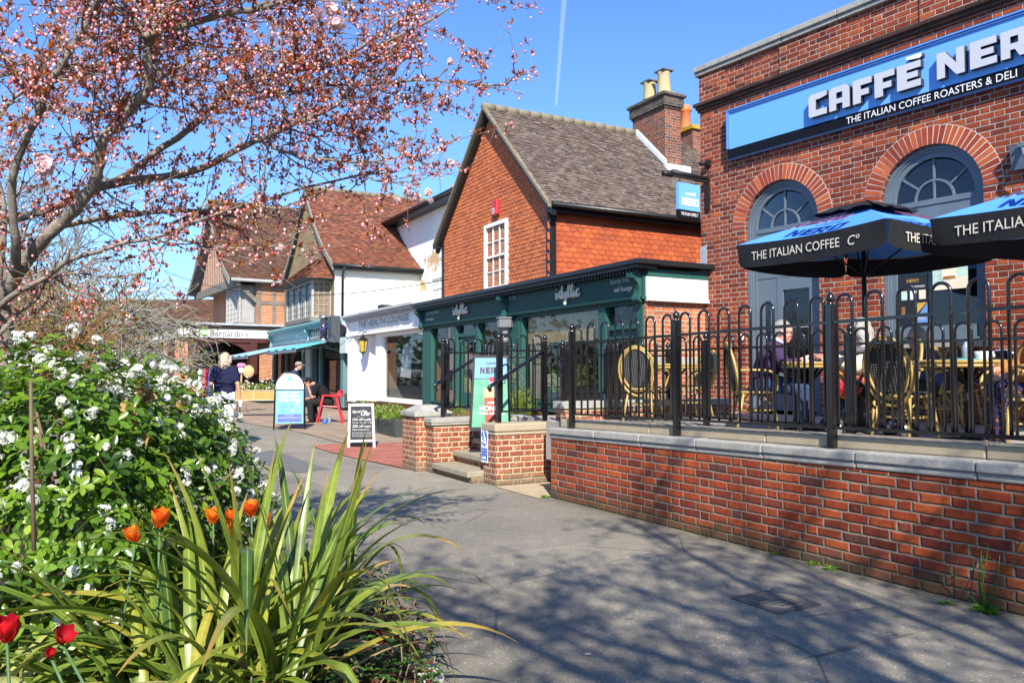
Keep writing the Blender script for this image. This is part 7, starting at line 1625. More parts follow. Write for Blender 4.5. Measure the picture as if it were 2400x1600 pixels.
# the walking frame with its bags
o = at(2030, 870, 7.75); wf_ = thing("walking_frame", "black wheeled walking frame with grey backrest strap beside the railing", "walking frame", (o.x, o.y, TZ), R_(168)); MATI[wf_.name] = Matrix()
m = MB()
for s in (-1, 1): m.tube(smooth_path([(.30, s * .24, .14), (.12, s * .25, .55), (-.10, s * .26, .90), (-.26, s * .26, .92)], 4), .014, 7); m.tube([(-.28, s * .25, .12), (.12, s * .25, .56)], .014, 7)
m.tube([(.0, -.25, .5), (0, .25, .5)], .014, 6); m.build("frame", M_IRON, wf_); m = MB(); m.fb(Fr((0, 0), (1, 0), -1), -.15, .17, -.22, .22, .50, .53); m.build("seat", M_BLACK, wf_); m = MB(); m.tube(smooth_path([(-.05, -.27, .86), (.16, -.18, .84), (.2, 0, .835), (.16, .18, .84), (-.05, .27, .86)], 4), .035, 8, flat=1); m.build("backrest", plain("grey strap", (.12, .12, .135), .7), wf_)
for x, y in ((.30, .24), (.30, -.24), (-.28, .25), (-.28, -.25)):
    m = MB(); m.lathe([(.03, -.02), (.085, -.02), (.1, -.012), (.1, .012), (.085, .02), (.03, .02)], (x, y, .1), 18, (0, 1, 0)); m.build("wheel", M_BLACK, wf_)
    m = MB(); m.lathe([(.02, -.025), (.06, -.022), (.06, .022), (.02, .025)], (x, y, .1), 12, (0, 1, 0)); m.build("hub", M_ALU, wf_)
for s in (-1, 1): m = MB(); m.tube([(-.26, s * .26, .92), (-.38, s * .26, .93)], .019, 8); m.build("handle", M_BLACK, wf_)
m = MB(); m.ball((0, 0, 0), 1, 14, 10); q = at(1985, 893, 7.85); m.v = [(q.x + x * .17, q.y + y * .11, q.z + z * .15 * (1 - .2 * z)) for x, y, z in m.v]; rb = thing("shopping_bag", "shiny red and orange shopping bag hanging on the walking frame", "bag", q); MATI[rb.name] = Matrix.Translation(-q)
def redbag():
    g = G("red foil bag"); p = g.obj(); n = g.noise(p, 16, 5, .7); c = g.mix(g.mapr(g.noise(p, 5, 3), .48, .56), lin((.50, .01, .03)), lin((.75, .20, .01))); g.bump(n, .9, .03); g.fin(c, .2, .6); return g.m
m.build("body", redbag(), rb); m = MB(); m.tube([q + Vector((-.08, 0, .12)), q + Vector((-.02, 0, .24)), q + Vector((.08, 0, .12))], .008, 5); m.build("handle", plain("orange strap", (.70, .18, .01), .5), rb)
m = MB(); q2 = at(1990, 965, 7.95); m.ball((0, 0, 0), 1, 14, 10); m.v = [(q2.x + x * .2, q2.y + y * .13, q2.z + z * .22) for x, y, z in m.v]; tag(m.build("black_bag", plain("black nylon", (.012, .012, .014), .5, .3, 5, .4, bump=.8, bscale=9)), "black nylon bag below the red one on the walking frame", "bag")
# goods outside the corner shop: trough of flowers, hat stand, clothes
o = on_z(598, 972, .14); o = at(598, 870, 24.0); o.z = gz(o.x, 24); L_ = local(Vector((o.x, o.y, 0)), R_(8)); tr_ = thing("flower_trough", "wooden flower trough on thin pale legs outside the corner shop", "planter", o); m = MB(); m.fb(L_, -.75, .75, -.16, .16, o.z + .50, o.z + .78); m.build("trough", plain("honey pine", (.44, .24, .07), .7, .2, 6), tr_)
for a in (-.72, .72):
    for d in (-.14, .14): m = MB(); m.tube([L_.P(a * .98, d, o.z + .5), L_.P(a * 1.06, d * 1.4, o.z)], .015, 5); m.build("leg", plain("pale leg", (.55, .48, .36), .7), tr_)
m = MB(); m.fb(L_, -.78, .78, -.18, -.165, o.z + .78, o.z + .80); m.fb(L_, -.02, .0, -.17, -.165, o.z + .5, o.z + .78); m.fb(L_, -.78, .78, -.18, -.165, o.z + .49, o.z + .51); m.build("trim", MC["pale leg"], tr_)
o = at(566, 870, 26.5); o.z = gz(o.x, 26.5); hs_ = thing("hat_stand", "white display head with pink hat and straw hat on a wooden stand", "hat stand", o); m = MB()
for k in range(3): m.tube([(o.x, o.y, o.z + .95), (o.x + .2 * cos(k * 2.1), o.y + .2 * sin(k * 2.1), o.z)], .02, 5)
m.tube([(o.x, o.y, o.z + .9), (o.x, o.y, o.z + 1.25)], .03, 6); m.build("stand", MC["pine"] if "pine" in MC else M_CANE, hs_); m = MB(); m.ball((o.x, o.y, o.z + 1.42), .13, 10, 8, sc=(.85, 1, 1.2)); m.build("display_head", M_LETTER, hs_); m = MB(); m.lathe([(.15, 1.5), (.15, 1.56), (.12, 1.62), (0, 1.64)], (o.x, o.y, o.z), 12); m.build("pink_hat", plain("pink hat", (.65, .18, .35), .8), hs_); m = MB(); m.ball((o.x + .25, o.y - .05, o.z + 1.35), .22, 12, 6, sc=(.9, .3, 1)); m.build("straw_hat", plain("straw", (.45, .32, .15), .9), hs_)
o = at(498, 870, 25.0); o.z = gz(o.x, 25); ck_ = thing("clothes_rail", "rail of white and coloured clothes outside the corner shop behind the woman", "clothes rail", o)
m = MB(); m.tube([(o.x - .5, o.y, o.z), (o.x - .5, o.y, o.z + 1.5), (o.x + .5, o.y, o.z + 1.5), (o.x + .5, o.y, o.z)], .018, 6); m.build("rail", M_ALU, ck_)
for k, c in enumerate(((.6, .6, .62), (.5, .04, .06), (.05, .08, .3), (.65, .62, .6), (.55, .12, .05), (.1, .12, .3))): m = MB(); m.prism([(o.x - .42 + k * .16, o.y - .2, o.z + .6), (o.x - .30 + k * .16, o.y - .2, o.z + .6), (o.x - .34 + k * .16, o.y - .1, o.z + 1.45), (o.x - .38 + k * .16, o.y - .1, o.z + 1.45)], (.02, .35, 0)); m.build("garment", plain("garment cloth %d" % k, c, .9), ck_)
# ================================================================ plants
def leaf(m, p, d, n, L, Wd, rnd, bend=.15, fold=.18):
    d = d.normalized(); s_ = d.cross(n)
    s_ = s_.normalized() if s_.length > 1e-4 else d.orthogonal().normalized()
    n = s_.cross(d)
    c = p + d * (L * .48) - n * (L * bend * .3); t = p + d * (L * .97) - n * (L * bend)
    l = p + d * (L * .45) + s_ * (Wd / 2) + n * (Wd * fold); r = p + d * (L * .45) - s_ * (Wd / 2) + n * (Wd * fold)
    m.add([p, l, c, r, t], [(0, 2, 1), (0, 3, 2), (2, 4, 1), (2, 3, 4)], rnd=rnd)
def rleaf(m, p, d, n, L, Wd, rnd, bend=.15, fold=.16):
    """obovate leaf: rounded beyond the middle, folded along the midrib"""
    d = d.normalized(); s_ = d.cross(n)
    s_ = s_.normalized() if s_.length > 1e-4 else d.orthogonal().normalized()
    n = s_.cross(d); vs = [p]
    for t, w in ((.30, .62), (.62, 1.0), (.88, .66)):
        c = p + d * (L * t) - n * (L * bend * t * t); vs += [c + s_ * (Wd * w / 2) + n * (Wd * w * fold), c, c - s_ * (Wd * w / 2) + n * (Wd * w * fold)]
    vs.append(p + d * L - n * (L * bend))
    m.add(vs, [(0, 2, 1), (0, 3, 2), (1, 2, 5, 4), (2, 3, 6, 5), (4, 5, 8, 7), (5, 6, 9, 8), (7, 8, 10), (8, 9, 10)], True, rnd)
def rv(): 
    while True:
        v = Vector((U(-1, 1), U(-1, 1), U(-1, 1)))
        if .05 < v.length < 1: return v.normalized()
L_CHOI = leafm("glossy shrub leaf", [(.026, .068, .009), (.055, .125, .012), (.095, .19, .016), (.14, .25, .02), (.20, .31, .03), (.27, .37, .05)], rough=.30, trans=.32, tcol=(1.7, 1.5, .6), coat=.2)
M_FLW = leafm("white petal", [(.66, .68, .62), (.74, .75, .70), (.78, .78, .74), (.60, .64, .44)], rough=.6, trans=.3, tcol=(1, 1, .95))
M_DRY = leafm("dry brown leaf", [(.30, .17, .06), (.42, .26, .10), (.24, .12, .04)], rough=.7, trans=.3, tcol=(1.2, 1, .6))
M_TWIG = plain("brown twig", (.13, .085, .055), .85, .3, 20)
def petal_star(m, c, n, r, rnd, k=5):
    e1 = n.orthogonal().normalized(); e2 = n.cross(e1); a0 = U(0, 6)
    for i in range(k):
        a = a0 + 2 * pi * i / k; d = e1 * cos(a) + e2 * sin(a); s_ = n.cross(d)
        m.add([c, c + d * r * .6 + s_ * r * .34 + n * r * .22, c + d * r + n * r * .12, c + d * r * .6 - s_ * r * .34 + n * r * .22], [(0, 1, 2, 3)], rnd=rnd)
def shrub(name, label, blobs, n_cl, n_fl, lsize, stems=8, dry=()):
    o = Vector((blobs[0][0][0], blobs[0][0][1], .2)); t = thing(name, label, "shrub", o)
    m = MB(); fl = MB(); tot = sum(b[1][0] * b[1][2] for b in blobs)
    def sample(b, k0, k1):
        c, r = b; d = rv()
        if d.dot(Vector((0.25, -1, .35))) < -.45: d = -d
        k = U(k0, k1); return Vector((c[0] + d.x * r[0] * k, c[1] + d.y * r[1] * k, max(.18, c[2] + d.z * r[2] * k))), d
    def inside(p, b0):                               # deep inside another lobe: skip
        for b in blobs:
            if b is b0: continue
            q = Vector(((p.x - b[0][0]) / b[1][0], (p.y - b[0][1]) / b[1][1], (p.z - b[0][2]) / b[1][2]))
            if q.length < .7: return True
        return False
    cnt = 0
    while cnt < n_cl:
        b = rng.choices(blobs, [q[1][0] * q[1][2] for q in blobs])[0]; p, d = sample(b, .62, 1.06)
        lump = .5 + .5 * sin(p.x * 9 + p.z * 7) * sin(p.y * 8 - p.z * 6)
        if inside(p, b) or rng.random() > .55 + .6 * lump: continue
        cnt += 1; ax = (d + Vector((0, 0, .5)) + rv() * .55).normalized(); k = rng.choice((3, 3, 4, 5)); e1 = ax.orthogonal().normalized(); e2 = ax.cross(e1); a0 = U(0, 6); tone = min(1, max(0, rng.gauss(.42 + .25 * (lump - .5), .2)))
        for i in range(k):
            a = a0 + 2 * pi * i / k; dd = (e1 * cos(a) + e2 * sin(a)) + ax * U(.15, .7); L = lsize * U(.7, 1.25)
            rleaf(m, p + rv() * .006, dd, ax, L, L * U(.44, .56), min(1, max(0, tone + U(-.15, .15))), U(.05, .3))
    m.build("foliage", L_CHOI, t)
    cnt = 0
    while cnt < n_fl:
        b = rng.choices(blobs, [q[1][0] * q[1][2] for q in blobs])[0]; p, d = sample(b, .98, 1.12)
        if inside(p, b): continue
        cnt += 1; ax = (d + Vector((0, -.2, .45)) + rv() * .3).normalized(); R = U(.014, .033)
        for i in range(int(R * 780)):
            q = rv(); q = (q + ax * .5).normalized(); petal_star(fl, p + q * R * U(.6, 1.05), (q + rv() * .3).normalized(), U(.0095, .014), rng.random())
    fl.build("flowers", M_FLW, t)
    st_ = MB()
    for i in range(stems):
        b = blobs[i % len(blobs)]; p0 = Vector((b[0][0] + U(-.2, .2), b[0][1] + U(-.2, .2), .15)); p1 = Vector((b[0][0] + U(-.4, .4), b[0][1] + U(-.4, .2), b[0][2] + U(0, .6)))
        st_.tube([p0, p0.lerp(p1, .5) + rv() * .06, p1], [.013, .01, .006], 6)
    st_.build("stems", M_TWIG, t)
    if dry:
        dm = MB()
        for p in dry:
            for i in range(rng.choice((2, 3, 4))): leaf(dm, p + rv() * .02, Vector((U(-.5, .5), U(-.4, .2), -1)), rv(), U(.06, .10), U(.03, .045), rng.random(), .4, .5)
        dm.build("dead_leaves", M_DRY, t)
    return t
BL = [((-2.0, 3.6, .78), (.52, .42, .84)), ((-1.76, 4.0, .70), (.38, .36, .78)), ((-1.78, 4.4, .60), (.40, .40, .80)), ((-1.88, 4.85, .50), (.40, .42, .70)), ((-1.93, 5.3, .38), (.38, .42, .56)), ((-2.35, 4.0, .7), (.5, .6, .9)), ((-2.2, 4.9, .7), (.5, .6, .85))]
shrub("flowering_shrub", "large green shrub covered in white star flowers in the planted bed", BL, 5600, 480, .054, 18,
      [at(330, 890, 3.6), at(300, 930, 3.55), at(318, 955, 3.6), at(350, 910, 3.7), at(420, 940, 4.0), at(360, 1000, 3.6), at(455, 900, 4.2)])
stk = MB(); stk.tube([at(72, 890, 2.9), at(74, 1060, 2.88), at(80, 1290, 2.85)], [.006, .007, .008], 6); tag(stk.build("plant_stake", M_TWIG), "thin bare brown stick standing upright at the left of the flowering shrub", "stick")

# ---------------------------------------------------------------- strap-leaved plants
L_FLAX = leafm("flax leaf", [(.06, .115, .02), (.10, .17, .024), (.145, .215, .028), (.20, .255, .034), (.27, .285, .04), (.36, .31, .05)], rough=.32, trans=.22, vein=True, tcol=(1.5, 1.6, .6), coat=.2)
L_FLAXV = leafm("pale striped flax leaf", [(.30, .33, .10), (.42, .43, .17), (.36, .37, .12)], rough=.35, trans=.25, vein=True, tcol=(1.3, 1.3, .7))
L_FLAXD = leafm("withered flax leaf", [(.34, .22, .10), (.42, .30, .16), (.30, .16, .05)], rough=.6, trans=.25, tcol=(1.2, 1, .6))
def strap(m, p, az, L, e0, droop, Wd, rnd, twist=0, n=14, kink=None):
    h = Vector((cos(az), sin(az), 0)); q = Vector(p); vs = []; uv = []; s0 = Vector((-sin(az), cos(az), 0))
    for i in range(n + 1):
        t = i / n; e = e0 - droop * t ** 1.6
        if kink and t > kink: e -= 1.3 * min(1, (t - kink) * 6)
        d = h * cos(e) + Z * sin(e); nn = s0.cross(d); tw = twist * t
        s_ = s0 * cos(tw) + nn * sin(tw); nn = s_.cross(d)
        w = Wd / 2 * min(1, .45 + t * 1.6) * (1 - max(0, (t - .45) / .55) ** 2.0) + .0008; fold = .55 * (1 - .6 * t)
        vs += [q + s_ * w + nn * w * -fold * -1, q, q - s_ * w + nn * w * fold]; uv += [(0, t), (.5, t), (1, t)]
        q = q + d * (L / n)
    fs = []
    for i in range(n): b = i * 3; fs += [(b, b + 1, b + 4, b + 3), (b + 1, b + 2, b + 5, b + 4)]
    m.add(vs, fs, True, rnd, uv)
def flax(label, c, nl, Lr, spread, mat, dead=10, wr=(.03, .05), az0=None, azw=pi, upright=0):
    t = thing("flax_plant", label, "plant", c); c = Vector(c)
    for k in range(nl):
        az = U(0, 2 * pi) if az0 is None else az0 + U(-azw, azw); e0 = rng.choice((U(.35, .9), U(.5, 1.1), U(.7, 1.25), U(1.05, 1.5))); L = U(*Lr); p = c + Vector((U(-spread, spread), U(-spread, spread), 0)); m = MB()
        strap(m, p, az, L, e0, U(.7, 2.6) * (1.6 - e0 * .65), U(*wr), min(1, max(0, rng.gauss(.42, .25))), U(-.7, .7), kink=U(.45, .8) if rng.random() < .16 else None)
        m.build("leaf", mat, t)
    for k in range(upright): m = MB(); strap(m, c + Vector((U(-spread, spread) * 1.3, U(-.1, .1), 0)), U(0, 2 * pi), U(.8, 1.25), U(1.25, 1.54), U(.05, .55), U(*wr), min(1, max(0, rng.gauss(.5, .2))), U(-.6, .6)); m.build("leaf", mat, t)
    m = MB()
    for k in range(dead): strap(m, c + Vector((U(-spread, spread) * 1.3, U(-spread, spread) * 1.3, 0)), U(0, 2 * pi), U(.25, .6), U(.1, 1.2), U(.8, 1.9), U(.012, .03), rng.random(), U(-1.5, 1.5))
    m.build("withered_leaves", L_FLAXD, t); return t
flax("big clump of arching green flax leaves in front of the white-flowered shrub", (-1.06, 3.35, .16), 92, (.8, 1.4), .20, L_FLAX, 22, wr=(.030, .058), upright=12)
flax("second flax clump leaning over the path edge behind the first", (-1.02, 4.15, .14), 76, (.65, 1.15), .18, L_FLAX, 12, wr=(.026, .046))
flax("third flax clump spreading low and wide to the left of the big one", (-1.32, 3.12, .16), 58, (.7, 1.15), .16, L_FLAX, 14, wr=(.028, .052), az0=2.9, azw=1.3)
flax("pale yellow striped flax clump at the left picture edge", (-1.95, 2.95, .16), 34, (.5, .95), .14, L_FLAXV, 6, wr=(.028, .045))

# ---------------------------------------------------------------- tulips
M_TUR = leafm("red petal", [(.42, .008, .010), (.55, .012, .018), (.34, .006, .02)], rough=.35, trans=.3, tcol=(1.3, .6, .6))
M_TUO = leafm("orange flamed petal", [(.60, .06, .008), (.75, .16, .01), (.85, .30, .02), (.55, .03, .01)], rough=.35, trans=.35, tcol=(1.2, .9, .6))
M_STEM = leafm("tulip green", [(.07, .15, .05), (.10, .20, .08)], rough=.5, trans=.2)
def tulip(label, p, r, mat, tilt=(0, 0), open_=.25, zb=.16):
    p = Vector(p); base = Vector((p.x + tilt[0] * .3, p.y + U(-.03, .05), zb)); t = thing("tulip", label, "flower", base, 0, "tulips in the planted bed")
    ax = (Z + Vector((tilt[0], tilt[1], 0))).normalized(); e1 = ax.orthogonal().normalized(); e2 = ax.cross(e1); m = MB()
    b = p - ax * r
    for i in range(6):
        a = i * pi / 3; d = e1 * cos(a) + e2 * sin(a); s_ = ax.cross(d); k = 1.0 if i % 2 else .9; vs = []
        for j in range(7):
            tt = j / 6; rr = r * k * (sin(min(1, tt * 1.5) * pi / 2) * .82 + open_ * tt * tt * .9 - .25 * max(0, tt - .6)); w = r * .72 * (sin(pi * min(.98, tt * .80 + .13)) ** .8) * (1 - max(0, tt - .8) * 3.5)
            h = 1.9 * r * tt; q = b + ax * h + d * rr
            vs += [q - s_ * w - d * w * .35, q + d * r * .03, q + s_ * w - d * w * .35]
        fs = []
        for j in range(6): o = j * 3; fs += [(o, o + 1, o + 4, o + 3), (o + 1, o + 2, o + 5, o + 4)]
        m.add(vs, fs, True, rng.random())
    m.build("petals", mat, t); m = MB(); m.tube([base, base.lerp(b, .5) + rv() * .015, b + ax * .004], [.006, .005, .005], 7, rnd=.3); m.build("stem", M_STEM, t)
    for a in (U(0, 3), U(3, 6)):
        m = MB(); strap(m, base, a, .26, 1.25, .8, .045, .6, .5, 8); m.build("leaf", M_STEM, t)
tulip("single orange tulip with yellow edges left of the tall flax leaves", at(376, 1212, 3.25), .040, M_TUO, (.1, -.1))
tulip("orange tulip half hidden low behind flax leaves", at(312, 1250, 3.2), .036, M_TUO, (-.3, 0))
for k, (px, py, dd, lab_) in enumerate(((500, 1205, 3.75, "red-orange tulip at the left of the tulip group behind the flax"), (545, 1212, 3.8, "flame orange tulip in the middle of the group behind the flax"), (588, 1190, 3.9, "bright orange tulip at the top of the group behind the flax"), (622, 1218, 3.85, "small orange tulip at the right of the group behind the flax"), (540, 1243, 3.7, "red tulip hanging lowest in the group behind the flax"))):
    tulip(lab_, at(px, py, dd), .040 if k < 3 else .032, M_TUO, (U(-.3, .3), U(-.2, .1)), U(.2, .5))
tulip("large round red tulip at the left picture edge", at(18, 1472, 2.55), .042, M_TUR, (.1, -.1), .1); tulip("dark red tulip with open drooping petals near the left edge", at(150, 1490, 2.6), .028, M_TUR, (.9, -.4), .7); tulip("small wilted red tulip below the drooping one", at(118, 1530, 2.55), .018, M_TUR, (.5, -.8), .1)

# ---------------------------------------------------------------- ground cover and edging
L_GC = leafm("low green leaf", [(.022, .07, .014), (.045, .12, .02), (.075, .17, .03), (.10, .20, .04)], rough=.4, trans=.25)
L_GR = leafm("low reddish leaf", [(.16, .035, .025), (.22, .06, .035), (.12, .04, .026), (.10, .12, .03)], rough=.4, trans=.25, tcol=(1.3, .8, .6))
gcg, gcr, gct = MB(), MB(), MB()
def in_bed(x, y):
    c = False; n = len(BED)
    for i in range(n):
        x1, y1 = BED[i]; x2, y2 = BED[(i + 1) % n]
        if (y1 > y) != (y2 > y) and x < (x2 - x1) * (y - y1) / (y2 - y1) + x1: c = not c
    return c
k = 0
while k < 2600:
    y = U(2.3, 5.2); x = U(-.62 * y - .1, -.02)
    if not in_bed(x - .03, y): continue
    k += 1; z = .15 + abs(rng.gauss(0, .07)) ; p = Vector((x, y, z)); red = rng.random() < (.55 if sin(x * 5 + 1) * sin(y * 4) > 0 else .18); mm = gcr if red else gcg
    for i in range(3):
        a = U(0, 6.3); leaf(mm, p, Vector((cos(a), sin(a), U(.0, .6))), Z, U(.025, .05) , U(.014, .022) if red else U(.02, .032), rng.random(), .2)
    if k % 5 == 0: q = Vector((x + U(-.1, .1), y + U(-.1, .1), .13)); gct.tube([q, q.lerp(p, .6) + rv() * .03, p + Z * U(0, .08)], .0028, 4)
tag(gcg.build("ground_cover", L_GC), "low green leafy ground cover under the flax plants", "ground cover", kind="stuff"); tag(gcr.build("ground_cover", L_GR), "reddish low leaves among the green ground cover", "ground cover", kind="stuff"); tag(gct.build("dry_stems", plain("dry stem", (.24, .17, .10), .9, .3)), "thin dry stems lying through the ground cover", "stems", kind="stuff")
M_ROCK = plain("pale edging rock", (.44, .42, .35), .9, .25, 7, .2, bump=.8, bscale=25, dirt=(.20, .19, .13))
def rock(p, sx, sy, sz, rz, label):
    m = MB(); m.ball((0, 0, 0), 1, 12, 8, sc=(1, 1, 1)); m.v = [(lambda k: (x * sx * k * cos(rz) - y * sy * k * sin(rz) + p[0], x * sx * k * sin(rz) + y * sy * k * cos(rz) + p[1], max(-.02, z * sz * k) + p[2]))((1 + .16 * sin(5 * x + 3 * y + 9 * p[0]) + .1 * sin(7 * z + 4 * x)) / max(.75, (abs(x) ** 3 + abs(y) ** 3 + abs(z) ** 3) ** .33 * 1.05)) for x, y, z in m.v]
    m.sm = [False] * len(m.sm); return tag(bev(m.build("edging_stone", M_ROCK), .01), label, "stone", "edging stones of the planted bed")
rock((-.42, 3.78, .02), .10, .19, .10, .2, "pale rough edging stone at the right end of the planted bed"); rock((-.60, 4.28, .02), .09, .17, .09, .35, "grey edging stone half hidden under hanging flax leaves"); rock((-.88, 4.95, .02), .09, .18, .08, .45, "edging stone behind the flax tips farther along the bed")

# ---------------------------------------------------------------- trees
def bark(name, cols, lent=None):
    if name in MC: return MC[name]
    g = G(name); o = g.obj(); n = g.noise(g.vmul(o, (1, 1, .35)), 30, 5, .7); b = g.noise(o, 4, 4, .6)
    col = g.ramp(n, [(.3, cols[0]), (.6, cols[1]), (.8, cols[2])]); col = g.mix(g.mapr(b, .45, .65, 0, .6), col, lin(cols[1]))
    if lent: col = g.mix(g.mapr(g.noise(g.vmul(o, (1, 1, 6)), 16, 3, .6), .60, .66, 0, .7), col, lin(lent))
    g.bump(n, .6, .01); g.fin(col, .75, .25); MC[name] = g.m; return g.m
B_CHERRY = bark("cherry bark", [(.10, .08, .065), (.23, .195, .16), (.42, .38, .33)], (.46, .38, .30))
L_BUD = leafm("pink bud", [(.48, .09, .11), (.64, .19, .21), (.74, .31, .33), (.78, .45, .46), (.80, .60, .60)], rough=.5, trans=.2, tcol=(1.2, .8, .8))
L_BRZ = leafm("bronze leaf", [(.18, .045, .014), (.28, .075, .018), (.38, .13, .024), (.44, .19, .03), (.32, .06, .024)], rough=.4, trans=.4, tcol=(1.8, 1.0, .5))
L_PET = leafm("pink blossom petal", [(.66, .44, .46), (.74, .56, .57), (.78, .66, .66), (.70, .40, .44)], rough=.6, trans=.35, tcol=(1.1, .9, .9))
M_STALK = leafm("bud stalk", [(.12, .10, .03), (.16, .06, .03)], rough=.6, trans=.1)
cher = thing("cherry_tree", "flowering cherry tree with pink buds and bronze young leaves", "tree", (-2.75, 4.75, .2))
BR_ = [ # traced limbs: picture position, metres ahead; radius at both ends in metres
 ("trunk", [(-22, 1120, 4.7), (-12, 980, 4.7), (-4, 880, 4.7), (-6, 790, 4.7), (-14, 720, 4.7)], .10, .072),
 ("limb", [(-14, 720, 4.7), (10, 690, 4.65), (33, 645, 4.6), (68, 598, 4.55), (112, 553, 4.5), (136, 520, 4.45), (190, 469, 4.4), (224, 415, 4.35), (245, 340, 4.3), (272, 292, 4.3), (326, 238, 4.25), (347, 204, 4.2), (347, 146, 4.15), (347, 88, 4.1), (385, 35, 4.05), (415, -15, 4.0), (440, -60, 3.95)], .045, .018),
 ("limb", [(347, 92, 4.1), (374, 80, 4.1), (442, 51, 4.1), (527, 37, 4.1), (612, 20, 4.1), (663, 3, 4.1), (745, -20, 4.1)], .021, .011),
 ("limb", [(347, 92, 4.1), (330, 70, 4.1), (306, 41, 4.1), (265, 10, 4.05), (225, -15, 4.0)], .021, .014),
 ("limb", [(40, 640, 4.6), (44, 577, 4.4), (30, 520, 4.3), (27, 418, 4.2), (58, 323, 4.1), (88, 265, 4.0), (116, 218, 4.0), (146, 150, 3.95), (170, 99, 3.9), (204, 41, 3.85), (235, -8, 3.8)], .026, .013),
 ("limb", [(-16, 730, 4.75), (-4, 650, 4.9), (4, 590, 5.0), (10, 545, 5.1), (0, 470, 5.2), (-20, 400, 5.2)], .04, .026),
 ("limb", [(-10, 560, 5.1), (0, 520, 5.1), (44, 510, 5.1), (102, 490, 5.1), (163, 473, 5.1), (238, 435, 5.1), (306, 405, 5.1), (374, 354, 5.1), (435, 316, 5.1), (486, 258, 5.1), (537, 218, 5.1), (599, 190, 5.1), (646, 170, 5.1), (707, 163, 5.1), (762, 156, 5.1), (820, 130, 5.1), (900, 72, 5.0), (960, 35, 5.0), (1010, -10, 5.0)], .032, .008),
 ("limb", [(215, 442, 4.5), (260, 432, 4.6), (306, 425, 4.6), (408, 415, 4.7), (476, 395, 4.7), (531, 367, 4.7), (585, 340, 4.8), (629, 316, 4.8), (680, 293, 4.8), (731, 276, 4.8), (800, 235, 4.8), (830, 185, 4.8), (850, 150, 4.8), (885, 119, 4.8), (936, 82, 4.8), (1000, 50, 4.8), (1055, 15, 4.8)], .027, .006),
 ("limb", [(629, 318, 4.8), (640, 345, 4.8), (714, 364, 4.8), (800, 378, 4.8), (860, 381, 4.8), (936, 369, 4.8), (990, 364, 4.8), (1038, 340, 4.8), (1085, 315, 4.8)], .011, .004),
 ("limb", [(537, 220, 5.1), (580, 215, 5.0), (646, 222, 5.0), (714, 208, 5.0), (782, 202, 5.0), (885, 196, 5.0), (977, 190, 5.0), (1055, 190, 5.0), (1123, 196, 5.0), (1184, 194, 5.0), (1208, 180, 5.0), (1236, 170, 5.0)], .012, .004),
 ("limb", [(122, 535, 4.5), (160, 530, 4.8), (204, 520, 4.9), (306, 503, 5.0), (408, 497, 5.0), (476, 495, 5.0), (544, 490, 5.0), (646, 463, 5.0), (714, 437, 5.0), (800, 418, 5.0), (880, 400, 5.0)], .020, .006),
 ("limb", [(391, 535, 5.0), (430, 515, 5.0), (476, 500, 5.0), (595, 510, 5.0), (680, 476, 5.0), (760, 452, 5.0)], .012, .005),
 ("limb", [(-14, 745, 4.7), (3, 723, 4.6), (51, 683, 4.5), (102, 649, 4.5), (163, 611, 4.5), (238, 587, 4.5), (289, 570, 4.5), (340, 560, 4.5), (384, 547, 4.5), (425, 533, 4.5), (500, 508, 4.5), (580, 480, 4.5)], .020, .007),
 ("limb", [(391, 550, 4.5), (459, 570, 4.5), (544, 581, 4.5), (629, 577, 4.5), (680, 560, 4.5)], .008, .004),
 ("limb", [(459, 572, 4.5), (510, 601, 4.5), (561, 621, 4.5), (605, 616, 4.5)], .005, .003),
 ("limb", [(2, 785, 4.6), (14, 771, 4.6), (41, 730, 4.6), (85, 696, 4.6), (109, 655, 4.6), (180, 640, 4.6), (250, 650, 4.6), (330, 640, 4.6)], .015, .005),
 ("limb", [(-30, 250, 4.4), (0, 130, 4.4), (60, 200, 4.4), (110, 225, 4.3)], .012, .006),
 ("limb", [(-30, 330, 4.6), (30, 225, 4.7), (130, 195, 4.8), (230, 160, 4.8), (320, 130, 4.8)], .014, .005),
 ("limb", [(180, -20, 4.4), (240, 60, 4.5), (290, 130, 4.6), (360, 185, 4.7), (440, 150, 4.8), (540, 118, 4.9), (680, 122, 4.9)], .012, .005),
 ("limb", [(830, 382, 4.8), (870, 420, 4.8), (930, 430, 4.8), (975, 445, 4.8)], .005, .003), ("limb", [(885, 196, 5.0), (930, 160, 5.0), (960, 130, 5.0)], .006, .003), ("limb", [(1055, 190, 5.0), (1078, 150, 5.0), (1085, 100, 5.0)], .004, .002), ("limb", [(1123, 196, 5.0), (1134, 150, 5.0), (1140, 125, 5.0)], .004, .002),
 ("limb", [(1040, 195, 5.0), (1050, 230, 5.0), (1048, 255, 5.0)], .004, .002), ("limb", [(1100, -20, 4.6), (1175, 5, 4.6), (1205, 12, 4.6)], .004, .002), ("limb", [(860, 381, 4.8), (840, 330, 4.8), (835, 300, 4.8)], .005, .003), ("limb", [(980, 190, 5.0), (960, 230, 5.0), (900, 260, 5.0), (850, 300, 5.0)], .005, .003), ("limb", [(544, 490, 5.0), (600, 530, 5.0), (640, 555, 5.0)], .005, .003),
]
rng.seed(5)
lm, tw, buds, brz, stk_ = MB(), MB(), MB(), MB(), MB()
nodes = []
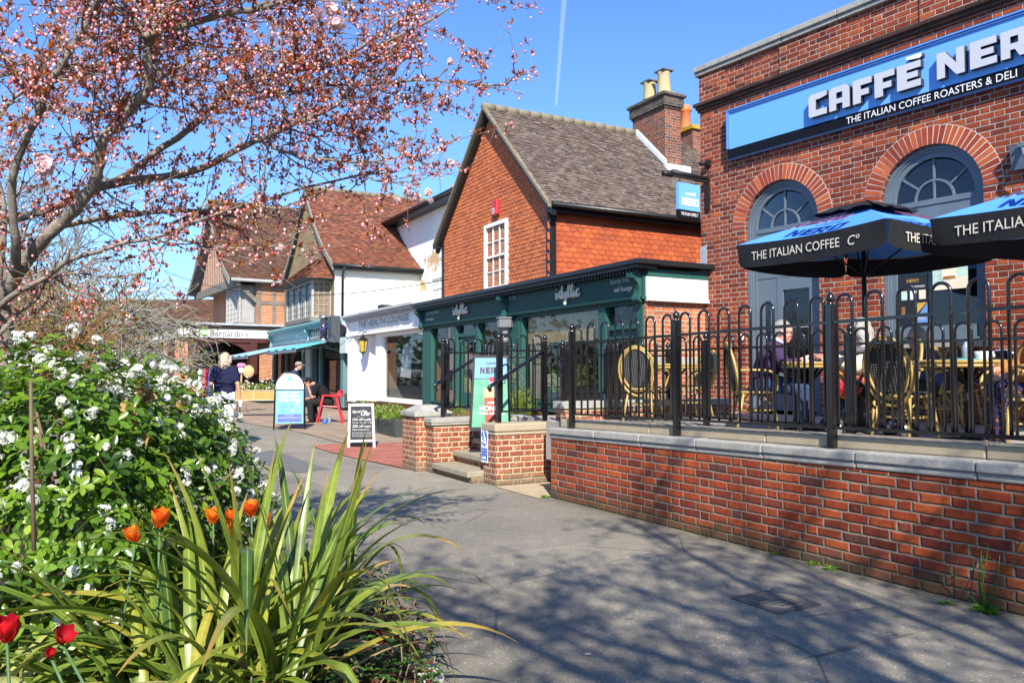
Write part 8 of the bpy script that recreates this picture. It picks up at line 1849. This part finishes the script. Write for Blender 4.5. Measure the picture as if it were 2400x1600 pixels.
for nm, pts, r0, r1 in BR_:
    P = [at(x, y, d) + Vector((0, U(-.03, .03), 0)) for x, y, d in pts]; sp = smooth_path([tuple(p) for p in P], 4); n = len(sp)
    m = MB(); m.tube([Vector(q) + rv() * (r0 * .06) for q in sp], [r0 + (r1 - r0) * (i / (n - 1)) ** .8 for i in range(n)], 10 if r0 > .02 else 7); m.build(nm, B_CHERRY, cher)
    if nm != "trunk":
        for i in range(2, n - 1):
            p = Vector(sp[i]); d = (Vector(sp[min(i + 1, n - 1)]) - Vector(sp[i - 1])).normalized(); nodes.append((p, d, r0 + (r1 - r0) * i / n, i / n))
def tuft(p, k, s=1.0):
    """one flower spur: a tuft of bronze leaves and stalked pink buds"""
    up = Vector((U(-.4, .6), U(-.4, .4), U(.1, 1))).normalized()
    for i in range(rng.choice((2, 3, 4, 5))): leaf(brz, p, (up + rv() * .9), rv(), U(.022, .05) * s, U(.010, .018) * s, rng.random(), .3, .3)
    for i in range(k):
        d = (Vector((U(-1, 1), U(-1, 1), U(-1.1, .5)))).normalized(); L = U(.018, .05); q = p + d * L - Z * L * .25; r = U(.0050, .0098) * s
        buds.ball(q, r, 5, 4, rng.random(), (1, 1, 1.25)); e = d.orthogonal() * .0009
        stk_.add([p - e, p + e, q + e, q - e], [(0, 1, 2, 3)], rnd=rng.random())
def twig(p, d, L, r, lev, dens):
    n = max(3, int(L / .06)); pts = [p]; q = p.copy()
    for i in range(n):
        d = (d + rv() * .22 + Vector((.02, 0, .03))).normalized(); q = q + d * (L / n); pts.append(q.copy())
        if rng.random() < dens: tuft(q, rng.choice((1, 2, 2, 3, 3, 4)))
        if lev > 0 and rng.random() < .33: twig(q, (d + rv() * .8).normalized(), L * U(.35, .6), r * .6, lev - 1, dens)
    tw.tube(pts, [r + (.0012 - r) * i / n for i in range(n + 1)], 4)
def dens_at(p):                                      # how full of blossom this part of the crown is
    y = Vector((p.x, p.y, p.z - CAM_H)); dd = y.y * _cp + y.z * _sp; px = 1200 + F_PX * p.x / dd; py = 800 - F_PX * (-y.y * _sp + y.z * _cp) / dd
    return px, py
for p, d, r, f in nodes:
    px, py = dens_at(p)
    k = 1.25 if py < 330 and px < 760 else .85 if py < 330 else .48 if py < 480 else .28
    if px > 1000: k *= .55
    nk = int(k) + (rng.random() < k - int(k))
    for i in range(nk):
        dd = (d * U(-.1, .9) + rv() * .8 + Vector((.1, 0, .12))).normalized(); lim = 1 if px < 900 else .5
        twig(p, dd, U(.18, .62) * lim, min(.006, r * .5 + .0015), 2 if px < 900 else 1, .50 if py < 400 else .36)
    if rng.random() < .5 and r < .014: tuft(p, rng.choice((2, 3, 4, 5)))
tw.build("twigs", B_CHERRY, cher)["kind"] = "stuff"; buds.build("buds", L_BUD, cher)["kind"] = "stuff"; brz.build("leaves", L_BRZ, cher)["kind"] = "stuff"; stk_.build("stalks", M_STALK, cher)["kind"] = "stuff"
def blossom(m, c, r):
    for i in range(26):
        d = rv(); d = (d + Vector((0, -.3, .1))).normalized(); s_ = d.cross(rv()).normalized(); u_ = s_.cross(d); q = Vector(c) + d * r * U(.3, .75)
        m.add([q - s_ * r * .5 - u_ * r * .3, q + s_ * r * .5 - u_ * r * .3, q + s_ * r * .45 + u_ * r * .42 + d * r * .25, q + u_ * r * .6 + d * r * .12, q - s_ * r * .45 + u_ * r * .42 + d * r * .25], [(0, 1, 2, 3, 4)], False, rng.random())
m = MB()
for px, py, dd, r in ((108, 388, 3.3, .042), (100, 405, 3.32, .02), (775, 22, 3.9, .036), (790, 58, 3.9, .042), (745, 28, 3.9, .028), (735, 45, 3.9, .022), (910, 275, 4.8, .028), (975, 462, 4.8, .034), (955, 452, 4.8, .026), (1003, 452, 4.8, .028), (930, 470, 4.8, .022), (660, 580, 4.4, .022), (1058, 382, 4.8, .024), (1055, 145, 4.8, .026), (960, 30, 4.9, .024), (880, 250, 4.8, .02), (840, 372, 4.8, .02), (1010, 470, 4.8, .02), (340, 595, 3.9, .018)): blossom(m, at(px, py, dd), r)
m.build("blossoms", L_PET, cher)

# bare-branched trees and brown shrubs farther off on the left
L_SPR = leafm("spring leaf", [(.14, .20, .03), (.22, .28, .05), (.28, .32, .07), (.18, .16, .04)], rough=.5, trans=.4)
def bare_tree(name, label, base, H, rad, mat, leafmat, cat="tree", n1=9, n2=9, n3=8, leafk=.35, r0=.07, lean=(0, 0), droop=.0, lsz=.03, group=None, up=.5):
    base = Vector(base); t = thing(name, label, cat, base, 0, group); tk, tws, lv = MB(), MB(), MB()
    top = base + Vector((lean[0], lean[1], H * .55)); tk.tube([base - Z * .1, base.lerp(top, .5) + rv() * .05, top], [r0, r0 * .8, r0 * .5], 8)
    for i in range(n1):
        f = U(.35, 1); p = base.lerp(top, f); a = 2 * pi * i / n1 + U(-.3, .3); d = Vector((cos(a), sin(a), U(up * .4, up * 2))).normalized(); L = rad * U(.7, 1.15); pts = [p]; q = p.copy()
        for k in range(7):
            d = (d + rv() * .2 - Z * droop * .1).normalized(); q = q + d * L / 7; pts.append(q.copy())
            for j in range(max(1, n2 // 6)):
                dd = (d + rv() * .95).normalized(); L2 = L * U(.25, .5); p2 = [q]; q2 = q.copy()
                for kk in range(4):
                    dd = (dd + rv() * .3 - Z * droop * .2).normalized(); q2 = q2 + dd * L2 / 4; p2.append(q2.copy())
                    for jj in range(max(1, n3 // 4)):
                        d3 = (dd + rv() * .9 - Z * droop * .3).normalized(); L3 = L2 * U(.35, .8); e = q2 + d3 * L3 * .5 + rv() * L3 * .08; e2 = q2 + d3 * L3 - Z * droop * L3 * .2
                        tws.tube([q2, e, e2], [.009 * r0 / .07, .0075 * r0 / .07, .005 * r0 / .07], 3, cap=False)
                        for g_ in (e, e2):
                            if rng.random() < leafk: 
                                for _ in range(2): leaf(lv, g_, rv(), rv(), lsz * U(.6, 1.3), lsz * .6, rng.random())
                tws.tube(p2, [.012 * r0 / .07] * 3 + [.007 * r0 / .07] * 2, 4, cap=False)
        tk.tube(pts, [r0 * .40 * (1 - .8 * k / 7) for k in range(8)], 6)
    tk.build("trunk", mat, t); tws.build("twigs", mat, t)["kind"] = "stuff"; lv.build("leaves", leafmat, t)["kind"] = "stuff"; return t
B_GREY = bark("grey bark", [(.12, .11, .09), (.24, .22, .18), (.38, .35, .29)])
B_RUST = bark("rusty bark", [(.16, .08, .035), (.28, .15, .06), (.36, .22, .09)])
GT = "bare-twigged trees beyond the planted bed"
bare_tree("bare_tree", "grey bare-twigged tree with tiny green buds before the timbered building", (-8.3, 15.5, .14), 4.8, 1.7, B_GREY, L_SPR, droop=.6, up=.5, n1=12, n2=14, n3=9, group=GT, leafk=.5, lsz=.06)
bare_tree("bare_tree", "tall bare tree with yellow-green buds at the left behind the cherry", (-10.2, 17.0, .14), 5.4, 2.6, B_GREY, L_SPR, droop=.3, up=.9, n1=12, n2=14, n3=8, group=GT, leafk=.5, lsz=.06)
bare_tree("bare_tree", "spreading bare tree just left of the white lamp post", (-6.6, 12.0, .14), 3.8, 1.6, B_GREY, L_SPR, droop=.4, up=.7, n1=11, n2=12, n3=8, group=GT, leafk=.4, lsz=.05)
bare_tree("twiggy_shrub", "rust brown twiggy shrub above the white-flowered shrub on the left", (-6.2, 10.5, .14), 2.3, 1.2, B_RUST, L_SPR, "shrub", droop=.1, up=1.0, n1=15, n2=12, n3=9, r0=.045, leafk=.25, lsz=.04)
bare_tree("twiggy_shrub", "brown leafless shrub beside the far brick house", (-8.7, 13.5, .14), 2.8, 1.8, B_RUST, L_SPR, "shrub", droop=.1, up=1.0, n1=14, n2=12, n3=9, r0=.045, leafk=.25, lsz=.04)
# the street tree overhead behind the camera whose branches shade the path, and a belt of trees across the road
L_ST = leafm("street tree leaf", [(.05, .09, .02), (.08, .13, .03)], rough=.5, trans=.3)
def shade_tree():
    rng.seed(21); base = Vector((3.6, -4.6, 0)); t = thing("street_tree", "street tree overhead behind the viewpoint shading the path", "tree", base); tk, tws, lv = MB(), MB(), MB()
    for (x, y, z) in ((1.7, .1, 6.2), (-1.0, -1.6, 6.2), (-.2, -2.2, 6.0), (1.2, -1.7, 5.8), (2.6, -1.3, 6.0), (3.9, -1.4, 6.4), (2.0, -3.0, 6.6), (4.8, -2.6, 6.6), (.6, -3.2, 6.2), (3.2, -2.5, 5.8)):
        e = Vector((x, y, z)); p0 = base + Z * 3.2; mid = p0.lerp(e, .5) + Vector((U(-.4, .4), U(-.4, .4), .5)); sp = [Vector(q) for q in smooth_path([tuple(p0), tuple(mid), tuple(e)], 8)]
        tk.tube(sp, [.085 * (1 - .8 * i / (len(sp) - 1)) for i in range(len(sp))], 8)
        for q in sp[5:]:
            for k in range(4):
                d = (rv() + Vector((0, .3, .1))).normalized(); L = U(.5, 1.3); e1 = q + d * L * .5 + rv() * .1; e2 = q + d * L; tws.tube([q, e1, e2], [.012, .009, .005], 4)
                for j in range(26):
                    g_ = q.lerp(e2, U(.3, 1)) + rv() * U(.02, .16)
                    if sin(g_.x * 2.4 + 1) * sin(g_.y * 2.8) > -.35: leaf(lv, g_, rv(), rv(), U(.05, .10), .05, rng.random())
    tk.tube([base, base + Z * 1.6 + Vector((.05, 0, 0)), base + Z * 3.25], [.2, .16, .13], 10); tk.build("trunk", B_GREY, t); tws.build("twigs", B_GREY, t)["kind"] = "stuff"; lv.build("leaves", L_ST, t)["kind"] = "stuff"
shade_tree()
def belt():
    rng.seed(8); m = MB()
    for i in range(5200):
        x = U(-45, 45); h = 7 + 3 * sin(x * .35) + 2 * sin(x * .9 + 1); z = U(.2, max(2, h)); y = -26 + U(-2.5, 2.5) + 2 * sin(x * .5)
        leaf(m, Vector((x, y, z)), rv(), rv(), U(.5, 1.1), .7, rng.random())
    for i in range(2600):                            # and the far side of the street beyond the bare trees
        f = rng.random(); x = -66 + 36 * f; y = 18 + 60 * f; h = 5.2 + 1.6 * sin(f * 30)
        leaf(m, Vector((x + U(-2, 2), y + U(-2, 2), U(.2, h))), rv(), rv(), U(.5, 1.1), .7, rng.random())
    tag(m.build("tree_belt", L_ST), "belt of trees across the road behind the viewpoint", "trees", kind="stuff")
belt()
# weeds along the foot of the wall, petal on the path, planters
L_WEED = leafm("weed leaf", [(.08, .20, .02), (.13, .28, .03), (.20, .34, .05)], rough=.5, trans=.35)
def weed(px, py, s_, label, tall=0, n=18):
    p = on_z(px, py, .004); t = thing("weed", label, "weed", p, 0, "weeds at the foot of the walls"); m = MB()
    for i in range(n): a = U(0, 6.3); q = p + Vector((cos(a), sin(a), 0)) * U(0, s_ * .35); leaf(m, q, Vector((cos(a), sin(a), U(.15, 1.1))), Z, s_ * U(.5, 1.0), s_ * .3, rng.random(), .3)
    m.build("leaves", L_WEED, t)
    if tall:
        m = MB(); f = MB()
        for i in range(9):
            e = p + Vector((U(-.22, .22), U(-.15, .15), U(.25, .55))); mid = p.lerp(e, .5) + rv() * .03; m.tube([p, mid, e], .0025, 5)
            for j in range(4): q = mid.lerp(e, U(.2, 1)) + rv() * .03; f.ball(q, .006, 5, 4, .2)
        m.build("stalks", L_WEED, t); f.build("seed_heads", M_STALK, t)["kind"] = "stuff"
for a in ((1279, 1165, .07, "bright green grass tuft at the left corner of the retaining wall"), (1444, 1198, .05, "tiny weed by the wall right of the grass tuft"), (1638, 1248, .07, "small tufted weed midway along the wall foot"), (1813, 1298, .04, "smallest rosette weed at the wall foot"), (1905, 1320, .08, "larger green rosette weed near the manhole"), (1945, 1334, .07, "green rosette weed just right of its twin near the manhole"), (2215, 1414, .06, "low weed close to the tall one by the wall"), (1112, 1123, .04, "tiny weed under the bottom stone step")): weed(*a)
weed(2310, 1432, .10, "tall straggling weed with thin stalks at the right of the wall foot", 1, 40)
pt_ = MB(); c = on_z(1377, 1531, .006); pt_.ball(tuple(c), .022, 10, 4, sc=(1, .45, .2)); tag(pt_.build("petal", M_FLW), "single white petal lying on the asphalt path", "petal")
L_PL = leafm("planter leaf", [(.14, .22, .03), (.22, .32, .05), (.30, .38, .08), (.10, .17, .03)], rough=.5, trans=.35)
def foliage(m, c, r, n, ls, spiky=0):
    for i in range(n): d = rv(); d.z = abs(d.z) * 1.1 - .15; p = Vector(c) + Vector((d.x * r[0], d.y * r[1], d.z * r[2])) * U(.3, 1); leaf(m, p, (d + rv() * .6 + Z * spiky), rv(), ls * U(.6, 1.4), ls * (.45 if not spiky else .12), rng.random())
PB = plain("dark slate planter", (.045, .055, .055), .7, .2, 6)
for k, (px, dd, lab_) in enumerate(((868, 19.6, "dark trough planter with trailing yellow-green plants on the left"), (925, 18.6, "dark trough planter of bushy plants beside the stair pier"))):
    c = at(px, 960, dd); t = thing("planter", lab_, "planter", (c.x, c.y, 0), S.rot(), "trough planters before the white shop"); MATI[t.name] = Matrix()
    m = MB(); m.hexa([(-.6, -.2, 0), (.6, -.2, 0), (.6, .2, 0), (-.6, .2, 0), (-.68, -.25, .42), (.68, -.25, .42), (.68, .25, .42), (-.68, .25, .42)]); m.build("trough", PB, t); m = MB(); foliage(m, (-.3, 0, .42), (.5, .32, .28), 420, .075); foliage(m, (.35, 0, .42), (.45, .32, .34), 420, .075)
    for i in range(120): leaf(m, Vector((U(-.6, .6), U(-.3, -.22), U(.2, .45))), Vector((U(-.4, .4), -.4, -1)), rv(), .07, .03, rng.random())
    m.build("plants", L_PL, t)
# green plants by the green shop: clipped bush, olive, window plants
def bush(name, label, c, r, n, ls, mat, spiky=0, trunk=0, cat="plant"):
    t = thing(name, label, cat, (c[0], c[1], TZ if c[2] > 1 else .1)); m = MB(); foliage(m, c, r, n, ls, spiky); m.build("foliage", mat, t)
    if trunk: m = MB(); m.tube([(c[0], c[1], .1), (c[0] + .02, c[1], c[2])], [.02, .012], 6); m.build("trunk", M_TWIG, t); m = MB(); m.lathe([(.16, 0), (.22, .36), (.2, .36)], (c[0], c[1], .05), 14); m.build("pot", PB, t)
L_OL = leafm("olive leaf", [(.14, .17, .10), (.22, .25, .16), (.30, .33, .24)], rough=.55, trans=.15)
p = at(1220, 955, 13.4); bush("green_bush", "bright green spiky bush behind the right stair pier", (p.x, p.y, .78), (.26, .26, .42), 420, .13, L_PL, 1.2)
p = at(1205, 900, 14.0); bush("olive_tree", "slim silver-leaved olive before the green shop pilaster", (p.x, p.y, 1.15), (.20, .20, .85), 900, .06, L_OL, .3, 1, "plant")
p = at(1140, 850, 14.6); bush("olive_tree", "second olive plant left behind the cafe poster stand", (p.x, p.y, 1.45), (.30, .2, .30), 420, .07, L_OL, .5, 1, "plant")
p = at(1075, 965, 13.6); bush("green_bush", "small yellow-green plant low behind the landing railing", (p.x, p.y, .72), (.13, .13, .22), 160, .09, L_PL, 1.0)
for k, (a, z, r) in enumerate(((3.2, 1.15, .5), (2.3, 1.3, .45))):
    c = S.P(a, .55, z); bush("window_plant", ("leafy house plant at the left inside the big shop window", "tall house plant in the middle of the big shop window")[k], tuple(c), (r * .7, .3, r), 260, .16, L_PL)
# flower trough plants
o = at(598, 870, 24.0); o.z = gz(o.x, 24); L_ = local(Vector((o.x, o.y, 0)), R_(8)); m, f_ = MB(), MB()
for i in range(260): q = L_.P(U(-.7, .7), U(-.15, .15), o.z + .78 + U(0, .18)); leaf(m, q, rv() + Z, rv(), .09, .03, rng.random())
for i in range(60): q = L_.P(U(-.7, .7), U(-.15, .15), o.z + .85 + abs(rng.gauss(0, .15))); petal_star(f_, q, (rv() + Vector((0, -.8, .5))).normalized(), .035, rng.random())
m.build("plants", L_PL, tr_); f_.build("flowers", M_FLW, tr_)
# vapour trail: a real plume of cloud high and far away
vt = MB(); n = 20; A_, B2 = at(1327, -60, 3000), at(1303, 250, 3000); vt.tube([A_.lerp(B2, i / n) for i in range(n + 1)], [15 - 8.0 * i / n for i in range(n + 1)], 10, smooth=True)
g = G("vapour"); tr = g.n.new("ShaderNodeBsdfTransparent"); mx = g.n.new("ShaderNodeMixShader"); lw = g.n.new("ShaderNodeLayerWeight"); lw.inputs[0].default_value = .5
g.fin((.9, .9, .9, 1), 1, 0); g.l.new(g.math('ADD', .95, g.math('MULTIPLY', lw.outputs["Facing"], .05)), mx.inputs[0]); g.l.new(g.bsdf.outputs[0], mx.inputs[1]); g.l.new(tr.outputs[0], mx.inputs[2]); g.l.new(mx.outputs[0], g.out.inputs[0])
struct(vt.build("vapour_trail", g.m))
